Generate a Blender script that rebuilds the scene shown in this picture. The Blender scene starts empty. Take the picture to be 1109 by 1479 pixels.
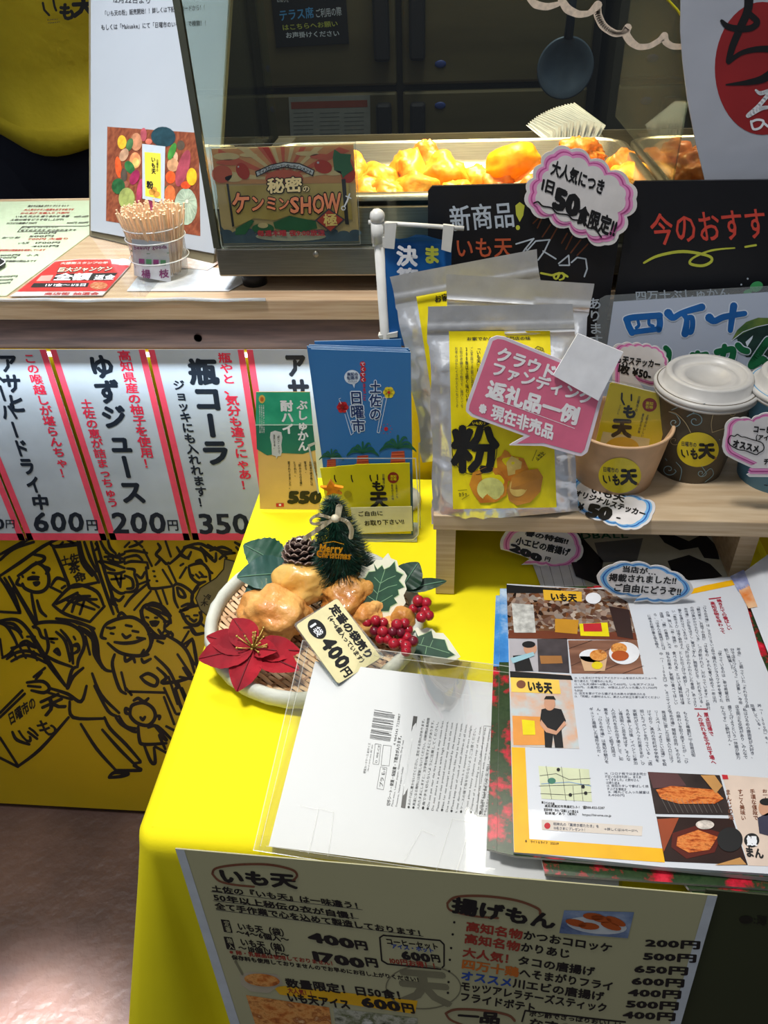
import bpy, bmesh, math, random
import numpy as np
from mathutils import Vector, Matrix, noise
from mathutils.geometry import tessellate_polygon
sc = bpy.context.scene
COL = sc.collection
# ---------------------------------------------------------------- camera
F_PX, CX, CY = 1111.0, 554.5, 739.5
PITCH, YAW, ROLL, CAM_H = math.radians(37), math.radians(-6), -0.042, 1.2
FW = np.array([math.sin(YAW)*math.cos(PITCH), math.cos(YAW)*math.cos(PITCH), -math.sin(PITCH)])
_r = np.array([math.cos(YAW), -math.sin(YAW), 0.0]); _u = np.cross(_r, FW)
RT = _r*math.cos(ROLL) + _u*math.sin(ROLL); UP = -_r*math.sin(ROLL) + _u*math.cos(ROLL)
CAM = np.array([0, 0, CAM_H])
cam = bpy.data.cameras.new('camera'); co = bpy.data.objects.new('camera', cam); COL.objects.link(co)
cam.sensor_fit = 'HORIZONTAL'; cam.sensor_width = 36; cam.lens = 36*F_PX/1109; cam.clip_start = .02
co.matrix_world = Matrix(((RT[0], UP[0], -FW[0], 0), (RT[1], UP[1], -FW[1], 0), (RT[2], UP[2], -FW[2], CAM_H), (0, 0, 0, 1)))
sc.camera = co
sc.view_settings.view_transform = 'Standard'; sc.view_settings.look = 'None'
sc.view_settings.gamma = 1; sc.view_settings.use_curve_mapping = False
sc.view_settings.exposure = 0.0
# ---------------------------------------------------------------- light
w = bpy.data.worlds.new('world'); sc.world = w; w.use_nodes = True
w.node_tree.nodes['Background'].inputs[0].default_value = (.75, .85, 1, 1)
w.node_tree.nodes['Background'].inputs[1].default_value = .20
def area(name, loc, target, size, energy, color, size_y=None, spread=180):
    l = bpy.data.lights.new(name, 'AREA'); l.energy = energy; l.color = color; l.size = size; l.spread = math.radians(spread)
    if size_y: l.shape = 'RECTANGLE'; l.size_y = size_y
    o = bpy.data.objects.new(name, l); COL.objects.link(o); o.location = loc
    o.rotation_euler = (Vector(target)-Vector(loc)).to_track_quat('-Z', 'Y').to_euler(); return o
area('ceiling_spot', (-.35, .30, 2.35), (-.10, .44, .72), .22, 4.2, (1, .97, .93), spread=75)
area('ceiling_panel', (-.2, .9, 2.6), (-.2, .7, 0), 1.2, 3.2, (.9, .95, 1))
area('counter_spot', (-.45, 1.05, 2.0), (-.45, .85, .92), .25, 1.9, (.93, .97, 1), spread=60)
area('heat_lamp', (.02, .93, 1.30), (.0, .93, 1.0), .30, 3.4, (1, .74, .38), .12, spread=110)
area('heat_lamp_right', (.34, .98, 1.32), (.34, .95, 1.0), .12, .8, (1, .74, .42), .12, spread=110)
area('floor_area', (-1.0, -2.2, 1.6), (-.8, 0, 0), .8, 1.6, (.85, .92, 1))  # soft cool area light from the front left, aimed at the floor
area('floor_pool', (-.60, .24, 2.3), (-.56, .30, 0), .10, 2.2, (.95, .97, 1), spread=9)  # added narrow spot that makes the bright patch on the floor
for _k, (_x, _y) in enumerate(((-.5, -.35), (.5, -.9), (-.2, -1.6))): area('foil_highlight_strip', (_x, _y, 2.45), (_x*.5, .5, .8), 1.1, 1.3, (.95, .98, 1), .07)  # added strips out of view, giving streak highlights on foil and film
area('kitchen_fill', (.1, 1.55, 2.7), (0, 1.75, 1.0), .5, 15, (1, .96, .85))  # added unseen fill that brightens the kitchen behind the glass
# ---------------------------------------------------------------- helpers
def lin(c):
    return tuple(((v/255)/12.92 if v/255 <= .04045 else ((v/255+.055)/1.055)**2.4) for v in c[:3])
MATS = {}
def mat(name, rgb, rough=.6, metal=0., noise_=None, rgb2=None, bump=None, trans=0., alpha=1., emit=0., coat=0., stretch=(1, 1, 1), spec=.5, kind='noise', ior=1.45):
    if name in MATS: return MATS[name]
    m = bpy.data.materials.new(name); m.use_nodes = True; nt = m.node_tree; N = nt.nodes; L = nt.links
    p = N['Principled BSDF']; c = lin(rgb)
    p.inputs['Base Color'].default_value = (*c, 1); p.inputs['Roughness'].default_value = rough
    p.inputs['Metallic'].default_value = metal; p.inputs['Specular IOR Level'].default_value = spec
    p.inputs['Transmission Weight'].default_value = trans; p.inputs['Alpha'].default_value = alpha; p.inputs['IOR'].default_value = ior
    p.inputs['Coat Weight'].default_value = coat
    if emit: p.inputs['Emission Color'].default_value = (*c, 1); p.inputs['Emission Strength'].default_value = emit
    tc = N.new('ShaderNodeTexCoord'); mp = N.new('ShaderNodeMapping'); mp.inputs['Scale'].default_value = stretch
    L.new(tc.outputs['Object'], mp.inputs['Vector'])
    def tex(scale, detail=4):
        if kind == 'wave':
            t = N.new('ShaderNodeTexWave'); t.inputs['Scale'].default_value = scale; t.inputs['Distortion'].default_value = 6
            t.inputs['Detail'].default_value = 3; t.inputs['Detail Scale'].default_value = 1.5
        elif kind == 'voronoi':
            t = N.new('ShaderNodeTexVoronoi'); t.inputs['Scale'].default_value = scale
        else:
            t = N.new('ShaderNodeTexNoise'); t.inputs['Scale'].default_value = scale; t.inputs['Detail'].default_value = detail
        L.new(mp.outputs[0], t.inputs['Vector']); return t
    if noise_ is None: noise_ = (60, .06)
    t = tex(noise_[0]); r = N.new('ShaderNodeValToRGB')
    a = noise_[1]; c2 = lin(rgb2) if rgb2 else tuple(max(0, v*(1-a)) for v in c); c1 = c if rgb2 else tuple(min(1, v*(1+a)) for v in c)
    r.color_ramp.elements[0].position = .36; r.color_ramp.elements[1].position = .66
    r.color_ramp.elements[0].color = (*c2, 1); r.color_ramp.elements[1].color = (*c1, 1)
    L.new(t.outputs[0], r.inputs[0]); L.new(r.outputs[0], p.inputs['Base Color'])
    if bump:
        tb = N.new('ShaderNodeTexNoise'); tb.inputs['Scale'].default_value = bump[0]; tb.inputs['Detail'].default_value = 5
        L.new(mp.outputs[0], tb.inputs['Vector'])
        b = N.new('ShaderNodeBump'); b.inputs['Strength'].default_value = bump[1]; b.inputs['Distance'].default_value = bump[2] if len(bump) > 2 else .002
        L.new(tb.outputs[0], b.inputs['Height']); L.new(b.outputs[0], p.inputs['Normal'])
    MATS[name] = m; return m
def photo(name, cols, scale, stretch=(1, 1, 1), rough=.25, kind='noise'):
    """mottled printed picture: a noise looked up in several flat ink colours"""
    if name in MATS: return MATS[name]
    m = bpy.data.materials.new(name); m.use_nodes = True; nt = m.node_tree; N = nt.nodes; L = nt.links
    p = N['Principled BSDF']; p.inputs['Roughness'].default_value = rough
    tc = N.new('ShaderNodeTexCoord'); mp = N.new('ShaderNodeMapping'); mp.inputs['Scale'].default_value = stretch
    L.new(tc.outputs['Object'], mp.inputs['Vector'])
    if kind == 'voronoi':
        t = N.new('ShaderNodeTexVoronoi'); t.inputs['Scale'].default_value = scale; out = t.outputs['Color']
    else:
        t = N.new('ShaderNodeTexNoise'); t.inputs['Scale'].default_value = scale; t.inputs['Detail'].default_value = 6; t.inputs['Roughness'].default_value = .65; out = t.outputs[0]
    L.new(mp.outputs[0], t.inputs['Vector'])
    r = N.new('ShaderNodeValToRGB'); cr = r.color_ramp; n = len(cols); lo, hi = (.05, .95) if kind == 'voronoi' else (.33, .68)
    for i, c in enumerate(cols):
        pos = lo+(hi-lo)*i/(n-1)
        e = cr.elements[i] if i < 2 else cr.elements.new(pos)
        e.position = pos
    for i, c in enumerate(cols): cr.elements[i].color = (*lin(c), 1)
    L.new(out, r.inputs[0]); L.new(r.outputs[0], p.inputs['Base Color']); MATS[name] = m; return m
def glass(name, tint=(255, 255, 255), rough=.02, spec=.06, haze=0., refl=.6):
    """thin clear sheet: see-through with a plain sheen"""
    if name in MATS: return MATS[name]
    m = bpy.data.materials.new(name); m.use_nodes = True; nt = m.node_tree; N = nt.nodes; L = nt.links
    for n in list(N):
        if n.type != 'OUTPUT_MATERIAL': N.remove(n)
    out = [n for n in N if n.type == 'OUTPUT_MATERIAL'][0]
    a = N.new('ShaderNodeBsdfTransparent'); a.inputs[0].default_value = (*lin(tint), 1)
    g = N.new('ShaderNodeBsdfGlossy'); g.inputs['Roughness'].default_value = rough
    fr = N.new('ShaderNodeFresnel'); fr.inputs[0].default_value = 1.45
    mu = N.new('ShaderNodeMath'); mu.operation = 'MULTIPLY_ADD'; mu.inputs[1].default_value = refl; mu.inputs[2].default_value = spec*.3
    L.new(fr.outputs[0], mu.inputs[0])
    mx = N.new('ShaderNodeMixShader'); L.new(mu.outputs[0], mx.inputs[0]); L.new(a.outputs[0], mx.inputs[1]); L.new(g.outputs[0], mx.inputs[2])
    if haze:
        d = N.new('ShaderNodeBsdfDiffuse'); d.inputs[0].default_value = (.8, .85, .85, 1)
        m2 = N.new('ShaderNodeMixShader'); m2.inputs[0].default_value = haze
        L.new(mx.outputs[0], m2.inputs[1]); L.new(d.outputs[0], m2.inputs[2]); mx = m2
    L.new(mx.outputs[0], out.inputs[0]); MATS[name] = m; return m
# ---- surfaces seen along camera rays (used to lay prints out on real planes and round bodies)
def ray(x, y): return FW + RT*(x-CX)/F_PX - UP*(y-CY)/F_PX
def onz(x, y, z): d = ray(x, y); return CAM+d*(z-CAM[2])/d[2]
def ony(x, y, Y): d = ray(x, y); return CAM+d*(Y-CAM[1])/d[1]
def proj(p):
    d = np.array(p)-CAM; z = d@FW; return CX+F_PX*(d@RT)/z, CY-F_PX*(d@UP)/z
class Plane:
    def __init__(s, o, n): s.o = np.array(o, float); s.n = np.array(n, float); s.n /= np.linalg.norm(s.n)
    def hit(s, x, y, l=0.):
        d = ray(x, y); k = ((s.o+s.n*l-CAM)@s.n)/(d@s.n); return CAM+d*k
    def nor(s, p): return s.n
def PZ(z): return Plane((0, 0, z), (0, 0, 1))
def PY(y): return Plane((0, y, 0), (0, -1, 0))
def upright(x, y, z0, lean=0., yaw=0.):
    """plane standing on height z0 through that spot, leaning back by lean, turned by yaw (degrees)"""
    o = onz(x, y, z0); a, b = math.radians(lean), math.radians(yaw)
    return Plane(o, (math.sin(b)*math.cos(a), -math.cos(b)*math.cos(a), math.sin(a)))
def uprightY(Y, z0, lean=0., yaw=0.):
    a, b = math.radians(lean), math.radians(yaw)
    return Plane((0, Y, z0), (math.sin(b)*math.cos(a), -math.cos(b)*math.cos(a), math.sin(a)))
def plane3(p, q, r):
    p, q, r = map(np.array, (p, q, r)); n = np.cross(q-p, r-p)
    if n@(CAM-p) < 0: n = -n
    return Plane(p, n)
class Bulged:
    """a base plane swollen by fn(x, y in pixels)"""
    def __init__(s, pl, fn): s.pl, s.fn = pl, fn; s.n = pl.n
    def hit(s, x, y, l=0.): return s.pl.hit(x, y, s.fn(x, y)+l)
    def nor(s, p): return s.pl.n
class Cone:
    def __init__(s, c, r0, r1, h): s.c, s.r0, s.r1, s.h = np.array(c, float), r0, r1, h
    def hit(s, x, y, l=0.):
        d = ray(x, y); k = (s.r1-s.r0)/s.h; o = CAM-s.c
        A = d[0]**2+d[1]**2-(k*d[2])**2; R = s.r0+l+k*o[2]
        B = 2*(o[0]*d[0]+o[1]*d[1]-R*k*d[2]); Cc = o[0]**2+o[1]**2-R*R
        D = max(0, B*B-4*A*Cc); t = (-B-math.sqrt(D))/(2*A); return CAM+d*t
    def nor(s, p): v = p-s.c; v = np.array([v[0], v[1], 0]); return v/np.linalg.norm(v)
def Zm(ox, oy, sx, sy=None):
    sy = sy or sx
    return lambda p: (ox+p[0]*sx, oy+p[1]*sy)
ID = lambda p: p
class MB:
    def __init__(s): s.v = []; s.f = []; s.mi = []; s.mats = []; s.sm = []
    def m(s, mt):
        if mt not in s.mats: s.mats.append(mt)
        return s.mats.index(mt)
    def add(s, vs, fs, mt, smooth=False):
        b = len(s.v); s.v.extend(tuple(map(float, v)) for v in vs); k = s.m(mt)
        for f in fs: s.f.append(tuple(i+b for i in f)); s.mi.append(k); s.sm.append(smooth)
    # -- solids
    def box(s, a, b, mt, M=None):
        x0, y0, z0 = a; x1, y1, z1 = b
        vs = [(x0, y0, z0), (x1, y0, z0), (x1, y1, z0), (x0, y1, z0), (x0, y0, z1), (x1, y0, z1), (x1, y1, z1), (x0, y1, z1)]
        if M: vs = [M@Vector(v) for v in vs]
        s.add(vs, [(0, 3, 2, 1), (4, 5, 6, 7), (0, 1, 5, 4), (1, 2, 6, 5), (2, 3, 7, 6), (3, 0, 4, 7)], mt)
    def bbox(s, a, b, mt, r=.003, M=None, seg=2):
        bm = bmesh.new(); bmesh.ops.create_cube(bm, size=1)
        for v in bm.verts: v.co = Vector([(a[i]+b[i])/2+v.co[i]*(b[i]-a[i]) for i in range(3)])
        bmesh.ops.bevel(bm, geom=bm.edges[:], offset=r, segments=seg, affect='EDGES', profile=.5)
        s.bm(bm, mt, M)
    def bm(s, bm, mt, M=None, smooth=False):
        bm.verts.index_update(); s.add([(M@v.co if M else v.co) for v in bm.verts], [[v.index for v in f.verts] for f in bm.faces], mt, smooth); bm.free()
    def tube(s, pts, r, mt, n=8, cap=True, smooth=True):
        pts = [Vector(p) for p in pts]; rs = r if isinstance(r, (list, tuple)) else [r]*len(pts); vs = []; fs = []
        up = None
        for i, p in enumerate(pts):
            t = (pts[min(i+1, len(pts)-1)]-pts[max(i-1, 0)]).normalized()
            if up is None: up = Vector((0, 0, 1)) if abs(t.z) < .9 else Vector((0, 1, 0))
            a = t.cross(up).normalized(); b = a.cross(t).normalized(); up = b
            for k in range(n): q = 2*math.pi*k/n; vs.append(p+(a*math.cos(q)+b*math.sin(q))*rs[i])
        for i in range(len(pts)-1):
            for k in range(n): k2 = (k+1) % n; fs.append((i*n+k, i*n+k2, (i+1)*n+k2, (i+1)*n+k))
        s.add(vs, fs, mt, smooth)
        if cap: b = len(s.v)-len(vs); s.f += [tuple(b+k for k in reversed(range(n))), tuple(b+(len(pts)-1)*n+k for k in range(n))]; s.mi += [s.m(mt)]*2; s.sm += [False]*2
    def lathe(s, c, prof, mt, n=40, smooth=True, M=None):
        vs = []; fs = []
        for r, z in prof:
            for k in range(n):
                a = 2*math.pi*k/n; v = Vector((r*math.cos(a), r*math.sin(a), z))
                if M: v = M@v
                vs.append((c[0]+v[0], c[1]+v[1], c[2]+v[2]))
        for i in range(len(prof)-1):
            for k in range(n): k2 = (k+1) % n; fs.append((i*n+k, i*n+k2, (i+1)*n+k2, (i+1)*n+k))
        s.add(vs, fs, mt, smooth)
    def ball(s, c, r, mt, sub=2, M=None):
        bm = bmesh.new(); bmesh.ops.create_icosphere(bm, subdivisions=sub, radius=1)
        r = r if isinstance(r, (tuple, list)) else (r,)*3
        for v in bm.verts:
            q = Vector((v.co.x*r[0], v.co.y*r[1], v.co.z*r[2])); v.co = (M@q if M else q)+Vector(c)
        s.bm(bm, mt, smooth=True)
    # -- prints and thin cards laid on a surface, points given as seen from the camera
    def poly(s, S, pts, mt, l=0., Z=ID):
        P = [S.hit(*Z(p), l) for p in pts]
        tri = tessellate_polygon([[Vector(Z(p)+(0,)) if False else Vector((Z(p)[0], Z(p)[1], 0)) for p in pts]])
        s.add(P, tri, mt)
    def grid(s, S, c4, mt, l=0., n=(12, 12), Z=ID, smooth=True):
        a, b, c, d = [np.array(Z(p)) for p in c4]; vs = []
        for j in range(n[1]+1):
            for i in range(n[0]+1):
                u, v = i/n[0], j/n[1]; q = (a*(1-u)+b*u)*(1-v)+(d*(1-u)+c*u)*v; vs.append(S.hit(q[0], q[1], l))
        W = n[0]+1; s.add(vs, [(j*W+i, j*W+i+1, (j+1)*W+i+1, (j+1)*W+i) for j in range(n[1]) for i in range(n[0])], mt, smooth)
    def slab(s, S, pts, t, mt, Z=ID, mt_side=None):
        P = [S.hit(*Z(p), 0) for p in pts]; Q = [p-S.nor(p)*t for p in P]; n = len(P)
        tri = [tuple(x) for x in tessellate_polygon([[Vector((Z(p)[0], Z(p)[1], 0)) for p in pts]])]
        s.add(P, tri, mt); s.add(Q, [t_[::-1] for t_ in tri], mt_side or mt)
        s.add(P+Q, [(i, (i+1) % n, n+(i+1) % n, n+i) for i in range(n)], mt_side or mt)
    def stroke(s, S, pts, w_, mt, l=0., Z=ID, closed=False, taper=False):
        pts = [np.array(Z(p), float) for p in pts]; n = len(pts)
        if closed: pts = pts+[pts[0]]
        ws = w_ if isinstance(w_, (list, tuple)) else [w_]*len(pts)
        if taper: ws = [w_*(.35+.65*math.sin(math.pi*min(1, max(.12, (i+.4)/len(pts))))) for i in range(len(pts))]
        vs = []; fs = []; n0 = len(pts)
        for i in range(len(pts)-1):
            a, b = pts[i], pts[i+1]; d = b-a; L = np.linalg.norm(d)
            if L < 1e-6: continue
            q = np.array([-d[1], d[0]])/L/2; k = len(vs)
            vs += [a+q*ws[i], a-q*ws[i], b-q*ws[i+1], b+q*ws[i+1]]; fs.append((k, k+1, k+2, k+3))
        for i, p in enumerate(pts):
            k = len(vs); r = ws[min(i, len(ws)-1)]/2
            if r < .35: continue
            m_ = 6 if r < 2 else 10
            vs += [p+np.array([math.cos(2*math.pi*j/m_), math.sin(2*math.pi*j/m_)])*r for j in range(m_)]; fs.append(tuple(range(k, k+m_)))
        lift = [0]*len(vs)
        for i, f in enumerate(fs):
            for j in f: lift[j] = 5e-6*(1+i % 31)
        s.add([S.hit(v[0], v[1], l+lift[i]) for i, v in enumerate(vs)], fs, mt)
    def curve(s, S, pts, w_, mt, l=0., Z=ID, n=5):
        """stroke along a smooth line through the points"""
        P = [np.array(p, float) for p in pts]; W = list(w_) if isinstance(w_, (list, tuple)) else [w_]*len(P); o = []; ow = []
        if len(P) < 3: return s.stroke(S, pts, w_, mt, l, Z)
        for i in range(len(P)-1):
            a, b, c, d = P[max(i-1, 0)], P[i], P[i+1], P[min(i+2, len(P)-1)]
            for k in range(n):
                t = k/n; o.append(tuple(.5*(2*b+(c-a)*t+(2*a-5*b+4*c-d)*t*t+(3*b-a-3*c+d)*t**3))); ow.append(W[i]*(1-t)+W[i+1]*t)
        s.stroke(S, o+[tuple(P[-1])], ow+[W[-1]], mt, l, Z)
    def ell(s, S, c, rx, ry, mt, l=0., Z=ID, rot=0., n=28):
        cr, sr = math.cos(rot), math.sin(rot)
        if not isinstance(S, Plane):
            R = 6; vs = [S.hit(*Z(c), l)]
            for j in range(1, R+1):
                for k in range(n): a = 2*math.pi*k/n; f = j/R; vs.append(S.hit(*Z((c[0]+f*(rx*math.cos(a)*cr-ry*math.sin(a)*sr), c[1]+f*(rx*math.cos(a)*sr+ry*math.sin(a)*cr))), l))
            fs = [(0, 1+k, 1+(k+1) % n) for k in range(n)]+[(1+(j-1)*n+k, 1+(j-1)*n+(k+1) % n, 1+j*n+(k+1) % n, 1+j*n+k) for j in range(1, R) for k in range(n)]
            s.add(vs, fs, mt); return
        s.poly(S, [(c[0]+rx*math.cos(a)*cr-ry*math.sin(a)*sr, c[1]+rx*math.cos(a)*sr+ry*math.sin(a)*cr) for a in [2*math.pi*k/n for k in range(n)]], mt, l, Z)
    def text(s, S, st, tl, tr, bl, mt, l=0., Z=ID, b=0., v=False, jit=0.):
        """lettering filling the box tl-tr-bl; v = written downwards; b = weight"""
        tl, tr, bl = [np.array(Z(p), float) for p in (tl, tr, bl)]; ex, ey = tr-tl, bl-tl
        cells = []
        if v:
            n = len(st)
            for i, ch in enumerate(st): cells.append((ch, ex, ey/n, tl+ey*i/n, ch in 'ー～（）()「」~-…'))
        else:
            adv = [glyph(c)[2] for c in st]; tot = sum(adv) or 1; x = 0
            for ch, a in zip(st, adv): cells.append((ch, ex*1.0/tot, ey, tl+ex*x/tot, False)); x += a
        for ch, cx_, cy_, o, rt in cells:
            if ch in ' 　': continue
            vs, fs, a, _ = glyph(ch)
            if v and a < .9 and not rt: vs = [(p[0]+(1-a)/2, p[1]) for p in vs]
            ja = random.uniform(-jit, jit)
            offs = [(0, 0)] if not b else [(b*math.cos(q), b*math.sin(q)) for q in ([.8, 2.36, 3.9, 5.5] if b < .035 else [k*math.pi/4 for k in range(8)])]
            if not vs: continue
            for io, (dx, dy) in enumerate(offs):
                P = []
                for X, Y in vs:
                    X, Y = X+dx, Y+dy
                    if rt: X, Y = 1-(.88-Y)*1.0, .88-X; X, Y = X, Y
                    if jit: X, Y = X+ja*(Y-.4), Y-ja*(X-.5)
                    q = o+cx_*X+cy_*(.88-Y); P.append(S.hit(q[0], q[1], l+6e-6*io))
                s.add(P, fs, mt)
_fc = bpy.data.curves.new('glyph_source', 'FONT'); _fc.size = 1; _fc.resolution_u = 2
_fo = bpy.data.objects.new('glyph_source', _fc); COL.objects.link(_fo); G = {}
def glyph(ch):
    if ch in G: return G[ch]
    if ch in ' 　': G[ch] = ([], [], .35 if ch == ' ' else 1., 0); return G[ch]
    _fc.body = ch; dg = bpy.context.evaluated_depsgraph_get(); dg.update(); e = _fo.evaluated_get(dg); me = e.to_mesh()
    vs = [(v.co.x, v.co.y) for v in me.vertices]; fs = [tuple(p.vertices) for p in me.polygons]; e.to_mesh_clear()
    mx = max([p[0] for p in vs] or [.5]); a = 1. if ord(ch) > 0x2000 else mx+.07
    G[ch] = (vs, fs, a, 0); return G[ch]
# ---- things and parts
def thing(name, label, cat, loc, group=None):
    o = bpy.data.objects.new(name, None); o.empty_display_size = .02; COL.objects.link(o); o.location = tuple(map(float, loc))
    o['label'] = label; o['category'] = cat; o['_o'] = list(map(float, loc))
    if group: o['group'] = group
    return o
def part(par, name, mb, label=None, kind=None, fix=True):
    me = bpy.data.meshes.new(name); O = par['_o'] if par is not None else [0, 0, 0]
    me.from_pydata([(v[0]-O[0], v[1]-O[1], v[2]-O[2]) for v in mb.v], [], mb.f)
    for m_ in mb.mats: me.materials.append(m_)
    me.polygons.foreach_set('material_index', mb.mi); me.polygons.foreach_set('use_smooth', mb.sm); me.update()
    o = bpy.data.objects.new(name, me); COL.objects.link(o)
    if par is not None: o.parent = par
    o['_o'] = list(O)
    if label: o['label'] = label
    if kind: o['kind'] = kind
    return o
def solo(name, label, cat, mb, loc, group=None):
    """a thing that is one mesh"""
    d = {'_o': list(map(float, loc))}; me = bpy.data.meshes.new(name); O = d['_o']
    me.from_pydata([(v[0]-O[0], v[1]-O[1], v[2]-O[2]) for v in mb.v], [], mb.f)
    for m_ in mb.mats: me.materials.append(m_)
    me.polygons.foreach_set('material_index', mb.mi); me.polygons.foreach_set('use_smooth', mb.sm); me.update()
    o = bpy.data.objects.new(name, me); COL.objects.link(o); o.location = O; o['_o'] = O
    o['label'] = label; o['category'] = cat
    if group: o['group'] = group
    return o
def struct(name, mb): o = part(None, name, mb); o['kind'] = 'structure'; return o
def rrect(x0, y0, x1, y1, r, n=4):
    P = []
    for cx_, cy_, a0 in ((x1-r, y0+r, -90), (x1-r, y1-r, 0), (x0+r, y1-r, 90), (x0+r, y0+r, 180)):
        for k in range(n+1): a = math.radians(a0+90*k/n); P.append((cx_+r*math.cos(a), cy_+r*math.sin(a)))
    return P
def rquad(q, r, n=4):
    """quad with rounded corners"""
    P = []; q = [np.array(p, float) for p in q]
    for i in range(len(q)):
        a, b, c = q[i-1], q[i], q[(i+1) % len(q)]; u = (a-b)/np.linalg.norm(a-b); w_ = (c-b)/np.linalg.norm(c-b)
        p0, p1 = b+u*r, b+w_*r
        for k in range(n+1): t = k/n; P.append(tuple((1-t)**2*p0+2*t*(1-t)*b+t*t*p1))
    return P
def scallop(pts, k=.32, n=6, closed=True):
    """closed outline whose spans between the given points bow outwards"""
    P = []; c = np.mean(np.array(pts, float), axis=0); m_ = len(pts)
    for i in range(m_ if closed else m_-1):
        a, b = np.array(pts[i], float), np.array(pts[(i+1) % m_], float); d = b-a; q = np.array([d[1], -d[0]])
        if q@((a+b)/2-c) < 0: q = -q
        for j in range(n): t = j/n; P.append(tuple(a+d*t+q*k*math.sin(math.pi*t)**.8))
    if not closed: P.append(tuple(pts[-1]))
    return P
def inset(pts, f):
    c = np.mean(np.array(pts, float), axis=0); return [tuple(c+(np.array(p)-c)*f) for p in pts]
LY = .00022
WHITE = mat('paper_white', (226, 228, 232), .55)
INK = mat('ink_black', (20, 20, 22), .5)
INKS = mat('ink_soft', (60, 60, 64), .6)
RED = mat('ink_red', (190, 35, 45), .5)
YEL = mat('print_yellow', (232, 214, 10), .45)
# ================================================================ setting
YC = .7054
m = MB(); m.add([(-4, -3, 0), (4, -3, 0), (4, 4, 0), (-4, 4, 0)], [(0, 1, 2, 3)],
    mat('floor_concrete', (104, 78, 68), .38, noise_=(6, .2), rgb2=(76, 56, 50), bump=(60, .5, .004)))
struct('floor', m)
m = MB(); m.box((-4, 3.2, 0), (4, 3.3, 3.2), mat('kitchen_wall', (58, 55, 44), .6)); struct('wall_back', m)
# ---- service counter
wood_l = mat('worktop_wood', (206, 180, 148), .5, noise_=(12, .1), rgb2=(184, 152, 120), stretch=(1, 12, 30))
wood_d = mat('fascia_wood', (104, 78, 68), .5, noise_=(9, .2), rgb2=(72, 52, 48), stretch=(1.5, 8, 22))
gold = mat('panel_yellow', (198, 166, 2), .42, noise_=(3, .08), bump=(300, .05))
t = thing('service_counter', 'long wooden service counter with a yellow cartoon-printed front panel', 'counter', (-.5, YC, 0))
m = MB(); m.bbox((-1.6, YC, .899), (1.3, 1.075, .92), wood_l, .0015)
part(t, 'worktop', m)
m = MB(); m.box((-1.6, YC+.004, .866), (1.3, YC+.03, .899), wood_d); fa = part(t, 'fascia_board', m)
m = MB(); K = onz(284, 486, .88); K = ony(286, 488, YC+.004)
m.lathe((0, 0, 0), [(0, 0), (.0042, 0), (.0042, .001)], mat('knot_dark', (52, 40, 40), .6), 14, M=Matrix.Translation(K)@Matrix.Rotation(math.pi/2, 4, 'X'))
part(fa, 'wood_knot', m)
m = MB(); m.box((-1.6, YC, .012), (1.3, YC+.02, .866), gold); fp = part(t, 'front_panel', m)
m = MB(); m.box((-1.6, YC+.012, 0), (1.3, YC+.02, .012), mat('plinth_dark', (50, 36, 34), .6)); part(t, 'plinth', m)
m = MB(); m.box((-1.6, YC+.02, .02), (-1.57, 1.06, .9), wood_d); m.box((1.27, YC+.02, .02), (1.3, 1.06, .9), wood_d); m.box((-1.57, 1.03, .02), (1.27, 1.05, .9), wood_d)
part(t, 'carcass', m)
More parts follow.
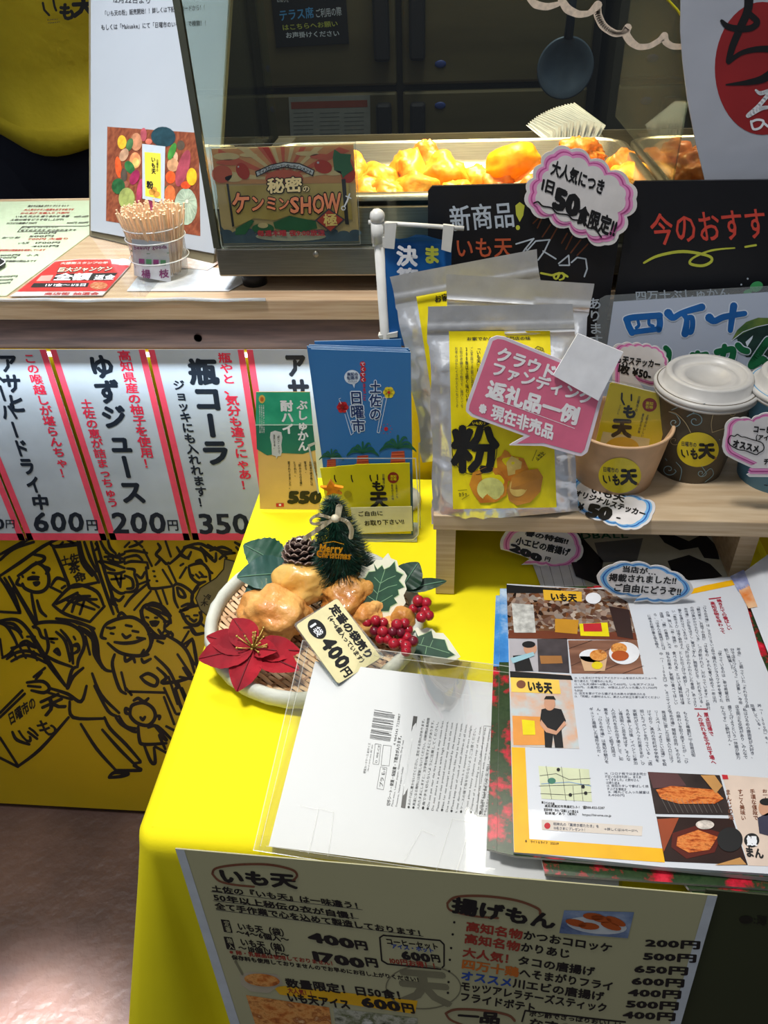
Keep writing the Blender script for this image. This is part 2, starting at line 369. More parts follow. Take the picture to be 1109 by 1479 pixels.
# mural on the front panel
S = PY(YC); m = MB()
A = Zm(0, 770, .3246); B = Zm(0, 780, .1623); C_ = Zm(180, 780, .1713)
def ms(Z, pts, w_=5.0): m.curve(S, pts, [w_*(.8 if i in (0, len(pts)-1) else 1.08) for i in range(len(pts))], INK, LY, Z, 4)
for pts in [  # market stalls, shoppers and children (zoomed sheet A)
 [(0,95),(110,35),(150,20)],[(0,190),(90,130),(190,60),(260,25)],[(0,120),(60,70),(150,40)],
 [(235,60),(270,140),(300,215),(320,240),(430,220)],[(355,40),(375,120),(420,180),(440,220)],[(345,40),(365,130),(410,190)],[(375,40),(400,110),(430,170)],[(235,60),(335,45)],
 [(405,40),(440,170),(480,290),(505,360)],[(430,40),(460,150),(500,280),(525,350)],
 [(0,200),(40,260),(85,350)],[(20,200),(60,270),(90,350)],[(0,350),(90,355)],[(40,195),(100,300),(160,395)],[(60,240),(150,400)],
 [(0,390),(70,385),(125,430),(210,560),(300,690)],[(5,400),(60,405),(95,440)],[(140,465),(220,590),(290,680)],
 [(0,820),(110,715)],[(0,800),(100,700)],[(0,910),(80,1035)],[(0,1000),(80,1040)],[(80,1038),(180,960),(305,820)],
 [(55,885),(75,920),(130,940)],[(125,885),(165,915)],
 # man with moustache
 [(100,225),(110,245),(150,262),(190,258),(215,230),(215,185),(195,150),(160,130)],[(85,200),(75,225),(100,235)],[(80,190),(110,170),(150,140),(190,125),(195,105),(150,95)],
 [(200,150),(218,160),(205,180)],[(140,270),(150,330),(165,395)],[(165,300),(180,345),(205,370)],[(225,240),(270,262)],[(290,235),(275,245)],[(230,230),(255,200),(300,215)],
 [(235,320),(300,250),(350,230),(430,260),(460,320)],[(235,320),(290,360),(400,395)],[(400,395),(465,325)],[(250,315),(300,290),(345,265)],[(280,345),(330,290),(400,280)],[(320,350),(345,300),(430,295)],[(355,360),(375,300)],[(300,300),(420,340)],[(340,270),(440,330)],
 # girl in front
 [(150,420),(170,400),(240,395),(310,405),(360,440),(375,500),(350,560),(345,590)],[(200,430),(215,500),(205,540)],[(205,545),(250,570),(320,595)],[(215,470),(245,470)],[(290,450),(315,500),(325,580)],[(325,500),(345,495),(350,520),(330,535)],
 [(250,440),(290,480),(310,560)],[(340,400),(400,420),(430,480),(440,560),(465,605),(495,615)],[(360,430),(410,470),(420,540),(455,600)],[(380,460),(400,540)],[(250,380),(340,395),(420,425)],
 [(345,595),(320,610),(300,690),(325,640),(370,600)],[(220,690),(300,715),(360,750),(385,680)],[(215,710),(320,740)],[(120,665),(190,660),(220,690),(195,710),(140,700)],[(150,640),(200,600)],[(160,650),(185,620)],[(125,680),(180,685)],
 [(310,750),(325,820),(460,825)],[(410,625),(450,720),(530,800)],[(420,680),(480,790),(520,815)],
 [(360,850),(430,960),(515,1055)],[(455,875),(530,960),(615,1045)],[(465,820),(490,870),(560,940),(625,1015)],[(515,1055),(625,1055),(595,1035)],[(485,1085),(510,1065),(570,1070),(540,1082),(485,1088)],[(595,1025),(625,1020)],
 # smiling man
 [(460,420),(480,400),(530,380),(590,375),(640,405),(665,450),(670,500),(640,540),(590,545),(530,530),(480,490)],[(460,420),(450,460),(470,470)],[(490,425),(510,420)],[(560,410),(585,415)],[(590,435),(615,440)],[(545,450),(560,465),(580,455)],[(510,485),(550,490),(600,485),(640,470)],[(610,465),(645,470)],[(525,370),(540,355),(560,370)],
 [(660,450),(680,455),(675,490)],[(640,520),(630,545),(660,540)],
 [(510,540),(500,590),(530,690),(560,715)],[(555,545),(560,570),(590,555),(600,575)],[(630,560),(640,575),(670,560)],[(540,620),(560,700)],[(570,705),(735,710)],[(560,690),(585,720)],
 [(625,640),(660,625),(700,650),(690,680),(650,665),(625,640)],[(700,600),(740,640),(720,665),(780,660)],[(690,550),(750,610),(790,690)],[(725,670),(790,660),(860,640)],
 [(730,690),(780,800)],[(780,690),(800,760),(815,800),(785,805)],[(750,640),(790,760)],[(730,730),(775,850)],[(810,690),(850,780)],[(790,660),(830,760)],
 # child
 [(580,790),(590,765),(640,755),(680,780),(690,820),(660,855),(610,845),(580,815),(580,790)],[(580,790),(560,780),(560,800),(578,805)],[(690,815),(710,815),(708,828)],[(595,745),(615,735),(640,750),(660,735)],[(625,820),(635,830),(645,818)],
 [(615,860),(620,920),(640,940),(740,935)],[(515,820),(540,850),(590,880),(615,885)],[(530,815),(560,860),(610,870)],[(660,865),(700,860),(770,925)],[(690,860),(740,920),(710,900),(735,960)],[(640,940),(670,1015),(690,1020),(685,955)],[(690,950),(745,980)],[(740,860),(790,885)],
 # people at the right
 [(625,345),(635,385),(660,410)],[(625,350),(650,320),(710,330),(750,370),(760,400)],[(650,335),(700,360),(740,395)],[(670,395),(690,410),(705,395)],[(705,430),(730,460),(760,440)],[(665,420),(690,450),(730,470)],[(740,455),(800,490),(840,540),(865,620)],[(700,480),(725,490)],[(790,540),(850,630)],
 [(815,360),(830,395),(860,410),(890,395),(895,350)],[(800,350),(840,330),(890,320)],[(845,380),(860,390)],[(850,430),(870,450),(905,445)],[(860,480),(870,540),(880,620)],[(810,500),(855,470)],
 [(815,600),(845,640),(880,645)],[(800,640),(855,650)]]: ms(A, pts)
for pts in [  # finer figures (sheet C)
 [(180,230),(200,380),(240,410),(400,390)],[(370,220),(440,370)],[(320,250),(400,380)],[(190,190),(200,240)],[(240,262),(250,264)],[(250,305),(258,307)],[(268,345),(276,347)],
 [(0,560),(60,480),(190,370)],[(80,590),(220,430)],[(100,380),(210,340)],[(260,420),(310,540)],[(320,420),(360,540)],[(0,440),(80,430),(110,380),(80,290)],
 [(280,30),(300,70),(265,120),(300,160),(260,210)],[(345,10),(390,140)],[(300,150),(350,200),(370,190)],[(380,200),(460,130),(520,60),(600,70),(660,100),(690,180)],[(470,130),(530,150),(560,100)],[(440,60),(480,120),(540,160)],
 [(500,60),(620,30),(700,60),(760,80)],[(680,110),(760,180),(770,110)],[(700,40),(800,90),(930,110)],[(720,90),(820,60),(900,90)],[(800,160),(850,120),(930,110)],[(640,60),(740,150)],[(760,60),(860,150)],[(930,20),(980,50),(1020,80)],[(940,60),(960,85)],
 [(540,220),(600,200),(660,200),(710,260),(720,340)],[(540,230),(560,310),(620,360),(680,350)],[(600,290),(630,320)],[(630,270),(660,300)],[(645,310),(690,310)],[(550,290),(580,300)],[(465,320),(520,230)],[(470,215),(495,200)],[(690,240),(740,280)],[(600,180),(640,170),(660,200)],
 [(410,390),(440,370),(500,390),(570,450),(560,530)],[(440,400),(460,470),(510,480),(490,430),(450,400)],[(410,400),(420,500),(450,570)],[(570,450),(620,380),(680,350)],[(620,400),(570,460),(570,520),(600,560)],
 [(470,590),(500,660),(560,715),(620,715),(650,660),(630,610)],[(520,640),(545,645)],[(585,635),(615,635)],[(560,670),(585,685),(605,670)],[(480,560),(530,540),(580,545)],[(470,600),(530,580),(540,540)],[(500,740),(560,740),(600,790),(640,790)],[(640,700),(700,750)],
 [(180,550),(240,530),(320,560),(390,640)],[(200,570),(280,600),(380,650)],[(150,580),(150,640),(200,770),(240,820),(340,830)],[(180,650),(200,655)],[(215,690),(240,720),(270,690),(215,690)],[(255,655),(275,655)],[(330,690),(380,690),(350,730)],[(340,700),(340,760),(400,790),(400,820)],[(310,800),(330,770)],[(400,830),(500,900),(590,1050)],[(480,870),(540,770)],[(520,900),(570,840),(590,960)],
 [(0,100),(80,90),(190,110)],[(0,150),(100,130),(150,170)],[(40,60),(100,40),(150,10)],[(0,200),(60,180),(190,190)],[(0,60),(40,20)],[(80,0),(150,60)],[(160,80),(230,220)],[(20,240),(80,250),(80,290)],[(0,300),(60,330),(70,400),(20,410)],[(100,290),(140,320),(170,270)]]: ms(C_, pts, 4.4)
for pts in [  # stall goods (sheet B)
 [(930,150),(1050,140),(1109,120)],[(960,170),(1040,200),(1109,190)],[(940,110),(1030,150),(1109,170)],[(1000,130),(1010,200)],[(1060,120),(1070,190)],[(880,190),(960,250),(1020,270)],[(890,185),(1000,210),(1109,250)],[(930,260),(980,400),(1060,470),(1109,470)],[(960,290),(1040,300),(1109,280)],[(990,350),(1109,340)],[(1020,300),(1060,400)],[(1080,300),(1070,420)],[(1020,520),(1060,540),(1100,500)],[(990,470),(1000,560),(1040,580)],
 [(890,0),(930,80),(1000,150)],[(960,0),(980,70),(1030,120)],[(850,30),(870,60),(850,90)],[(440,30),(500,60),(690,45)],[(520,60),(560,20)],[(600,0),(680,40)],
 [(0,740),(60,770),(120,860),(160,950)],[(40,760),(150,800),(200,870)],[(180,920),(240,900),(330,960)],[(240,860),(310,860)],[(20,1050),(90,1010),(130,960),(220,930),(320,960)],[(60,1060),(150,1000),(260,990),(380,1040)],[(100,1080),(200,1030),(300,1040),(420,1100)],[(120,1000),(150,1060)],[(180,960),(230,1050)],[(250,950),(300,1040)],[(300,990),(330,1070)],[(0,880),(20,1030)],[(100,960),(200,940)],
 [(290,770),(340,790),(370,860),(420,880)],[(440,880),(510,880)],[(480,990),(530,1020),(510,970),(480,990)],[(455,905),(480,915)],[(655,860),(670,885)],[(650,940),(700,950),(690,1000)],[(950,780),(1000,785)],[(985,830),(1010,835)],[(540,800),(600,870),(640,960),(620,1080)],[(700,770),(800,830),(850,940),(850,1040)],[(760,800),(840,900)]]: ms(B, pts, 4.6)
for pts in [[(250,340),(290,330),(345,330)],[(250,350),(300,345),(340,350)],[(300,380),(320,400),(345,380),(310,378)],[(200,320),(205,330)],[(290,290),(305,292)]]: ms(B, pts, 4.6)
m.text(S, '土佐', (265,105), (345,85), (275,150), INK, LY, A, .04); m.text(S, '茶', (300,135), (350,120), (310,185), INK, LY, A, .04); m.text(S, '命', (320,180), (375,165), (335,225), INK, LY, A, .04)
m.text(S, '日曜市の', (30,805), (150,720), (45,860), INK, LY, A, .04); m.text(S, 'いも', (60,870), (225,810), (110,950), INK, LY, A, .03); m.text(S, '天', (165,745), (265,700), (200,820), INK, LY, A, .05)
part(fp, 'mural_drawing', m)
m = MB(); gourd = [(1000,115),(1060,130),(1109,150),(1109,330),(930,375),(890,340),(870,290),(890,245),(960,200),(995,160)]
m.poly(S, gourd, mat('gourd_grey', (128, 118, 84), .5), LY*2, A); m.stroke(S, gourd, 1.6, INK, LY*3, A, closed=True)
m.text(S, '冷', (903,275), (940,268), (906,302), INK, LY*3, A, .03); m.text(S, '木', (890,300), (925,296), (893,328), INK, LY*3, A, .03)
part(fp, 'mural_gourd', m)
# ---- LED strip under the ledge
m = MB(); m.box((-1.5, YC-.009, .8635), (-.05, YC-.003, .866), mat('led_white', (235, 248, 255), emit=3.0))
solo('led_strip', 'thin white light strip fixed under the dark counter fascia', 'light strip', m, (-.5, YC-.006, .866))
area('led_light', (-.75, YC-.034, .863), (-.75, YC-.016, .60), 1.4, .95, (.82, .95, 1), .004, spread=150)
# ---- price posters
pink = mat('poster_pink', (226, 74, 98), .5); pap = mat('poster_paper', (176, 184, 196), .5, noise_=(14, .07), bump=(30, .3, .002))
vert = lambda x, y, yb: x+(616.4-x)/(2212.5-y)*(yb-y)
Z5 = Zm(0, 480, .4148); ZP = Zm(0, 500, .20284)
def poster(label, x0, x1, yaw, texts):
    S = Plane(ony((x0+x1)/2, 640, YC-.012), (math.sin(yaw), -1, 0))
    q = [(x0, 505), (x1, 505), (vert(x1, 505, 780.5), 780.5), (vert(x0, 505, 780), 780)]
    o = S.hit((q[2][0]+q[3][0])/2, 780)
    t = thing('price_poster', label, 'poster', o, 'drink price posters hanging under the counter')
    m = MB(); m.slab(S, q, .0008, pap); part(t, 'paper', m)
    m = MB(); b = 9
    for a, c in (((q[0]), q[3]), (q[1], q[2])):
        sg = 1 if a is q[0] else -1
        m.poly(S, [a, (a[0]+sg*b, a[1]), (c[0]+sg*b, c[1]), c], pink, LY)
    m.poly(S, [q[3], (q[3][0]-3, q[3][1]-10), (q[2][0]-3, q[2][1]-10), q[2]], pink, LY)
    part(t, 'pink_border', m)
    m = MB()
    for Z, s_, tl, tr, bl, mt, b_, v_ in texts: m.text(S, s_, tl, tr, bl, mt, LY*1.5, Z, b_, v_)
    part(t, 'lettering', m)
navy = mat('ink_navy', (22, 32, 46), .5)
poster('first drink poster at the left edge, only its 0 yen price corner in view', -213, -75+0, .0, [(Z5, '50', (-75,640), (-2,640), (-75,690), navy, .035, 0), (Z5, '0', (-22,640), (14,640), (-16,690), navy, .035, 0), (Z5, '円', (16,650), (52,650), (18,683), navy, .02, 0)])
poster('white drink poster with pink border for draft beer at 600 yen', -71, 66, .0, [
 (ZP, 'アサヒ', (-20,50), (110,50), (65,480), navy, .045, 1), (ZP, 'スーパードライ', (-105,140), (5,140), (205,1050), navy, .045, 1), (ZP, '中', (215,1055), (340,1055), (235,1165), navy, .045, 1),
 (ZP, 'この喉越しが堪らんちゃ！', (155,50), (245,50), (430,940), mat('ink_rose', (214, 40, 70), .5), .03, 1),
 (ZP, '600', (225,1150), (600,1150), (240,1340), navy, .03, 0), (ZP, '円', (605,1230), (695,1230), (615,1315), navy, .03, 0)])
rose = MATS['ink_rose']
poster('white drink poster with pink border for yuzu juice at 200 yen', 72, 209, .0, [
 (Z5, 'ゆずジュース', (298,75), (388,75), (426,600), navy, .045, 1),
 (Z5, '高知県産の柚子を使用！', (405,62), (452,62), (500,475), rose, .03, 1), (Z5, '土佐の恵が詰まっちゅう', (275,232), (318,232), (375,610), rose, .03, 1),
 (Z5, '200', (383,610), (578,610), (392,710), navy, .03, 0), (Z5, '円', (578,650), (620,650), (583,692), navy, .03, 0)])
poster('white drink poster with pink border for bottled cola at 350 yen', 214, 352, .0, [
 (Z5, '瓶コーラ', (648,90), (752,90), (705,465), navy, .05, 1), (Z5, 'ジョッキにも入れれます！', (598,165), (640,165), (690,610), navy, .035, 1),
 (Z5, '瓶やと、気分も違うにゃあ！', (755,70), (803,70), (838,550), rose, .03, 1), (Z5, '350', (682,615), (868,615), (692,712), navy, .03, 0), (Z5, '円', (872,655), (915,655), (876,695), navy, .03, 0)])
poster('drink poster mostly hidden behind the green chuhai card and blue leaflets', 356, 494, .0, [
 (Z5, 'アサヒ', (985,70), (1062,70), (1020,335), navy, .05, 1), (Z5, '350', (1010,615), (1180,615), (1018,712), navy, .03, 0)])
# ================================================================ table and cloth
ZT = .72
yel = mat('cloth_yellow', (240, 224, 4), .85, noise_=(7, .05), bump=(420, .10, .001))
t = thing('folding_table', 'low table hidden under the yellow cloth in front of the counter', 'table', (.05, .47, 0))
m = MB(); m.bbox((-.205, .272, .70), (.30, .69, .7165), mat('table_board', (150, 120, 90), .6), .003); part(t, 'tabletop', m)
for lx, ly in ((-.18, .30), (.275, .30), (-.18, .66), (.275, .66)):
    m = MB(); m.box((lx-.012, ly-.012, 0), (lx+.012, ly+.012, .70), mat('table_leg_steel', (120, 120, 122), .4, .9)); part(t, 'leg', m)
def cloth():
    m = MB(); x0, x1, y0, y1 = -.2085, .305, .262, .694; r = .012; n_in = 26
    c0 = onz(197, 1213, ZT)
    # perimeter walked left side (back to front), round the corner, along the front, round the right corner, up the right side
    per = []; RC = .016
    for k in range(31): per.append((x0, y1+(y0+RC-y1)*k/30, -1, 0, 0))
    for k in range(1, 12): a = math.pi+math.pi/2*k/12; per.append((x0+RC*(1+math.cos(a)), y0+RC*(1+math.sin(a)), math.cos(a), math.sin(a), math.sin(math.pi*k/12)))
    for k in range(61): per.append((x0+RC+(x1-x0-RC)*k/60, y0-.013*k/60, 0, -1, 0))
    for k in range(1, 12): a = 1.5*math.pi+math.pi/2*k/12; per.append((x1, y0-.013, math.cos(a), math.sin(a), math.sin(math.pi*k/12)))
    for k in range(31): per.append((x1, y0-.013+(y1-y0)*k/30, 1, 0, 0))
    prof = [0, .004, .008, .012, .02]+[.02+.03*j for j in range(1, 19)]
    vs = []; fs = []; W = len(prof)
    for i, (px, py, nx, ny, cr) in enumerate(per):
        s_ = i*.0165*2*math.pi
        for j, h in enumerate(prof):
            if h <= .012:
                a = h/.012*math.pi/2; o = r*math.sin(a)-r; z = ZT-r*(1-math.cos(a))
            else:
                hh = h-.012; z = ZT-r-hh
                side = 0.10 if ny < -.5 and not cr else .10
                fold = (.010*math.sin(i*.55)+.006*math.sin(i*.23+1))*min(1, hh*4)
                flat = 1.
                if 31+12+3 <= i <= 31+12+50: fold *= .0
                o = hh*side+fold*flat+cr*hh*(.14+.0*math.sin(i))+cr*math.sin(i*1.1)*.008*min(1, hh*3)
            vs.append((px+nx*o, py+ny*o, z))
    n = len(per)
    for i in range(n-1):
        for j in range(W-1): fs.append((i*W+j, i*W+j+1, (i+1)*W+j+1, (i+1)*W+j))
    m.add(vs, fs, yel, True)
    # top sheet with faint creases
    nx_, ny_ = 60, 46; vs = []
    for j in range(ny_+1):
        for i in range(nx_+1):
            u, v = i/nx_, j/ny_; x = x0+r+(x1-x0-2*r)*u; yf = y0-.013*u+r; y = yf+(y1-yf)*v
            e = min(u, 1-u, v, 1)*12; e = min(1, e)
            z = ZT+e*(.0016*noise.noise(Vector((x*9+y*5, y*7, 3)))+.0012*abs(math.sin((x*.6+y)*14))**12*(.6+.4*math.sin(x*30)))
            vs.append((x, y, z))
    W2 = nx_+1; m.add(vs, [(j*W2+i, j*W2+i+1, (j+1)*W2+i+1, (j+1)*W2+i) for j in range(ny_) for i in range(nx_)], yel, True)
    return m
solo('tablecloth', 'bright yellow tablecloth draped over the table in front of the counter', 'tablecloth', cloth(), (.05, .47, .17))
# ---- front menu sheet, laminated
film = glass('clear_film', (246, 248, 246), .08, .05, .04)
SF = plane3((-.211, .2475, ZT-.012), (.305, .2345, ZT-.012), (-.211, .2475-.062, ZT-.62))
SF = Plane(SF.o+SF.n*.004, SF.n)
t = thing('menu_sheet', 'large laminated cream food menu hanging on the cloth front', 'menu', SF.hit(650, 1260))
cream = mat('menu_cream', (172, 168, 130), .4, noise_=(5, .04))
m = MB(); m.slab(SF, [(253, 1226), (1036, 1294), (960, 1560), (358, 1560)], .0008, cream); part(t, 'paper', m)
m = MB(); m.poly(SF, [(253,1226),(266,1228),(372,1560),(358,1560)], mat('film_margin', (190, 196, 200), .3), LY)
part(t, 'film_edge', m); m = MB(); m.poly(SF, [(1022,1293),(1036,1294),(960,1560),(944,1560)], MATS['film_margin'], LY); part(t, 'film_edge', m)
ZA = Zm(180, 1200, .41478); ZB = Zm(600, 1200, .45897)
m = MB(); brn = mat('ink_brown', (120, 72, 50), .5); L1 = LY
m.curve(SF, [(305,150),(320,130),(400,118),(500,118),(580,135),(600,155),(585,175)], 3.4, brn, L1, ZA); m.curve(SF, [(305,150),(330,175),(380,188),(450,195)], 3, brn, L1, ZA)
m.curve(SF, [(100,228),(130,208),(220,206),(320,220),(385,245),(392,262)], 3.6, brn, L1, ZB); m.curve(SF, [(100,228),(110,250),(180,268),(260,275)], 3, brn, L1, ZB)
m.curve(SF, [(95,575),(130,562),(220,566),(290,580),(312,598)], 3.6, brn, L1, ZB); m.curve(SF, [(95,575),(110,595),(150,612)], 3, brn, L1, ZB)
def ta(s_, x0, y0, x1, y1, h, mt=INK, b_=.035, Z=ZA, sh=.25): m.text(SF, s_, (x0, y0), (x1, y1), (x0+h*sh, y0+h), mt, L1*1.5, Z, b_)
ta('いも天', 318,128, 590,150, 54, b_=.05)
ta('土佐の『いも天』は一味違う！', 298,188, 832,252, 24); ta('50年以上秘伝の衣が自慢！', 305,218, 820,288, 25); ta('全て手作業で心を込めて製造しております！', 310,248, 1050,348, 25)
for a, b_ in (((300,212),(828,275)),((308,243),(815,306)),((318,275),(1040,368))): m.stroke(SF, [a, b_], .7, INKS, L1, ZA)
for (x, y, s_) in ((334,308,'定番'), (344,368,'箱入')):
    m.poly(SF, [(x,y),(x+30,y+4),(x+42,y+48),(x+12,y+44)], INK, L1, ZA); m.text(SF, s_, (x+9,y+4), (x+29,y+6), (x+19,y+44), cream, L1*2.2, ZA, .02, True)
ta('いも天（袋）', 388,318, 570,345, 28); ta('～4～6個入～', 385,340, 570,368, 24); ta('いも天（箱）', 398,372, 572,398, 28); ta('～18個以上～', 392,394, 570,422, 24)
ta('400', 635,345, 795,372, 44, b_=.06); ta('円', 795,378, 842,384, 34, b_=.05); ta('1700', 635,410, 830,440, 44, b_=.06); ta('円', 832,438, 878,444, 34, b_=.05)
ta('※卵・乳製品は使用しておりません！', 362,413, 735,455, 17, mat('ink_rust', (150, 50, 36), .5)); ta('保存料も使用しておりませんのでお早めにお召し上がりください！', 370,432, 1035,512, 17)
m.stroke(SF, [(888,372),(900,364),(1098,382),(1112,396),(1112,470),(1100,482),(915,464),(895,452),(888,372)], 2.2, INK, L1, ZA)
ta('コーヒーセット', 905,372, 1090,392, 24); ta('アイス・ホット', 925,392, 1075,408, 18, mat('ink_blue', (28, 70, 150), .5)); ta('600', 958,412, 1060,424, 38, b_=.06); ta('円', 1062,428, 1095,432, 28, b_=.05); ta('100円お得！！', 915,440, 1095,462, 22, MATS['ink_rust'])
ta('数量限定！日50食！', 555,512, 985,560, 34)
m.poly(SF, [(518,545),(560,540),(1020,592),(1010,638),(540,570)], mat('print_amber', (224, 170, 20), .5), L1*.8, ZA)
ta('大人気！！', 565,545, 660,558, 20, MATS['ink_rust']); ta('いも天アイス', 560,560, 780,588, 36, b_=.045); ta('600', 818,572, 955,590, 44, b_=.06); ta('円', 958,596, 1005,602, 36, b_=.045)
# grey stamp
gr = mat('stamp_grey', (120, 116, 90), .5); m.stroke(SF, [(1040+130*math.cos(a), 545+75*math.sin(a)) for a in [k*math.pi/18 for k in range(36)]], 2, gr, L1*.5, ZA, closed=True)
m.text(SF, '天', (945,470), (1125,485), (960,600), gr, L1*.5, ZA, .05)
part(t, 'lettering', m)
# food pictures on the menu
fr = photo('photo_fried', [(120, 50, 14), (196, 110, 40), (226, 160, 84), (160, 84, 26), (232, 190, 130)], 60)
m = MB(); m.poly(SF, [(400,500),(440,490),(530,500),(552,530),(500,565),(440,560),(405,535)], mat('bowl_paper', (176, 164, 140), .5), L1, ZA); m.ell(SF, (478,520), 62, 22, fr, L1*2, ZA, .1); m.stroke(SF, [(385,455),(410,500)], 3, gr, L1*2, ZA)
part(t, 'bowl_picture', m); m = MB(); m.poly(SF, [(422,572),(712,615),(720,673),(720,720),(470,720)], fr, L1, ZA); part(t, 'fried_picture', m); m = MB(); m.poly(SF, [(726,617),(1020,652),(1020,720),(740,720)], photo('photo_street', [(60, 70, 46), (180, 180, 160), (90, 100, 60), (214, 214, 204)], 50), L1, ZA)
part(t, 'street_picture', m); m = MB(); m.poly(SF, [(468,250),(688,256),(668,338),(452,322)], photo('photo_blueplate', [(60, 80, 120), (120, 140, 170), (180, 190, 200)], 20), L1, ZB)
m.ell(SF, (570,298), 95, 26, mat('plate_white', (196, 200, 200), .4), L1*2, ZB, .1)
for q in ((505,290,.2),(545,300,.1),(585,278,.2),(615,300,.3),(560,270,.1),(630,285,.4)): m.ell(SF, q[:2], 34, 11, mat('ink_croquette', (172, 78, 26), .5), L1*3, ZB, q[2], 14)
part(t, 'croquette_picture', m)
m = MB(); tb = lambda *a, **k: None
def tc(s_, x0, y0, x1, y1, h, mt=INK, b_=.035): m.text(SF, s_, (x0, y0), (x1, y1), (x0-h*.12, y0+h), mt, L1*1.5, ZB, b_)
tc('揚げもん', 118,206, 445,262, 52, b_=.05); tc('一品', 135,562, 270,572, 38, b_=.05)
rs = MATS['ink_rust']; orr = mat('ink_orange', (190, 100, 30), .5)
rows = [('・', '高知名物', 'かつおコロッケ', '200円', 284, rs), ('・', '高知名物', 'かりあじ', '500円', 322, rs), ('・', '大人気！', 'タコの唐揚げ', '650円', 365, rs), ('・', '四万十鶏', 'へそまがりフライ', '600円', 402, orr), ('・', 'オススメ', '川エビの唐揚げ', '400円', 438, MATS['ink_blue']), ('・', '', 'モッツアレラチーズスティック', '500円', 472, INK), ('・', '', 'フライドポテト', '400円', 506, INK)]
xs = [(160, 340, 622), (155, 332, 490), (150, 322, 566), (146, 328, 626), (144, 308, 595), (142, 142, 606), (140, 140, 382)]
px0 = [(725, 900), (718, 888), (690, 862), (682, 850), (672, 840), (664, 832), (656, 822)]
for (d, a, b_, pr, y, cl), (x0, x1, x2), (p0, p1) in zip(rows, xs, px0):
    m.ell(SF, (x0-38, y+4), 4, 4, INK, L1, ZB, n=8)
    sl = .155
    if a: tc(a, x0, y, x1, y+(x1-x0)*sl, 32, cl)
    tc(b_, x1, y+(x1-x0)*sl, x2, y+(x2-x0)*sl, 30)
    yp = y+62 if y < 500 else y+62; yp = {284: 338, 322: 380, 365: 420, 402: 458, 438: 494, 472: 530, 506: 564}[y]
    tc(pr, p0, yp, p1, yp+8, 28, b_=.05)
m.stroke(SF, [(335,600),(345,566),(600,596),(660,602)], 2.4, INK, L1, ZB)
tc('ポン酢でさっぱりおいしい', 358,568, 650,602, 16); tc('なすのタタキ', 358,588, 640,625, 30)
part(t, 'price_list', m)
# ---- dark green sheet right of the menu
dg = mat('sheet_dark_green', (44, 50, 26), .6, noise_=(6, .1))
SG = Plane(SF.o-SF.n*.0015, SF.n)
m = MB(); m.slab(SG, [(1020, 1285), (1180, 1300), (1120, 1560), (940, 1560)], .001, dg)
gy = mat('ink_dim', (20, 22, 14), .5); m.ell(SG, (1040,280), 22, 13, gy, LY, ZB); m.text(SG, ':薄', (1066,262), (1109,268), (1062,295), gy, LY, ZB, .02)
solo('dark_sheet', 'dark green sheet hanging right of the cream menu', 'sheet', m, SG.hit(1080, 1300))
# ================================================================ wooden shelf
wl = mat('shelf_wood', (200, 178, 146), .55, noise_=(14, .1), rgb2=(180, 154, 120), stretch=(1, 10, 24))
SY, SZ0, SZ1 = .51, .7955, .811
t = thing('wooden_shelf', 'small pale wooden shelf standing on the yellow cloth, carrying pouches and cups', 'shelf', (.13, .60, ZT))
m = MB(); m.bbox((-.0125, SY, SZ0), (.40, .693, SZ1), wl, .001); part(t, 'shelf_board', m)
m = MB(); m.box((-.010, SY+.002, ZT+.001), (.0065, .69, SZ0), wl); part(t, 'side_panel', m)
m = MB(); m.box((.252, SY+.03, ZT+.001), (.268, .69, SZ0), wl); part(t, 'side_panel', m)
# ================================================================ food warmer on the counter
steel = mat('steel_brushed', (176, 172, 160), .32, .95, noise_=(30, .12), stretch=(1, 20, 40))
steel_d = mat('steel_dim', (150, 146, 132), .38, .95, noise_=(30, .1), stretch=(1, 20, 40))
GY = .7235; gl = glass('case_glass', (246, 250, 248), .015, .03)
t = thing('food_warmer', 'glass-fronted steel food warmer on the counter full of fried sweet potato', 'food warmer', (.1, .9, .92))
m = MB(); m.bbox((-.228, GY, .936), (.60, 1.06, .964), steel_d, .002); ba = part(t, 'base', m)
m = MB(); K = ony(456, 367, GY-.0005); m.lathe(K, [(0, .0014), (.0022, .0012), (.003, 0)], steel, 14, M=Matrix.Rotation(math.pi/2, 4, 'X')); part(ba, 'screw', m)
blk = mat('rubber_black', (26, 26, 28), .5)
for fx, fy in ((-.20, GY+.025), (.55, GY+.025), (-.20, 1.03), (.55, 1.03)):
    m = MB(); m.lathe((fx, fy, .92), [(0, 0), (.012, 0), (.0135, .016), (0, .016)], blk, 20); part(t, 'foot', m)
m = MB(); m.box((-.226, GY, .9645), (.60, GY+.003, 1.42), gl); part(t, 'front_glass', m)
m = MB(); m.box((-.228, GY+.004, .9645), (-.2255, 1.05, 1.42), glass('side_glass', (244, 250, 246), .015, .03, 0, .35)); part(t, 'side_glass', m)
m = MB(); m.box((-.2285, GY-.002, .9645), (-.2225, GY+.0035, 1.42), mat('frame_green_steel', (120, 122, 104), .25, .8)); part(t, 'corner_strip', m)
m = MB(); m.box((.189, GY+.006, 1.014), (.1905, 1.04, 1.40), glass('partition_glass', (216, 224, 214), .02, .12, .03)); part(t, 'glass_partition', m)
m = MB(); m.box((-.228, GY+.004, 1.42), (.60, 1.06, 1.44), steel_d); part(t, 'roof_panel', m)
m = MB(); m.box((-.1, .90, 1.395), (.14, .96, 1.418), steel_d); m.box((-.09, .905, 1.392), (.13, .955, 1.395), mat('heat_glow', (255, 190, 110), emit=3)); part(t, 'heat_element', m)
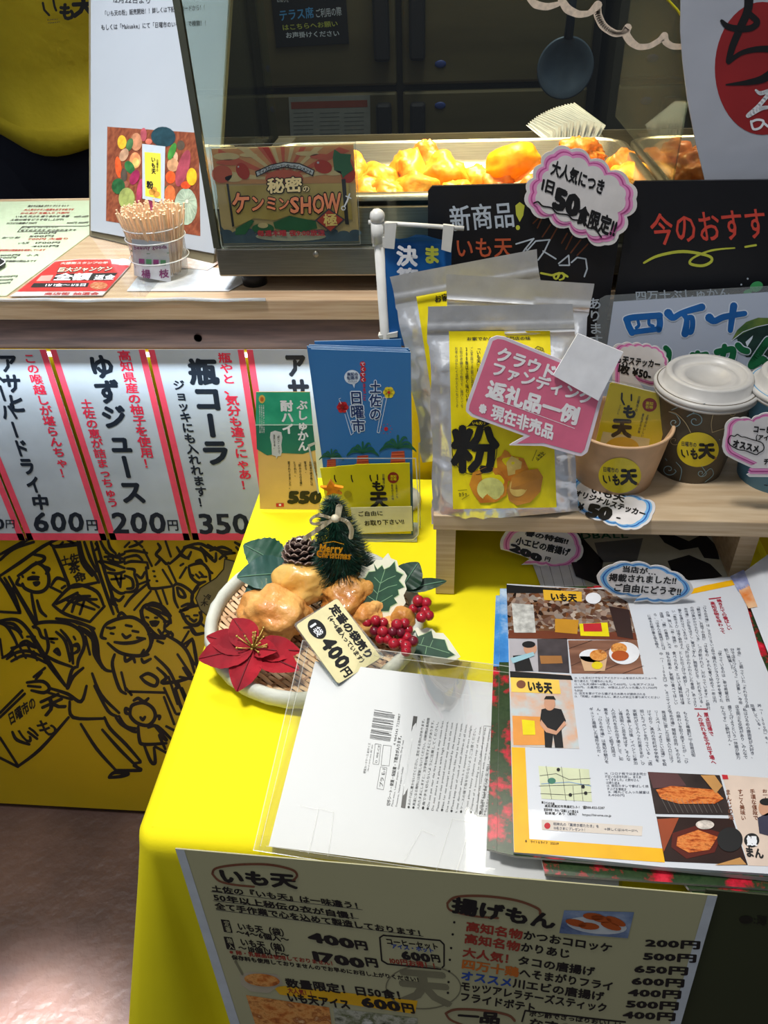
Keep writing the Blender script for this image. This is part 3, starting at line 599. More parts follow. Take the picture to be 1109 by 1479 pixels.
# shelf plate between base and pans (steel front apron)
m = MB(); m.box((-.222, GY+.006, .9645), (.60, GY+.012, .998), steel); m.box((-.222, 1.036, .9645), (.60, 1.04, 1.0), steel_d); m.box((-.222, GY+.006, .9965), (-.2, 1.04, .9985), steel_d); part(t, 'apron', m)
def pan(x0, x1, y0, y1, zr, dz, name='serving_pan', lab=''):
    """rounded rectangular steel pan with a rolled rim"""
    m = MB()
    def loop(o, z, r):
        P = []
        for cx_, cy_, a0 in ((x1+o-r, y0-o+r, -90), (x1+o-r, y1+o-r, 0), (x0-o+r, y1+o-r, 90), (x0-o+r, y0-o+r, 180)):
            for k in range(9): a = math.radians(a0+90*k/8); P.append((cx_+r*math.cos(a), cy_+r*math.sin(a), z))
        return P
    L = [loop(.009, zr-.004, .034), loop(.009, zr, .034), loop(.002, zr+.002, .030), loop(0, zr-.001, .028), loop(-.004, zr-dz*.6, .026), loop(-.012, zr-dz, .02)]
    n = len(L[0]); vs = sum(L, []); fs = [(i*n+k, i*n+(k+1) % n, (i+1)*n+(k+1) % n, (i+1)*n+k) for i in range(len(L)-1) for k in range(n)]
    fs.append(tuple((len(L)-1)*n+k for k in range(n))); m.add(vs, fs, steel, True); return m
PR = 1.006
b0 = onz(560, 206, PR)
solo('serving_pan', 'large steel pan of fried sweet potato under the heat lamp', 'pan', pan(-.205, .178, GY+.022, b0[1]-.002, PR, .030), (0, .9, .968))
solo('serving_pan', 'second steel pan at the right end of the warmer, behind the white banner', 'pan', pan(.200, .42, GY+.022, b0[1]-.002, PR, .030), (.38, .9, .968))
# ================================================================ things on the left of the counter
ZC = .92
def lump(m, c, r, mt, seed=0, amp=.18, sub=4, rot=None, fine=.05):
    bm = bmesh.new(); bmesh.ops.create_icosphere(bm, subdivisions=sub, radius=1); M = rot or Matrix.Identity(3)
    for v in bm.verts:
        d = v.co.normalized(); k = 1+amp*noise.noise(d*1.6+Vector((seed*7.1, seed, 3)))*1.6+fine*noise.noise(d*6+Vector((seed, 9, seed*3)))+fine*.5*noise.noise(d*14+Vector((seed, 2, 1)))
        q = Vector((d.x*r[0]*k, d.y*r[1]*k, d.z*r[2]*k)); v.co = M@q+Vector(c)
    m.bm(bm, mt, smooth=True)
def batter(name, a, b): return mat(name, a, .38, noise_=(70, .2), rgb2=b, bump=(260, .35, .0015), coat=.15)
S = PZ(ZC+.0012); Z8 = Zm(0, 280, .18033)
cmat = mat('menu_pale_green', (218, 232, 198), .35, noise_=(8, .05))
t = thing('counter_menu', 'pale green menu sheet lying flat under clear film on the counter', 'menu', S.hit(60, 360))
m = MB(); m.slab(S, [(0, 62), (725, 52), (722, 320), (50, 815), (-360, 830), (-260, 64)], .0009, cmat, Z8); part(t, 'paper', m)
m = MB(); random.seed(4)
lines = [(230,98,560,'焼きそば単品 ポテト ライス セット'),(200,128,600,'大人気のチキン南蛮もおすすめです'),(170,155,560,'からあげ 五個入り 六百円'),(130,182,560,'いも天 天ぷら 盛り合わせ 各種'),(90,208,520,'土佐の味をどうぞ召し上がれ'),(60,236,300,'川エビの唐揚げ 500円'),(540,232,715,'400円 500円'),(600,182,715,'600円 650円'),
 (180,268,470,'ポン酢でさっぱりおいしい'),(170,292,620,'なすのタタキ かつおのタタキ'),(280,315,460,'600円'),(240,340,440,'500円'),(230,362,560,'700円 大盛り'),(20,352,170,'かつお'),(150,395,240,'いも天'),(280,392,490,'1700円'),(260,420,480,'400円'),(0,452,370,'原材料は国産品を使用しています'),(220,492,320,'小 大'),(0,492,170,'100円'),(0,512,140,'200円'),(20,540,300,'表示価格は税込みです'),(0,662,150,'600円'),(0,690,110,'500円'),(0,715,90,'400円')]
for i, (x0, y, x1, s_) in enumerate(lines):
    m.text(S, s_, (x0, y-9), (x1, y-12), (x0-12, y+9), RED if i in (1, 2, 12, 17) else INKS, LY, Z8, .045)
m.stroke(S, [(140,305),(180,262),(690,258),(715,250)], 1.2, INKS, LY, Z8); m.stroke(S, [(140,305),(540,298)], .9, INKS, LY, Z8)
part(t, 'lettering', m)
t = thing('red_flyer', 'small red flyer lying on the counter beside the pale green menu', 'flyer', S.hit(110, 400))
S2 = PZ(ZC+.0022)
m = MB(); m.slab(S2, [(440,535),(640,520),(890,520),(1050,530),(1040,575),(820,812),(75,818),(140,780)], .0006, mat('flyer_white', (222, 214, 214), .4), Z8); part(t, 'paper', m)
rd = mat('flyer_red', (206, 36, 44), .4, noise_=(60, .12)); m = MB()
m.poly(S2, [(440,542),(640,525),(885,524),(895,560),(1040,575),(1010,600),(850,778),(135,782)], rd, LY, Z8); m.ell(S2, (985,545), 62, 26, WHITE, LY*2, Z8)
m.text(S2, '大感謝スタンプの年', (490,545), (870,540), (480,565), mat('ink_pale', (240, 200, 190), .5), LY*2, Z8, .03)
m.text(S2, '巨大ジャンケン', (470,585), (915,575), (445,632), INK, LY*2, Z8, .06); m.text(S2, '巨大ジャンケン', (472,588), (912,578), (450,626), mat('ink_cream', (240, 226, 200), .5), LY*3, Z8, .02)
m.poly(S2, [(330,655),(430,650),(400,697),(290,697)], mat('ink_rosepale', (232, 150, 140), .5), LY*2, Z8)
m.poly(S2, [(455,640),(940,632),(890,690),(420,692)], INK, LY*2, Z8); m.text(S2, '全額', (455,636), (745,632), (420,694), WHITE, LY*3, Z8, .04); m.text(S2, '返金', (765,648), (930,645), (745,690), WHITE, LY*3, Z8, .03)
m.poly(S2, [(270,715),(715,712),(700,745),(245,748)], INK, LY*2, Z8); m.text(S2, '11/1金～1/5日', (360,718), (700,716), (350,742), WHITE, LY*3, Z8, .03)
m.ell(S2, (790,735), 70, 30, photo('photo_noodle', [(206, 150, 110), (170, 90, 60), (220, 190, 150)], 200), LY*2, Z8); m.text(S2, '商店街 抽選会', (360,788), (800,786), (345,812), RED, LY, Z8, .03)
part(t, 'print', m)
t = thing('paper_slip', 'crumpled white slips under the toothpick pot and the clear film', 'paper', S2.hit(270, 395))
m = MB(); m.slab(PZ(ZC+.0012), [(183,420),(200,398),(300,385),(345,392),(352,408),(330,420)], .0006, mat('slip_white', (214, 220, 226), .3, bump=(60, .6, .004)), ID); part(t, 'slip', m)
m = MB(); m.slab(PZ(ZC+.0018), [(262,372),(300,362),(330,370),(300,390),(255,386)], .0004, photo('slip_print', [(206, 150, 120), (220, 200, 190), (226, 226, 226), (190, 196, 206)], 40)); part(t, 'slip', m)
vin = mat('vinyl_edge', (206, 220, 232), .12, alpha=.5, bump=(40, .8, .004), spec=.9)
m = MB(); P = [(x, YC-.001+.0012*math.sin(x*40), .9206+.0006*math.sin(x*90)) for x in [-1.0+.02*i for i in range(42)]]
m.tube(P, .0016, vin, 6); m.box((-1.0, .7065, .9225), (-.3, 1.06, .9229), glass('vinyl_sheet', (254, 255, 255), .1, .02, .01, .3)); solo('vinyl_cover', 'clear vinyl sheet covering the left end of the counter', 'cover', m, (-.6, .8, .9206))
m = MB(); S3 = PZ(ZC+.006)
m.slab(S3, [(-30,515),(10,520),(36,532),(40,545),(20,562),(-30,590)], .003, blk, Z8); m.stroke(S3, [(-30,590),(18,563),(40,545),(36,532),(10,519)], 1.1, WHITE, LY, Z8)
for q in ((-20, 545),): pass
solo('coin_tray', 'edge of a small black tray with a white line at the left edge', 'tray', m, (S3.hit(0, 375)[0], S3.hit(0, 375)[1], ZC))
# ---- tall standing sign
SS = plane3(onz(131, 345, ZC), onz(309, 386, ZC), ony(318, 0, .99))
t = thing('standing_sign', 'tall white sign with a vegetable photo standing left of the food warmer', 'sign', onz(220, 366, ZC))
SS = Plane(SS.o, SS.n)
m = MB(); m.slab(SS, [(131,-60),(333,-60),(309,366),(131,333)], .002, mat('sign_white', (168, 174, 182), .25, noise_=(6, .03), coat=.3)); part(t, 'paper', m)
m = MB(); m.slab(Plane(SS.o-SS.n*.0025, SS.n), [(128,-60),(337,-60),(308,382),(129,340)], .004, mat('sign_acrylic_olive', (120, 112, 88), .3, coat=.5)); part(t, 'acrylic_stand', m)
Z2 = Zm(120, 0, .18936); m = MB(); dk = mat('ink_grey', (62, 64, 70), .5)
m.text(SS, '12月22日より', (220,-28), (520,-20), (222,22), dk, LY, Z2, .02); m.text(SS, '「いも天の粉」販売開始！！詳しくは下記QRコードから！！', (148,82), (945,30), (150,128), dk, LY, Z2, .025)
m.text(SS, 'もしくは「Makuake」にて「日曜市のいも天」で検索！！', (135,185), (955,150), (137,232), dk, LY, Z2, .025); part(t, 'lettering', m)
Z3 = Zm(140, 170, .16231); m = MB(); pw = mat('photo_wood', (150, 84, 56), .35, noise_=(40, .25), rgb2=(112, 56, 38), stretch=(6, 6, 1))
m.poly(SS, [(92,80),(905,135),(920,1052),(80,918)], pw, LY, Z3)
V = lambda c, rx, ry, col, rot=0, k=[0]: (k.__setitem__(0, k[0]+1), m.ell(SS, c, rx, ry, mat('veg_%d_%d_%d' % col, col, .35, noise_=(120, .25)), LY*(2+.15*(k[0] % 8)), Z3, rot, 18))
for a in [((590,170),110,90,(36,66,76),.1),((222,218),40,62,(226,176,50)),((350,215),52,80,(190,130,96)),((290,240),30,60,(70,110,70),.3),((415,150),28,60,(170,80,90)),((460,212),30,26,(200,110,90)),((240,330),38,60,(190,150,120),.4),((340,380),50,72,(232,150,100)),((345,400),30,45,(240,190,110)),((190,440),28,95,(220,86,40),-.1),((290,440),40,60,(50,110,60),-.5),((240,510),30,60,(80,70,60)),((335,530),40,70,(150,40,80),.4),((190,610),60,70,(40,90,50)),((265,720),72,98,(150,160,90)),((255,590),26,30,(150,90,70)),((380,650),26,110,(170,60,90),.15),((265,870),42,75,(40,80,50)),((350,870),44,54,(230,160,40)),((455,800),44,80,(140,50,80),.5),((540,830),36,70,(190,120,80)),((625,830),56,66,(190,50,50)),
  ((668,300),30,80,(70,140,60),.35),((745,245),36,44,(84,72,60)),((700,350),20,46,(220,170,140)),((675,420),52,60,(200,150,110)),((655,530),44,56,(230,90,40)),((765,450),52,170,(160,70,84),.28),((790,600),44,34,(220,80,40)),((843,525),46,78,(228,178,40)),((650,680),50,80,(210,110,60)),((600,660),24,60,(60,90,60),.5),((790,790),102,165,(166,184,160))]: V(*a)
for k in range(14): a = k*math.pi/7; m.stroke(SS, [(800+18*math.cos(a), 745+26*math.sin(a)), (792+88*math.cos(a), 790+148*math.sin(a))], .7, mat('squash_rib', (196, 206, 186), .5), LY*4, Z3)
m.ell(SS, (800,745), 14, 18, mat('squash_eye', (226, 220, 200), .5), LY*5, Z3)
m.poly(SS, [(402,232),(608,256),(598,762),(405,720)], mat('pouch_print', (186, 196, 206), .3), LY*4.5, Z3); m.poly(SS, [(424,305),(566,318),(570,722),(430,696)], mat('pouch_yel', (232, 216, 70), .4), LY*5, Z3)
m.text(SS, 'いも天', (480,345), (520,348), (484,500), INK, LY*6, Z3, .04, True); m.text(SS, '粉', (440,560), (500,565), (442,630), INK, LY*6, Z3, .05); m.text(SS, '日曜市の', (528,370), (548,371), (526,480), INK, LY*6, Z3, .02, True)
for c in ((490,660),(530,680),(505,640)): m.ell(SS, c, 30, 26, mat('veg_fry', (214, 150, 60), .5), LY*6, Z3)
part(t, 'vegetable_photo', m)
# ---- toothpick pot with toothpicks
PC = onz(236, 397, ZC); rp = .0295
t = thing('toothpick_pot', 'clear plastic pot with a white paper band, full of wooden toothpicks', 'pot', PC)
clear = glass('pot_plastic', (244, 246, 246), .08, .12, .10)
prof = [(rp*.86, .0005), (rp*.9, .006), (rp*.93, .018), (rp*.97, .020), (rp*.95, .022), (rp*.97, .038), (rp*1.03, .040), (rp*.99, .042), (rp*1.0, .050), (rp*1.04, .052), (rp*1.0, .054)]
m = MB(); m.lathe(PC, prof, clear, 40); m.lathe(PC, [(0, .0005), (rp*.86, .0005)], clear, 40); part(t, 'cup', m)
m = MB()
for z in (.0205, .0405, .052): m.lathe(PC, [(rp*1.02+.0006*math.cos(a), z+.0006*math.sin(a)) for a in [k*math.pi/4 for k in range(9)]], mat('plastic_ridge', (214, 218, 222), .15, spec=.8), 40)
part(t, 'ridge', m)
CB = Cone(PC, rp*.905, rp*1.01, .056); bw = mat('band_white', (214, 214, 222), .5)
m = MB(); m.grid(CB, [(190,345),(243,350),(247,408),(194,398)], bw, -.0002, (14, 8)); bd = part(t, 'paper_band', m)
ZK = Zm(140, 170, .16231); ZT4 = Zm(0, 280, .28855); m = MB(); pur = mat('ink_purple', (130, 50, 110), .5); grn = mat('ink_green', (70, 130, 90), .5)
m.text(CB, 'beauty goods', (668,255), (835,250), (670,282), pur, .0004, ZT4, .02); m.stroke(CB, [(655,285),(740,300),(845,296)], .8, grn, .0004, ZT4)
for i, c in enumerate((pur, grn, pur, grn)): m.poly(CB, [(695+36*i,325+2*i),(722+36*i,326+2*i),(722+36*i,352+2*i),(695+36*i,350+2*i)], c, .0004, ZT4)
m.text(CB, '楊', (706,376), (752,378), (708,422), pur, .0004, ZT4, .03); m.text(CB, '枝', (795,378), (845,374), (797,424), pur, .0004, ZT4, .03)
part(bd, 'lettering', m)
pick = mat('toothpick_wood', (232, 198, 162), .6); random.seed(2)
me = None
for k in range(170):
    r = rp*.86*math.sqrt(random.random()) if k > 50 else rp*.88; a = random.random()*6.283 if k > 50 else k/50*6.283
    lean = .12+.25*r/rp; d = Vector((math.cos(a)*lean*.5+random.uniform(-.08, .08), math.sin(a)*lean*.5+random.uniform(-.08, .08), 1)).normalized()
    base = Vector((PC[0]+r*math.cos(a)*.72, PC[1]+r*math.sin(a)*.72, ZC+.0025+random.uniform(0, .003)))
    if me is None:
        q = MB(); q.tube([(0, 0, 0), (0, 0, .004), (0, 0, .062), (0, 0, .0635), (0, 0, .065)], [.0003, .0010, .0010, .0007, .0010], pick, 6)
        o = solo('toothpick', 'wooden toothpick standing in the clear pot', 'toothpick', q, (0, 0, 0), 'toothpicks in the clear pot'); me = o
    else: o = me.copy(); COL.objects.link(o)
    o.location = base; o.rotation_euler = d.to_track_quat('Z', 'Y').to_euler()
# ================================================================ person behind the counter
shirt = mat('shirt_yellow', (176, 156, 14), .8, noise_=(6, .06), bump=(9, .5, .02)); skin = mat('skin', (196, 150, 122), .55)
pant = mat('trousers_navy', (28, 32, 46), .8)
PX, PY_ = -.69, 1.50
t = thing('person', 'person in a yellow printed t-shirt and dark trousers standing behind the counter', 'person', (PX, PY_, 0))
def skinned(name, verts, edges, rad, mt, par, root=0, sub=2):
    me = bpy.data.meshes.new(name); me.from_pydata(verts, edges, []); o = bpy.data.objects.new(name, me); COL.objects.link(o)
    sk = o.modifiers.new('skin', 'SKIN'); sk.use_smooth_shade = True
    for i, r in enumerate(rad): v = me.skin_vertices[0].data[i]; v.radius = r if isinstance(r, tuple) else (r, r); v.use_root = (i == root)
    s_ = o.modifiers.new('sub', 'SUBSURF'); s_.levels = sub; s_.render_levels = sub
    dg = bpy.context.evaluated_depsgraph_get(); dg.update(); e = o.evaluated_get(dg); m2 = bpy.data.meshes.new_from_object(e); o.modifiers.clear(); o.data = m2
    m2.materials.clear(); m2.materials.append(mt)
    for p in m2.polygons: p.use_smooth = True
    o.parent = par; o['_o'] = list(par['_o']); return o
bv = [(0,0,.92),(0,0,1.10),(0,0,1.28),(0,0,1.42),(0,-.01,1.50),(0,-.015,1.58),(0,-.02,1.66),(-.17,0,1.39),(-.23,-.02,1.12),(-.20,-.16,.95),(-.19,-.22,.91),(.17,0,1.39),(.23,-.02,1.12),(.20,-.16,.95),(.19,-.22,.91),(-.09,0,.84),(-.10,0,.48),(-.10,.01,.09),(-.10,-.10,.05),(.09,0,.84),(.10,0,.48),(.10,.01,.09),(.10,-.10,.05)]
be = [(0,1),(1,2),(2,3),(3,4),(4,5),(5,6),(3,7),(7,8),(8,9),(9,10),(3,11),(11,12),(12,13),(13,14),(0,15),(15,16),(16,17),(17,18),(0,19),(19,20),(20,21),(21,22)]
br = [(.15,.10),(.14,.10),(.16,.11),(.10,.08),.05,.085,.075,.055,.042,.032,.022,.055,.042,.032,.022,.085,.06,.042,.04,.085,.06,.042,.04]
skinned('body', bv, be, br, skin, t)
for sx in (-1, 1):   # separate fingers of each hand
    hx, hy, hz = .195*sx, -.235, .905
    fv = [(hx, hy+.02, hz)]; fe = []; frd = [.02]
    for k, (dx, L_) in enumerate(((-.026, .06), (-.009, .07), (.009, .066), (.026, .052))):
        a = len(fv); fv += [(hx+dx*.8, hy-.02, hz-.004), (hx+dx, hy-.03-L_*.5, hz-.014), (hx+dx, hy-.03-L_, hz-.04)]; fe += [(0, a), (a, a+1), (a+1, a+2)]; frd += [.009, .008, .007]
    a = len(fv); fv += [(hx-sx*.03, hy-.01, hz-.005), (hx-sx*.045, hy-.045, hz-.02)]; fe += [(0, a), (a, a+1)]; frd += [.010, .008]
    skinned('hand', fv, fe, frd, skin, t, 0, 1)
m = MB()   # face, ears and hair
m.ball((PX-.03, PY_-.10, 1.625), (.009, .005, .006), INK, 2); m.ball((PX+.03, PY_-.10, 1.625), (.009, .005, .006), INK, 2); part(t, 'eyes', m)
m = MB(); m.ball((PX, PY_-.113, 1.595), (.012, .016, .018), skin, 2); part(t, 'nose', m)
m = MB(); m.ball((PX, PY_-.10, 1.555), (.024, .006, .007), mat('lips', (160, 90, 84), .5), 2); part(t, 'mouth', m)
for sx in (-1, 1): m = MB(); m.ball((PX+sx*.083, PY_-.01, 1.61), (.012, .02, .03), skin, 2); part(t, 'ear', m)
m = MB(); m.ball((PX, PY_+.005, 1.675), (.098, .105, .088), mat('hair_black', (24, 22, 22), .5), 3); part(t, 'hair', m)
HEM = ony(60, 204, PY_-.15)[2]
# shirt: loose tube with a hem, shoulders and sleeves in one surface
m = MB(); prof = [(HEM, .205, .15), (HEM+.006, .212, .155), (HEM+.04, .216, .158), (.96, .205, .15), (1.05, .20, .14), (1.18, .205, .145), (1.30, .205, .14), (1.38, .19, .12), (1.43, .12, .09), (1.465, .065, .065)]
n = 64; vs = []
for j, (z, a_, b_) in enumerate(prof):
    for k in range(n):
        a = 2*math.pi*k/n; f_ = 1+.035*math.sin(5*a+z*9)*max(0, 1.2-z)*3+.02*math.sin(11*a+z*20)*max(0, 1.25-z)*2
        zz = z+(.018*math.sin(2*a+.6)+.012*math.sin(5*a) if j < 3 else 0); vs.append((PX+a_*math.cos(a)*f_, PY_+b_*math.sin(a)*f_, zz))
m.add(vs, [(j*n+k, j*n+(k+1) % n, (j+1)*n+(k+1) % n, (j+1)*n+k) for j in range(len(prof)-1) for k in range(n)], shirt, True)
for sx in (-1, 1): m.tube([(PX+sx*.13, PY_, 1.40), (PX+sx*.19, PY_, 1.34), (PX+sx*.225, PY_-.01, 1.22), (PX+sx*.235, PY_-.015, 1.15)], [.06, .07, .068, .072], shirt, 20, cap=False)
sh = part(t, 't_shirt', m)
SP = Plane((PX, PY_-.155, 1.2), (0, -1, 0)); Z1 = Zm(0, 0, .2028); m = MB()
m.stroke(SP, [(305,20),(315,70),(350,108)], 3.4, INK, 0, Z1); m.stroke(SP, [(378,-10),(388,45),(400,75)], 3.4, INK, 0, Z1)
m.text(SP, 'も', (415,20), (535,15), (420,150), INK, 0, Z1, .06); m.text(SP, '天', (500,-50), (680,-58), (515,130), INK, 0, Z1, .05); m.text(SP, 'SUNDAY', (335,135), (415,130), (337,148), INKS, 0, Z1, .02); m.text(SP, 'MARKET', (340,158), (430,150), (342,170), INKS, 0, Z1, .02)
part(sh, 'shirt_print', m)
m = MB()
for sx in (-1, 1): m.tube([(PX+sx*.05, PY_, .95), (PX+sx*.085, PY_, .86), (PX+sx*.10, PY_, .5), (PX+sx*.10, PY_+.01, .10)], [.10, .118, .085, .065], pant, 24, cap=False)
m.lathe((PX, PY_, 0), [(.13, .80), (.16, .86), (.16, 1.0)], pant, 32, M=Matrix.Diagonal((1.15, .8, 1))); part(t, 'trousers', m)
for sx in (-1, 1): m = MB(); m.bbox((PX+sx*.10-.045, PY_-.17, 0), (PX+sx*.10+.045, PY_+.08, .09), blk, .02); part(t, 'shoe', m)
# blue crate beside the person
m = MB(); q = [(-40,1440),(0,1395),(165,1300),(185,1432)]
bl = mat('crate_blue', (70, 116, 190), .5)
m.bbox((-1.45, 1.30, .0), (-.95, 1.75, .74), bl, .01, M=Matrix.Translation((-.0, 0, 0)))
solo('storage_bin', 'blue storage bin behind the left end of the counter', 'bin', m, (-1.1, 1.5, 0))
# ================================================================ kitchen behind the glass
KY = 1.95; fs_ = mat('fridge_steel', (92, 86, 60), .42, .35, noise_=(2.2, .18), stretch=(1, 1, 6))
t = thing('refrigerator', 'tall dark steel kitchen refrigerator with four doors behind the warmer', 'refrigerator', (-.1, KY+.3, 0))
S = PY(KY); xl = S.hit(378, 100)[0]; xm = S.hit(577, 120)[0]; xr = S.hit(850, 120)[0]; zm = S.hit(577, 128)[2]
m = MB(); m.box((xl-.02, KY+.02, 0), (xr+.02, KY+.65, 1.95), mat('fridge_gap', (30, 28, 22), .6)); part(t, 'cabinet', m)
for a, b in ((xl, xm-.006), (xm+.006, xr)):
    for z0, z1 in ((.12, zm-.006), (zm+.006, 1.92)):
        m = MB(); m.bbox((a, KY, z0), (b, KY+.02, z1), fs_, .006); d = part(t, 'door', m)
        hx = b-.03 if a == xl else a+.035
        m = MB(); hz = (z1-.12, z1-.02) if z0 < .5 else (z0+.05, z0+.26); m.bbox((hx-.017, KY-.03, hz[0]), (hx+.017, KY, hz[1]), blk, .006); part(d, 'handle', m)
        if a != xl: m = MB(); zc = (z1-.03) if z0 < .5 else z0+.04; m.ball((hx+.05, KY-.001, zc), (.013, .002, .008), mat('badge_blue', (40, 60, 120), .4)); part(d, 'badge', m)
m = MB(); m.box((xl-.25, KY-.02, 0), (xl-.03, KY+.6, 2.0), mat('pillar_olive', (72, 68, 50), .6, noise_=(3, .15))); solo('steel_cabinet', 'narrow olive steel cabinet left of the refrigerator', 'cabinet', m, (xl-.14, KY+.3, 0))
m = MB(); m.box((xr+.04, KY-.05, 0), (2.0, KY+.6, 2.0), mat('cabinet_right', (62, 60, 46), .5, noise_=(3, .2))); solo('tall_cabinet', 'dark tall cabinet right of the refrigerator', 'cabinet', m, (xr+.6, KY+.3, 0))
Zk = Zm(0, 0, .50496); SK = PY(KY-.004); t = thing('menu_board', 'small black menu board with blue chalk hanging on the refrigerator', 'sign', SK.hit(450, 60))
cb = mat('board_black', (16, 18, 22), .45); m = MB(); m.slab(SK, [(770,-60),(985,-60),(998,125),(790,136)], .004, cb, Zk); part(t, 'board', m)
m = MB(); chb = mat('chalk_blue', (70, 140, 190), .8); chw = mat('chalk_white', (190, 200, 205), .85); chy = mat('chalk_yellow', (176, 186, 70), .85)
m.text(SK, 'テラス席', (795,28), (895,18), (800,62), chb, LY, Zk, .02); m.text(SK, 'ご利用の際', (900,25), (975,18), (903,52), chw, LY, Zk, .01); m.text(SK, 'はこちらへお願い', (805,70), (965,58), (808,88), chy, LY, Zk, .01); m.text(SK, 'お声掛けください', (815,92), (970,86), (817,110), chw, LY, Zk, .02); m.text(SK, 'お知らせ', (790,-12), (825,-12), (792,8), chw, LY, Zk, .0)
part(t, 'lettering', m)
SN = PY(KY-.003); m = MB(); m.slab(SN, [(825,278),(1058,272),(1060,410),(832,414)], .001, mat('notice_paper', (120, 124, 116), .6), Zk)
m.poly(SN, [(832,292),(1050,286),(1051,306),(833,312)], mat('notice_red', (120, 60, 44), .6), LY, Zk)
for k in range(7):
    for x in (840, 915, 985): m.stroke(SN, [(x, 324+12*k), (x+55, 322+12*k)], .8, mat('notice_ink', (70, 74, 70), .6), LY, Zk)
solo('paper_notice', 'paper notice with a red header row taped to the refrigerator', 'notice', m, SN.hit(475, 170))
# pan hanging
PP = ony(815, 97, 1.80); t = thing('frying_pan', 'dark blue-grey frying pan hanging behind the warmer glass', 'pan', PP)
pm = mat('pan_blue', (92, 108, 120), .4, .3); M = Matrix.Rotation(math.pi/2, 4, 'X')
m = MB(); m.lathe(PP, [(0, 0), (.040, .0), (.053, .014), (.056, .016), (.053, .018), (.038, .005), (0, .005)], pm, 40, M=M); part(t, 'bowl', m)
m = MB(); m.tube([(PP[0], PP[1]-.02, PP[2]+.052), (PP[0], PP[1]-.03, PP[2]+.10), (PP[0], PP[1]-.03, PP[2]+.27)], [.009, .008, .009], mat('pan_handle', (40, 50, 60), .5), 10); part(t, 'handle', m)
m = MB(); m.tube([(PP[0]-.5, 1.79, PP[2]+.272), (PP[0]+.12, 1.79, PP[2]+.272)], .008, steel_d, 8); 
for x in (-.45, .08): m.tube([(PP[0]+x, 1.79, PP[2]+.272), (PP[0]+x, KY-.001, PP[2]+.272)], .006, steel_d, 8)
solo('hanging_rail', 'steel rail holding the frying pan in front of the refrigerator', 'rail', m, (PP[0], 1.79, PP[2]+.272))
# ================================================================ fried food in the pans
fA = batter('batter_gold', (246, 186, 70), (222, 140, 38)); fB = batter('batter_orange', (232, 150, 62), (200, 104, 36)); fC = batter('batter_brown', (196, 120, 62), (160, 86, 44))
items = [(545,268,.030,.024,.022,'A'),(590,262,.026,.022,.026,'A'),(615,250,.024,.022,.026,'B'),(640,262,.028,.024,.028,'A'),(687,268,.022,.02,.018,'A'),(600,284,.030,.02,.018,'A'),(560,288,.026,.02,.018,'A'),(660,284,.028,.02,.016,'A'),(715,272,.024,.02,.016,'B'),(530,285,.03,.02,.02,'A'),(690,288,.026,.018,.012,'A'),(770,285,.026,.02,.016,'B'),(925,258,.038,.026,.016,'A'),(895,246,.022,.016,.018,'B'),(500,262,.03,.024,.026,'A'),(450,270,.03,.026,.022,'B'),(480,285,.03,.02,.02,'A'),(420,255,.03,.026,.022,'A'),(400,280,.028,.022,.02,'B'),(880,280,.03,.02,.02,'A')]
random.seed(5)
for i, (x, y, a, b, c, k) in enumerate(items):
    z = .980+c*.55; p = onz(x, y, z)
    p[1] = max(GY+.022+.034, min(.945, p[1])); p[0] = min(p[0], .18)
    m = MB(); lump(m, (p[0], p[1], p[2]), (a*.85, b*.85, c*(.92+.12*(i % 3))), {'A': fA, 'B': fB}[k], i+1, .22, 4, Matrix.Rotation(random.uniform(0, 3), 3, 'Z'), .10)
    solo('fried_sweet_potato', 'golden battered sweet potato piece heaped in the large warmer pan', 'fried food', m, (p[0], p[1], p[2]-c), 'fried sweet potatoes in the large pan')
p = onz(740, 235, 1.012); m = MB(); lump(m, p, (.028, .019, .017), mat('batter_bright', (250, 176, 30), .35, noise_=(60, .1), rgb2=(238, 150, 20), bump=(240, .3, .001)), 31, .10, 4, Matrix.Rotation(-.25, 3, 'Y'), .05)
solo('fried_sweet_potato', 'smooth bright orange oblong piece on top of the warmer heap', 'fried food', m, p)
p = onz(838, 222, 1.002); m = MB(); lump(m, p, (.024, .016, .014), fB, 44, .3, 4, None, .22)
solo('fried_chicken', 'craggy orange fried piece behind the pink 50-meals tag', 'fried food', m, p)
for i, (x, y) in enumerate(((955, 215), (985, 222), (968, 250))):
    p = onz(x, y, .994); p[0] = max(p[0], .232); p[1] = min(.925, p[1]); p[0] += (0, .028, .008)[i]; m = MB(); lump(m, p, (.022, .020, .018), fC, 50+i, .22, 4, None, .15)
    solo('fried_chicken', 'brown fried chicken piece in the second pan behind the banner', 'fried food', m, p, 'fried chicken in the second pan')
# paper wrappers fanned behind the pan
t = thing('wrapper_stack', 'fanned stack of white paper wrappers behind the fried food', 'paper stack', ony(820, 205, .975))
wp = mat('wrapper_white', (150, 164, 184), .6); NS = 20
def bez(ps, t_): ps = [np.array(p, float) for p in ps]; return (1-t_)**2*ps[0]+2*t_*(1-t_)*ps[1]+t_*t_*ps[2]
me = None
m = MB()
for k in range(NS):
    u_ = k/(NS-1); F = bez([(786,201),(822,160),(875,182)], u_); Gp = bez([(787,203),(820,204),(862,203)], u_); Bk = bez([(760,180),(785,155),(829,148)], u_)
    a, b, c = ony(*F, .968), ony(*Gp, .966), ony(*Bk, .993); c2 = c+(b-a)*.9
    th = np.array([.0005, 0, 0]); a = a+np.array([0, .003*(k % 2), 0]); v = [a, b, c2, c]; vs = [q-th/2 for q in v]+[q+th/2 for q in v]
    m.add(vs, [(0, 1, 2, 3), (7, 6, 5, 4), (0, 4, 5, 1), (1, 5, 6, 2), (2, 6, 7, 3), (3, 7, 4, 0)], wp)
part(t, 'sheets', m, kind='stuff')
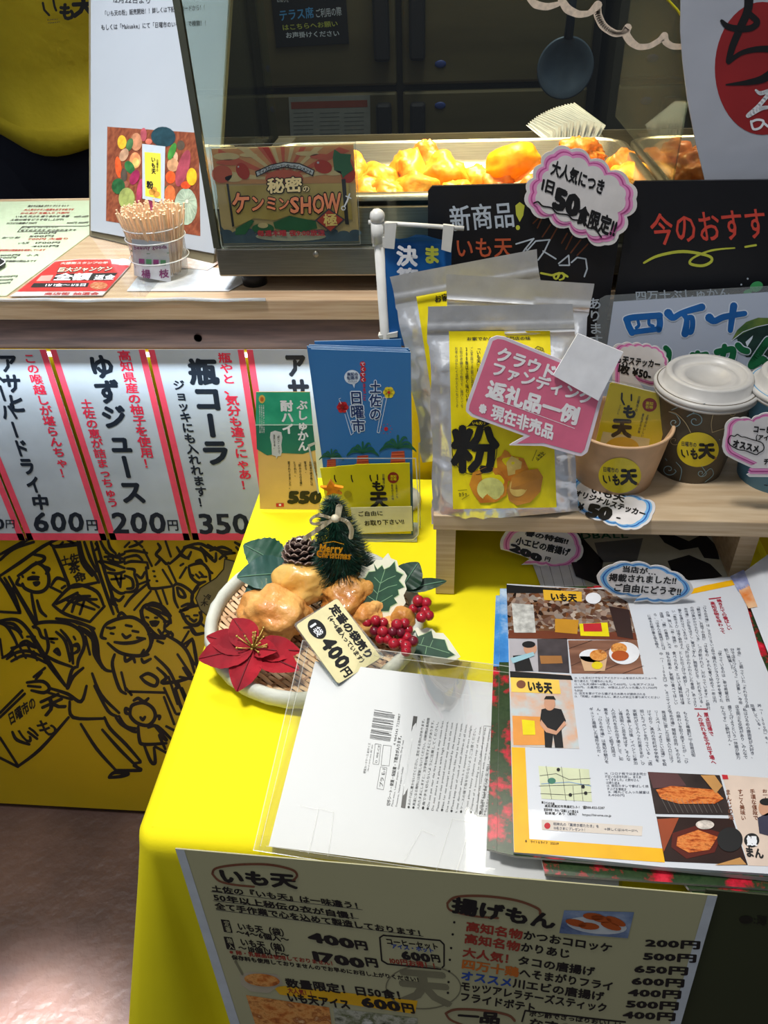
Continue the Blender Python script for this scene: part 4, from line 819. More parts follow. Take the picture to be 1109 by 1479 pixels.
m = MB(); m.box((.09, .965, .966), (.19, 1.02, .99), steel_d); 
m = MB(); a = ony(787, 204, .965); b = ony(862, 204, .965); m.box((a[0]-.005, .962, .9986), (b[0]+.01, 1.0, a[2]-.0005), steel_d); part(t, 'holder', m)
# ================================================================ tv-show card in front of the warmer
SC = Plane((0, GY-.0035, .965), (0, -1, 0)); Z4 = Zm(295, 190, .21191)
t = thing('picture_card', 'landscape television show card in a clear holder on the left of the warmer glass', 'sign', SC.hit(415, 355))
tanc = mat('card_tan', (222, 196, 140), .4, noise_=(40, .06)); m = MB(); m.slab(SC, [(48,118),(1015,84),(1056,750),(132,766)], .0012, tanc, Z4); part(t, 'card', m)
m = MB(); coral = mat('card_coral', (224, 112, 84), .4); crm = mat('card_cream', (236, 214, 160), .4); rdd = mat('card_red', (206, 66, 46), .4); grn2 = mat('card_green', (60, 128, 84), .4, noise_=(60, .1)); slate = mat('card_slate', (86, 110, 124), .4, noise_=(60, .15)); gld = mat('card_gold', (196, 168, 84), .4, noise_=(30, .15), rgb2=(220, 196, 120))
m.poly(SC, [(50,125),(1013,92),(1030,352),(75,358)], mat('card_peach', (230, 168, 112), .4), LY, Z4)
c0 = (545, 330)
for k in range(11):
    a = math.pi+math.pi*(k+.1)/11; b = math.pi+math.pi*(k+.55)/11
    def clipr(a): 
        dx, dy = math.cos(a), math.sin(a); R = min(225/max(1e-3, -dy), 450/max(1e-3, abs(dx))); return (c0[0]+dx*R, c0[1]+dy*R)
    m.poly(SC, [c0, clipr(a), clipr(b)], coral if k % 2 else crm, LY*1.6, Z4)
m.poly(SC, [c0, clipr(math.pi*1.31), clipr(math.pi*1.36)], rdd, LY*1.9, Z4)
for c, rx, ry, q in (((150,170),90,26,crm),((180,210),100,20,coral),((120,290),70,60,coral),((300,160),60,14,crm),((950,230),70,60,coral),((700,150),80,16,crm),((790,170),70,18,coral),((980,290),50,60,rdd),((880,280),70,20,crm),((200,320),60,24,crm)): m.ell(SC, c, rx, ry, q, LY*2.2, Z4)
m.ell(SC, (262,270), 42, 60, rdd, LY*3, Z4, -.5); m.ell(SC, (810,240), 62, 45, rdd, LY*3, Z4, .3); m.ell(SC, (232,240), 6, 6, WHITE, LY*4, Z4); m.ell(SC, (775,212), 8, 8, WHITE, LY*4, Z4)
m.ell(SC, (545,320), 130, 60, coral, LY*2.6, Z4)
m.poly(SC, [(885,120),(930,150),(1000,155),(995,200),(1015,260),(960,300),(945,320),(930,270),(885,265),(875,180)], grn2, LY*3, Z4)
m.poly(SC, [(135,372),(985,350),(1010,600),(700,600),(580,572),(480,605),(340,590),(215,650),(190,640)], gld, LY*3, Z4)
for q in ([(150,355),(165,355),(205,645),(190,650)], [(935,325),(962,322),(985,635),(960,630)]): m.poly(SC, q, INKS, LY*3.5, Z4)
m.poly(SC, [(110,640),(160,700),(1050,690),(1054,748),(132,764)], slate, LY*2, Z4)
for k in range(12): m.ell(SC, (150+80*k, 690+8*math.sin(k*2)), 42, 22, slate, LY*2.3, Z4, n=14)
m.poly(SC, [(215,660),(320,600),(340,610),(280,700),(210,705)], grn2, LY*3.2, Z4); m.ell(SC, (400,660), 75, 34, grn2, LY*3.2, Z4); m.poly(SC, [(470,620),(580,575),(760,610),(770,660),(620,690),(480,660)], grn2, LY*3.2, Z4); m.ell(SC, (400,640), 35, 18, crm, LY*3.6, Z4); m.ell(SC, (590,715), 240, 32, mat('card_pale', (206, 204, 180), .4), LY*3.6, Z4)
m.poly(SC, [(355,310),(345,272),(450,225),(545,205),(650,215),(752,262),(740,305),(650,262),(545,245),(440,270)], INK, LY*3.6, Z4); m.poly(SC, [(362,302),(354,276),(452,232),(545,212),(648,222),(745,266),(736,296),(650,255),(545,238),(440,262)], WHITE, LY*4, Z4)
band = 'ディスカバリーエンターテインメント'
for i, ch in enumerate(band):
    u_ = (i+.5)/len(band); p = bez([(368,280),(545,185),(735,275)], u_); a = (u_-.5)*.9
    ex, ey = np.array([math.cos(a), math.sin(a)])*24, np.array([-math.sin(a), math.cos(a)])*30
    m.text(SC, ch, p-ex/2-ey*.4, p+ex/2-ey*.4, p-ex/2+ey*.6, INK, LY*5, Z4, .03)
def outl(s_, tl, tr, bl, fill, b1, b2, edge=INK): m.text(SC, s_, tl, tr, bl, edge, LY*5, Z4, b1); m.text(SC, s_, tl, tr, bl, fill, LY*6.5, Z4, b2)
outl('秘密', (425,318), (665,305), (430,425), crm, .10, .035); outl('の', (665,365), (718,363), (668,415), crm, .10, .03)
lg = mat('card_salmon', (232, 140, 100), .4)
for ch, x0, x1, y0, y1 in (('ケ',185,312,410,565),('ン',312,410,430,550),('ミ',412,500,438,545),('ン',498,580,445,540),('S',582,650,425,535),('H',650,730,420,540),('O',735,820,405,540),('W',815,935,390,545)):
    outl(ch, (x0,y0), (x1,y0-4), (x0+3,y1+(35 if ch in 'SHOW' else 0)), lg, .09, .035)
m.stroke(SC, [(955,510),(975,470),(990,425)], 2.2, WHITE, LY*7, Z4); m.stroke(SC, [(965,440),(1000,455)], 1.6, WHITE, LY*7, Z4); m.stroke(SC, [(948+14*math.cos(a), 522+14*math.sin(a)) for a in range(7)], 1.4, WHITE, LY*7, Z4)
m.poly(SC, [(848,522),(960,600),(862,690),(752,606)], INKS, LY*7, Z4); m.poly(SC, [(848,534),(945,600),(860,678),(768,606)], mat('card_brick', (160, 60, 48), .4), LY*8, Z4); m.text(SC, '極', (808,560), (905,555), (814,650), gld, LY*9, Z4, .03)
m.text(SC, '毎週木曜 夜9:00放送', (358,672), (820,668), (362,715), mat('ink_maroon', (170, 50, 60), .5), LY*7, Z4, .035)
part(t, 'print', m)
m = MB(); m.slab(Plane(SC.o+SC.n*.0022, SC.n), [(30,92),(1030,68),(1062,768),(120,782)], .0012, glass('holder_clear', (248, 250, 248), .04, .10), Z4)
m.stroke(Plane(SC.o+SC.n*.0024, SC.n), [(120,782),(30,92),(1030,68),(1062,768),(120,782)], .9, mat('clear_edge', (168, 172, 160), .2, alpha=.6), 0, Z4); part(t, 'clear_holder', m)
# white scalloped decoration on the glass
S = Plane((0, GY-.0008, 1.2), (0, -1, 0)); Z5b = Zm(700, 0, .27051); m = MB(); wd = mat('scallop_white', (226, 206, 184), .5, noise_=(300, .12))
for P_, W_ in (([(100,-90),(140,-60),(200,-45),(232,-60)], [4, 9, 7, 3]), ([(232,-10),(270,25),(330,38),(400,20),(415,-10)], [5, 9, 8, 5, 6]), ([(410,0),(440,50),(500,78),(560,72),(605,25)], [8, 10, 8, 6, 9]), ([(605,20),(600,75),(630,140),(690,180),(740,178),(765,145)], [7, 9, 9, 8, 6, 8]), ([(765,145),(750,180),(780,225),(820,252),(880,248),(935,215),(960,190)], [7, 9, 9, 7, 6, 6, 8]), ([(960,188),(965,225),(1000,248),(1060,250),(1100,230)], [7, 8, 7, 6, 5])):
    a = np.array(P_, float); t_ = np.linspace(0, len(a)-1, 5*len(a)); idx = np.arange(len(a))
    xs_ = np.interp(t_, idx, a[:, 0]); ys_ = np.interp(t_, idx, a[:, 1]); ws_ = np.interp(t_, idx, W_)
    for _ in range(3): xs_[1:-1] = (xs_[:-2]+xs_[1:-1]*2+xs_[2:])/4; ys_[1:-1] = (ys_[:-2]+ys_[1:-1]*2+ys_[2:])/4
    m.stroke(S, list(zip(xs_, ys_)), [q*1.35 for q in ws_], wd, 0, Z5b)
solo('glass_decoration', 'white scalloped drip decoration stuck on the warmer glass', 'decoration', m, S.hit(850, 40))
m = MB(); S = Plane((0, GY-.001, 1.2), (0, -1, 0)); m.tube([S.hit(955, -15, .002), S.hit(965, 0, .002), S.hit(978, 14, .002), S.hit(990, 32, .002), S.hit(1010, 60, .002)], .0009, mat('cord_yellow', (206, 196, 30), .5), 6)
solo('yellow_cord', 'thin yellow cord running over the glass beside the white banner', 'cord', m, S.hit(975, 10))
# ---- white banner with red disc
SB = Plane(ony(1050, 260, .7145), (.0, -1, .02)); Z6 = Zm(860, 0, .22453)
t = thing('white_banner', 'white glossy banner with a red disc at the upper right', 'banner', SB.hit(1060, 262))
m = MB(); m.slab(SB, [(548,-60),(545,200),(560,400),(590,640),(640,900),(720,1230),(1500,1230),(1500,-60)], .0015, mat('banner_white', (176, 180, 190), .3, noise_=(5, .06), coat=.3, bump=(6, .5, .01)), Z6); part(t, 'sheet', m)
m = MB(); m.ell(SB, (1075,440), 308, 428, mat('banner_red', (146, 36, 38), .4, noise_=(14, .12)), LY, Z6, n=48)
m.curve(SB, [(812,135),(850,170),(920,185),(1000,180),(1040,140),(990,90)], [5,9,10,9,9,9], INK, LY*2, Z6); m.curve(SB, [(985,-40),(980,60),(930,180),(880,300),(855,395)], [14,12,11,10,8], INK, LY*2, Z6); m.curve(SB, [(855,400),(940,340),(1060,315),(1160,330),(1170,420),(1090,500),(980,530),(840,545)], [6,7,9,11,12,12,8,2], INK, LY*2, Z6)
m.curve(SB, [(1030,580),(1060,600),(1120,590),(1050,680),(980,745),(1060,700),(1109,690)], [3,6,6,6,6,6,5], WHITE, LY*2, Z6); m.curve(SB, [(1000,780),(1015,830),(1060,820),(1080,780),(1040,770),(1000,785)], 3.4, WHITE, LY*2, Z6); m.curve(SB, [(1080,790),(1130,830)], 3.4, WHITE, LY*2, Z6)
part(t, 'brush_print', m)
# ================================================================ helpers for cards and pouches
def down(S, x, y, z):
    """slide from a seen point straight down the surface to height z; returns where that is seen"""
    P = S.hit(x, y); h = np.cross(S.n, (0, 0, 1)); d = np.cross(S.n, h); d = d/d[2]; return tuple(proj(P+d*(z-P[2])))
popw = mat('pop_white', (222, 218, 216), .5); pk1 = mat('pop_pink_light', (232, 150, 200), .5); pk2 = mat('pop_pink_deep', (196, 82, 150), .5)
bu1 = mat('pop_blue_light', (120, 180, 226), .5); bu2 = mat('pop_blue_deep', (34, 96, 180), .5)
def pop(name, label, S, out, Z, cols, texts, base, tail=None):
    t = thing(name, label, 'tag', base); m = MB(); m.slab(S, out, .0006, popw, Z); part(t, 'card', m)
    m = MB(); m.poly(S, inset(out, .93), cols[0], LY, Z); m.poly(S, inset(out, .885), cols[1], LY*2, Z); m.poly(S, inset(out, .855), cols[0], LY*3, Z); m.poly(S, inset(out, .80), popw, LY*4, Z); part(t, 'scalloped_border', m)
    m = MB()
    for a in texts:
        if isinstance(a[0], str): m.text(S, a[0], a[1], a[2], a[3], a[5] if len(a) > 5 else INK, LY*5.5, Z, a[4])
        else: m.curve(S, a[0], a[1], a[2] if len(a) > 2 else INK, LY*5.5, Z)
    part(t, 'lettering', m); return t
Z2b = Zm(540, 0, .51308); ZM = Zm(540, 260, .51308)
chw2 = mat('chalk_soft', (186, 196, 206), .85); chr_ = mat('chalk_red', (206, 70, 56), .85); chor = mat('chalk_orange', (186, 84, 50), .85); chy2 = mat('chalk_lime', (196, 200, 70), .85); chg = mat('chalk_green', (70, 170, 100), .85); chbr = mat('chalk_brown', (120, 70, 46), .85)
bk = mat('chalkboard_black', (20, 20, 24), .42)
# ---- chalkboards
S = uprightY(.693, SZ1, 1.0); t = thing('chalkboard', 'black board with white chalk lettering standing behind the silver pouches', 'chalkboard', S.hit(745, 600))
q = [(624,269),(905,262)]; m = MB(); bl_, br_ = down(S, 618, 274, SZ1+.001), down(S, 905, 262, SZ1+.001)
m.slab(S, [(618,276),(624,269),(899,262),(905,268), br_, bl_], .0035, bk); part(t, 'board', m)
m = MB(); m.text(S, '新商品', (208,72), (392,58), (216,148), chw2, LY, ZM, .018)
m.poly(S, [(398,72),(410,62),(424,72),(420,100),(410,118),(400,98)], chy2, LY, ZM); m.ell(S, (405,134), 6, 7, chy2, LY, ZM, n=10)
m.text(S, 'いも天', (226,160), (390,158), (228,222), chor, LY, ZM, .018)
m.stroke(S, [(400,180),(450,165),(425,195),(405,225)], 2.2, chw2, LY, ZM); m.stroke(S, [(430,200),(455,172)], 2, chw2, LY, ZM); m.stroke(S, [(430,195),(434,225)], 2, chw2, LY, ZM); m.stroke(S, [(455,172),(495,168),(480,200),(462,225)], 2.2, chw2, LY, ZM); m.stroke(S, [(476,200),(512,222)], 2.2, chw2, LY, ZM)
m.stroke(S, [(520,235),(548,212),(550,240),(522,240)], 2.2, chw2, LY, ZM); m.stroke(S, [(556,232),(572,218),(596,222),(600,250),(592,272)], 2.2, chw2, LY, ZM)
m.text(S, 'あります', (600,330), (640,330), (606,470), chw2, LY, ZM, .02, True)
for x0, y0, x1, y1 in ((470,108,456,122),(480,108,468,135),(505,125,482,160),(525,132,506,166),(552,150,536,178),(566,158,548,195),(590,168,562,205),(610,180,580,212)): m.stroke(S, [(x0-20+12,y0),(x1-20+12,y1)], 2, chbr, LY, ZM)
m.stroke(S, [(470,262),(500,268),(530,262),(545,272)], 3, chy2, LY, ZM); m.text(S, 'の', (500,255), (540,255), (502,285), chy2, LY, ZM, .04)
part(t, 'chalk_lettering', m)
S = uprightY(.6925, SZ1, 1.0); t = thing('chalkboard', 'black board with red chalk lettering at the right, behind the white poster', 'chalkboard', S.hit(1050, 600))
bl_, br_ = down(S, 912, 262, SZ1+.001), down(S, 1300, 258, SZ1+.001)
m = MB(); m.slab(S, [(912,270),(918,262),(1300,258), br_, bl_], .0035, bk); part(t, 'board', m)
m = MB(); m.text(S, '今のおすすめ', (770,600), (1165,575), (785,695), chr_, LY, Z2b, .014)
m.curve(S, [(760,740),(800,720),(870,708),(940,720),(950,735),(925,748),(890,742),(900,725),(950,705),(1015,698)], [3,4,4.5,4,4,4,4,3,3,2], chy2, LY, Z2b); m.curve(S, [(1045,695),(1075,690)], 3, chy2, LY, Z2b)
ZR = Zm(840, 380, .24256); m.text(S, '四万十ぶしゅかん', (315,165), (880,145), (320,225), chw2, LY, ZR, .02)
m.ell(S, (1040,140), 40, 30, chg, LY, ZR, -.4); m.ell(S, (990,170), 28, 14, chg, LY, ZR, -.3)
for p in ((988,93),(950,128)): m.ell(S, p, 6, 6, chw2, LY, ZR, n=8)
part(t, 'chalk_lettering', m)
# ---- pink 50-meals tag
Z7 = Zm(540, 0, .51308); out = scallop([(470,462),(500,425),(555,420),(610,448),(665,480),(720,515),(738,560),(712,610),(690,660),(650,690),(600,668),(548,640),(492,612),(440,588),(430,540),(448,500)], .24)
S = uprightY(.686, .82, 1.2)
t = pop('round_tag', 'pink-edged cloud card with 50 in bold, taped over the top of the chalkboard', S, out, Z7, (pk1, pk2), [
 ('大人気につき', (505,448), (655,508), (495,492), .04), ('1日', (472,495), (515,512), (464,535), .045), ('50', (515,515), (588,545), (500,590), .08), ('食限定!!', (580,575), (690,618), (566,628), .045),
 ([(450,572),(462,568),(475,580),(500,585),(515,600),(545,605),(560,618),(590,622),(602,640),(622,645),(640,668)], 2.2)], S.hit(840, 350))
# ---- white poster with blue brush letters
S = uprightY(.670, SZ1, 4); t = thing('bushukan_poster', 'white poster with blue brush characters and a green citrus leaf standing behind the cups', 'poster', S.hit(990, 620))
pl = lambda z: None
bl_, br_ = down(S, 884, 437, SZ1+.001), down(S, 1240, 416, SZ1+.001); m = MB(); m.slab(S, [(886,436),(1240,414), br_, bl_], .001, mat('poster_cool_white', (178, 188, 206), .35, noise_=(5, .04))); part(t, 'sheet', m)
b2, b3 = down(S, 866, 434, SZ1+.001), down(S, 886, 436, SZ1+.001); m = MB(); m.slab(S, [(866,432),(875,427),(1250,405),(1240,414),(886,436), b3, b2], .0008, glass('laminate', (236, 240, 244), .1, .06, .10)); part(t, 'laminate', m)
bb = mat('brush_blue', (20, 96, 170), .45, noise_=(40, .15)); wh = mat('brush_white', (214, 224, 236), .5)
m = MB()
def brush(pts, w_, mt, k=0):
    w_ = [q*1.55 for q in w_] if isinstance(w_, list) else w_*1.55
    m.curve(S, pts, [q+1.6*2 for q in w_] if isinstance(w_, list) else w_+3, wh, LY*(1+k), ZR); m.curve(S, pts, w_, mt, LY*(2.2+k), ZR)
for pts, w_ in (([(265,335),(300,325),(380,318),(465,312)], 6), ([(268,335),(280,375),(300,415)], 6), ([(462,315),(466,360),(458,395)], 6), ([(300,412),(380,402),(460,392)], 5), ([(335,345),(340,370),(325,385)], 3), ([(400,340),(402,365),(425,375)], 3),
 ([(515,298),(545,325),(600,295),(715,262)], [8,6,5,7]), ([(600,300),(625,335),(615,420)], [5,5,7]), ([(625,330),(655,325),(660,370),(650,410),(630,408)], 5),
 ([(760,325),(790,345),(850,320),(970,300)], [8,6,6,5]), ([(905,255),(895,320),(885,400)], [7,6,5])): brush(pts, w_, bb)
gb = mat('brush_green', (20, 104, 62), .45, noise_=(40, .15))
for pts, w_ in (([(500,505),(520,530),(515,575),(500,600)], 5), ([(505,620),(540,630)], 4), ([(660,548),(690,555),(740,545)], 6), ([(690,535),(700,560)], 5), ([(805,530),(850,520),(900,515),(895,565),(880,580)], 6), ([(850,495),(845,540),(830,575)], 5), ([(930,490),(955,515),(985,525)], 6), ([(1109,460),(1080,500),(1040,560),(1010,610),(1050,590),(1080,575),(1109,620)], 7), ([(1010,688),(1035,686)], 4)): brush(pts, w_, gb, 1.5)
m.poly(S, [(890,465),(925,400),(980,350),(1050,325),(1300,330),(1300,560),(1040,560),(980,560),(940,520),(925,450)], mat('leaf_dark', (26, 54, 48), .5, noise_=(60, .3)), LY*.8, ZR)
m.poly(S, [(890,465),(925,400),(980,350),(1050,325),(1200,330),(1109,360),(1000,400),(940,430)], mat('leaf_light', (120, 140, 60), .5, noise_=(60, .3), rgb2=(60, 96, 50)), LY, ZR)
m.stroke(S, [(890,465),(960,410),(1040,380),(1109,365)], 1, wh, LY*1.2, ZR); m.poly(S, [(975,470),(1020,430),(1015,450),(985,500)], wh, LY*1.2, ZR)
part(t, 'print', m)
# ---- mini flag on its stand
t = thing('mini_flag', 'white miniature flag stand with a blue banner beside the silver pouches', 'flag', (ony(552, 500, .652)[0], .652, ZT))
wpl = mat('plastic_white', (216, 216, 212), .35); F = PY(.652); m = MB(); p0, p1 = F.hit(545, 318), F.hit(556, 482); dn = p1-p0; k = (ZT+.004-p0[2])/dn[2]; pb = p0+dn*k; pb[1] = .652
m.tube([pb, p0+dn*.0], .0044, wpl, 12); part(t, 'pole', m)
m = MB(); m.ball(p0+np.array([0, 0, .003]), .0066, wpl); m.tube([p0-np.array([0, 0, .002]), p0-np.array([0, 0, .018])], .0058, wpl, 12); part(t, 'ball_finial', m)
m = MB(); m.tube([F.hit(532, 321), F.hit(600, 325), F.hit(670, 330)], .0019, wpl, 8); part(t, 'crossbar', m)
m = MB(); m.lathe((pb[0], pb[1], ZT+.001), [(0, 0), (.026, 0), (.026, .004), (.006, .006), (0, .006)], wpl, 28); part(t, 'foot', m)
m = MB(); m.slab(Plane((0, .648, 0), (0, -1, 0)), [(538,341),(568,344),(566,358),(538,356)], .008, wpl); m.slab(Plane((0, .648, 0), (0, -1, 0)), [(546,485),(574,480),(574,487),(548,489)], .008, wpl); part(t, 'clamp', m)
Z9 = Zm(520, 290, .16231); FS = Bulged(PY(.650), lambda x, y: .004*math.sin((x-560)/22)); fb = mat('flag_blue', (18, 96, 168), .55, noise_=(8, .12))
m = MB(); top = [(220,425),(230,380),(310,335),(350,340),(420,330),(500,300),(580,305),(640,325),(735,350),(815,380)]; m.poly(FS, top+[(810,620),(760,1290),(240,1290)], fb, 0, Z9); fl = part(t, 'banner', m)
m = MB(); m.text(FS, '決', (325,395), (512,400), (322,580), WHITE, LY, Z9, .05); m.text(FS, 'ま', (560,390), (715,400), (560,560), chy2, LY, Z9, .05); m.text(FS, '算', (325,590), (520,600), (322,760), WHITE, LY, Z9, .04); part(fl, 'lettering', m)
for q in ([(215,200),(325,195),(303,430),(215,420)], [(740,215),(835,225),(808,460),(722,435)]): m = MB(); m.slab(Plane((0, .647, 0), (0, -1, 0)), q, .0035, wpl, Z9); part(t, 'clip', m)
# ================================================================ silver pouches
foil = mat('foil_silver', (232, 233, 236), .24, .62, noise_=(10, .05), bump=(15, .55, .008), spec=.5)
foil_f = mat('foil_seal', (206, 206, 206), .34, .65, bump=(80, .3, .002))
def pouch(name, label, S0, q, T, lab, seed, zip_=.17):
    """a flat-sealed stand-up pouch swelling between its seams"""
    A0, B0, D0 = np.array(q[0], float), np.array(q[1], float), np.array(q[3], float); Mi = np.linalg.inv(np.array([B0-A0, D0-A0]).T)
    def fn(x, y):
        u, v = Mi@(np.array([x, y])-A0); u = min(1, max(0, u)); v = min(1, max(0, v))
        e = min(1, min(u, 1-u)/.07)**.7*min(1, (1-v)/.06)**.6; vv = min(1, max(0, (v-zip_)/.12))
        w_ = noise.noise(Vector((u*5, v*7, seed)))*.5+abs(noise.noise(Vector((u*9, v*5, seed+4))))*.6
        cr_ = abs(noise.noise(Vector((u*5+v*2, v*7-u*3, seed*2.))))
        vv = max(vv, 0); w_ = w_*.6+.5*(1-min(1, cr_*4))*vv*max(0, min(1, max((.15-min(u, 1-u))/.04, (v-.90)/.03)))
        return e*vv*(T*(math.sin(math.pi*u)**.5)*(.75+.25*v)+w_*.003)+(.0012*w_)+(.0016 if zip_-.055 < v < zip_-.045 or zip_-.03 < v < zip_-.02 else 0)
    S = Bulged(S0, fn); o = S0.hit((q[2][0]+q[3][0])/2, (q[2][1]+q[3][1])/2); t = thing(name, label, 'pouch', o)
    n = 60; vf = []; vb = []; qa = [np.array(p, float) for p in q]
    for j in range(n+1):
        for i in range(n+1):
            u, v = i/n, j/n; uu = u
            ww = 1+.012*math.sin(v*19+seed)+(.018 if v > .93 else 0)-(.02 if .17 < v < .9 else 0)
            uu = .5+(u-.5)*ww; cr = 0
            if v < .03 and (u < .03 or u > .97): cr = .01
            p = (qa[0]*(1-uu)+qa[1]*uu)*(1-v)+(qa[3]*(1-uu)+qa[2]*uu)*v
            h = fn(p[0], p[1]); P0 = S0.hit(p[0], p[1]); vf.append(S0.hit(p[0], p[1], h)); vb.append(P0-S0.n*(h*.25+.0005))
    W = n+1; F = [(j*W+i, j*W+i+1, (j+1)*W+i+1, (j+1)*W+i) for j in range(n) for i in range(n)]; m = MB()
    zr = int(zip_*n); Ft = [f for f in F if f[0]//W < zr-1]; Fb = [f for f in F if f[0]//W >= zr-1]
    m.add(vf, Fb, foil, True); m.add(vb, [f[::-1] for f in Fb], foil, True); part(t, 'foil_bag', m)
    m = MB(); m.add(vf, Ft, foil_f, True); m.add(vb, [f[::-1] for f in Ft], foil_f, True); part(t, 'zip_seal', m)
    m = MB(); m.grid(S, lab, YEL, .0007, (48, 48)); lb = part(t, 'yellow_label', m)
    return t, S, lb
# back pouch
S0 = upright(700, 700, SZ1+.001, 6); S0 = Plane((0, .622, SZ1), (.05, -1, .10))
t, S, lb = pouch('foil_pouch', 'silver flour pouch tilted left, rearmost of the three', S0, [(563,400),(775,360),(812,640),(612,668)], .008, [(601,428),(722,405),(750,600),(632,625)], 3)
m = MB(); m.text(S, 'お家でかんたん', (626,427), (700,412), (628,438), INK, .0012, ID, .03); part(lb, 'lettering', m)
S0 = Plane((0, .590, SZ1), (-.03, -1, .08)); bl_ = down(S0, 645, 396, SZ1+.001); br_ = down(S0, 857, 410, SZ1+.001)
t, S, lb = pouch('foil_pouch', 'silver flour pouch standing between the front pouch and the tilted one', S0, [(645,396),(857,410), br_, bl_], .010, [(690,470),(810,475),(800,640),(690,640)], 8, .16)
S0 = Plane((0, .517, SZ1), (.02, -1, .13))
ZP2 = Zm(620, 440, .25248)
t, S, lb = pouch('foil_pouch', 'front silver flour pouch with a yellow label, standing at the shelf edge', S0, [(617,443),(828,439),(834,738),(624,757)], .013, [ZP2(p) for p in ((112,152),(690,150),(728,1160),(135,1170))], 5, .15)
m = MB(); l = .0012
m.text(S, 'お家でかんたん専門店の味', (212,185), (578,182), (213,205), INK, l, ZP2, .03)
m.text(S, '「いも天」は土佐の日曜市で', (268,235), (292,235), (275,560), INK, l, ZP2, .02, True)
m.text(S, '200年以上続く味わいを', (203,240), (222,240), (208,560), INK, l, ZP2, .02, True); m.text(S, 'ご家庭で手軽に再現できる', (233,240), (250,240), (240,560), INKS, l, ZP2, .0, True)
m.text(S, '土佐の老舗天ぷら粉です。揚げたてを', (172,240), (190,240), (178,590), INKS, l, ZP2, .0, True); m.text(S, 'お芋のほかにイカやエビにもどうぞ', (145,240), (162,240), (150,590), INKS, l, ZP2, .0, True)
cc = (258,832); m.stroke(S, [(cc[0]+128*math.cos(a), cc[1]+142*math.sin(a)) for a in [k*math.pi/20 for k in range(40)]], .9, INK, l, ZP2, closed=True)
m.text(S, '粉', (125,690), (400,690), (125,965), INK, l+.0001, ZP2, .045)
m.poly(S, [(215,700),(250,660),(300,655),(350,680),(300,705),(250,690)], INK, l, ZP2); m.text(S, 'いも天の', (245,668), (320,668), (245,688), YEL, l+.0003, ZP2, .02)
m.stroke(S, [(590,262),(620,238),(650,250),(658,280)], .8, INK, l, ZP2); m.text(S, '300g', (605,245), (650,245), (605,275), INK, l, ZP2, .02)
m.text(S, 'カラッ', (165,1075), (215,1070), (168,1100), INK, l, ZP2, .03); m.stroke(S, [(163,1063),(215,1060)], .6, INK, l, ZP2); m.stroke(S, [(185,1115),(228,1088)], .6, INK, l, ZP2)
m.stroke(S, [(588,895),(615,830)], .6, INK, l, ZP2); m.stroke(S, [(618,895),(665,852)], .6, INK, l, ZP2); m.text(S, 'ふわっ', (640,835), (665,850), (600,880), INK, l, ZP2, .03, True)
part(lb, 'lettering', m)
m = MB(); f1 = mat('label_fry', (222, 150, 40), .4, noise_=(60, .2), rgb2=(180, 100, 24)); f2 = mat('label_fry_pale', (226, 200, 110), .4, noise_=(60, .2), rgb2=(196, 160, 80))
m.poly(S, [(385,880),(410,865),(430,830),(450,840),(470,865),(540,880),(568,940),(540,990),(450,1010),(390,960)], f1, l, ZP2); m.poly(S, [(440,905),(470,865),(530,900),(520,960),(450,980)], f2, l+.0001, ZP2)
m.poly(S, [(228,1030),(250,960),(320,930),(400,935),(450,1010),(440,1090),(380,1130),(290,1135),(250,1080)], f1, l+.0002, ZP2); m.ell(S, (350,1055), 78, 66, mat('label_fry_cut', (206, 206, 120), .5, noise_=(90, .25)), l+.0003, ZP2)
m.poly(S, [(442,1060),(470,990),(540,950),(620,938),(650,985),(635,1070),(580,1130),(500,1150),(455,1120)], mat('label_fry2', (208, 138, 44), .4, noise_=(40, .2), rgb2=(176, 120, 50)), l+.0003, ZP2); m.ell(S, (510,1040), 50, 60, f2, l+.0004, ZP2, .4)
part(lb, 'fried_picture', m)
# pink speech card with a blank white square card on it
SK_ = Plane(S0.o+S0.n*.024, S0.n); pkc = mat('speech_pink', (222, 112, 142), .3, coat=.4)
o = [(345,195),(385,178),(430,185),(1010,420),(1008,470),(905,845),(870,868),(830,860),(650,808),(455,805),(545,752),(240,640),(208,610),(212,570)]
t = thing('speech_card', 'pink speech-bubble card with white lettering fixed on the front pouch', 'sign', SK_.hit(790, 640)); m = MB(); m.slab(SK_, rquad([ZP2(p) for p in o], 2.2, 2), .0012, mat('speech_edge', (224, 214, 224), .3, coat=.3)); part(t, 'card', m)
m = MB(); i_ = [(362,208),(392,196),(428,202),(990,432),(990,465),(888,828),(868,850),(835,842),(655,792),(500,795),(580,750),(250,625),(226,602),(230,575)]; m.poly(SK_, i_, pkc, LY, ZP2); part(t, 'pink_face', m)
m = MB(); W2 = mat('ink_white', (240, 238, 240), .5)
m.text(SK_, 'クラウド', (400,232), (740,352), (370,318), W2, LY*2, ZP2, .045); m.text(SK_, 'ファンディング', (365,318), (950,500), (345,400), W2, LY*2, ZP2, .04)
m.text(SK_, '返礼品一例', (345,425), (870,590), (318,530), W2, LY*2, ZP2, .05); m.stroke(SK_, [(318,520),(830,708)], .8, W2, LY*2, ZP2); m.text(SK_, '※現在非売品', (292,540), (722,690), (275,628), W2, LY*2, ZP2, .04)
part(t, 'lettering', m)
SQ = Plane(S0.o+S0.n*.027, S0.n); m = MB(); m.slab(SQ, [(850,165),(1109,272),(966,550),(708,405)], .0015, mat('square_white', (240, 241, 244), .5), ZP2)
solo('square_card', 'blank white square card overlapping the top right of the pink speech card', 'card', m, SQ.hit(850, 525))
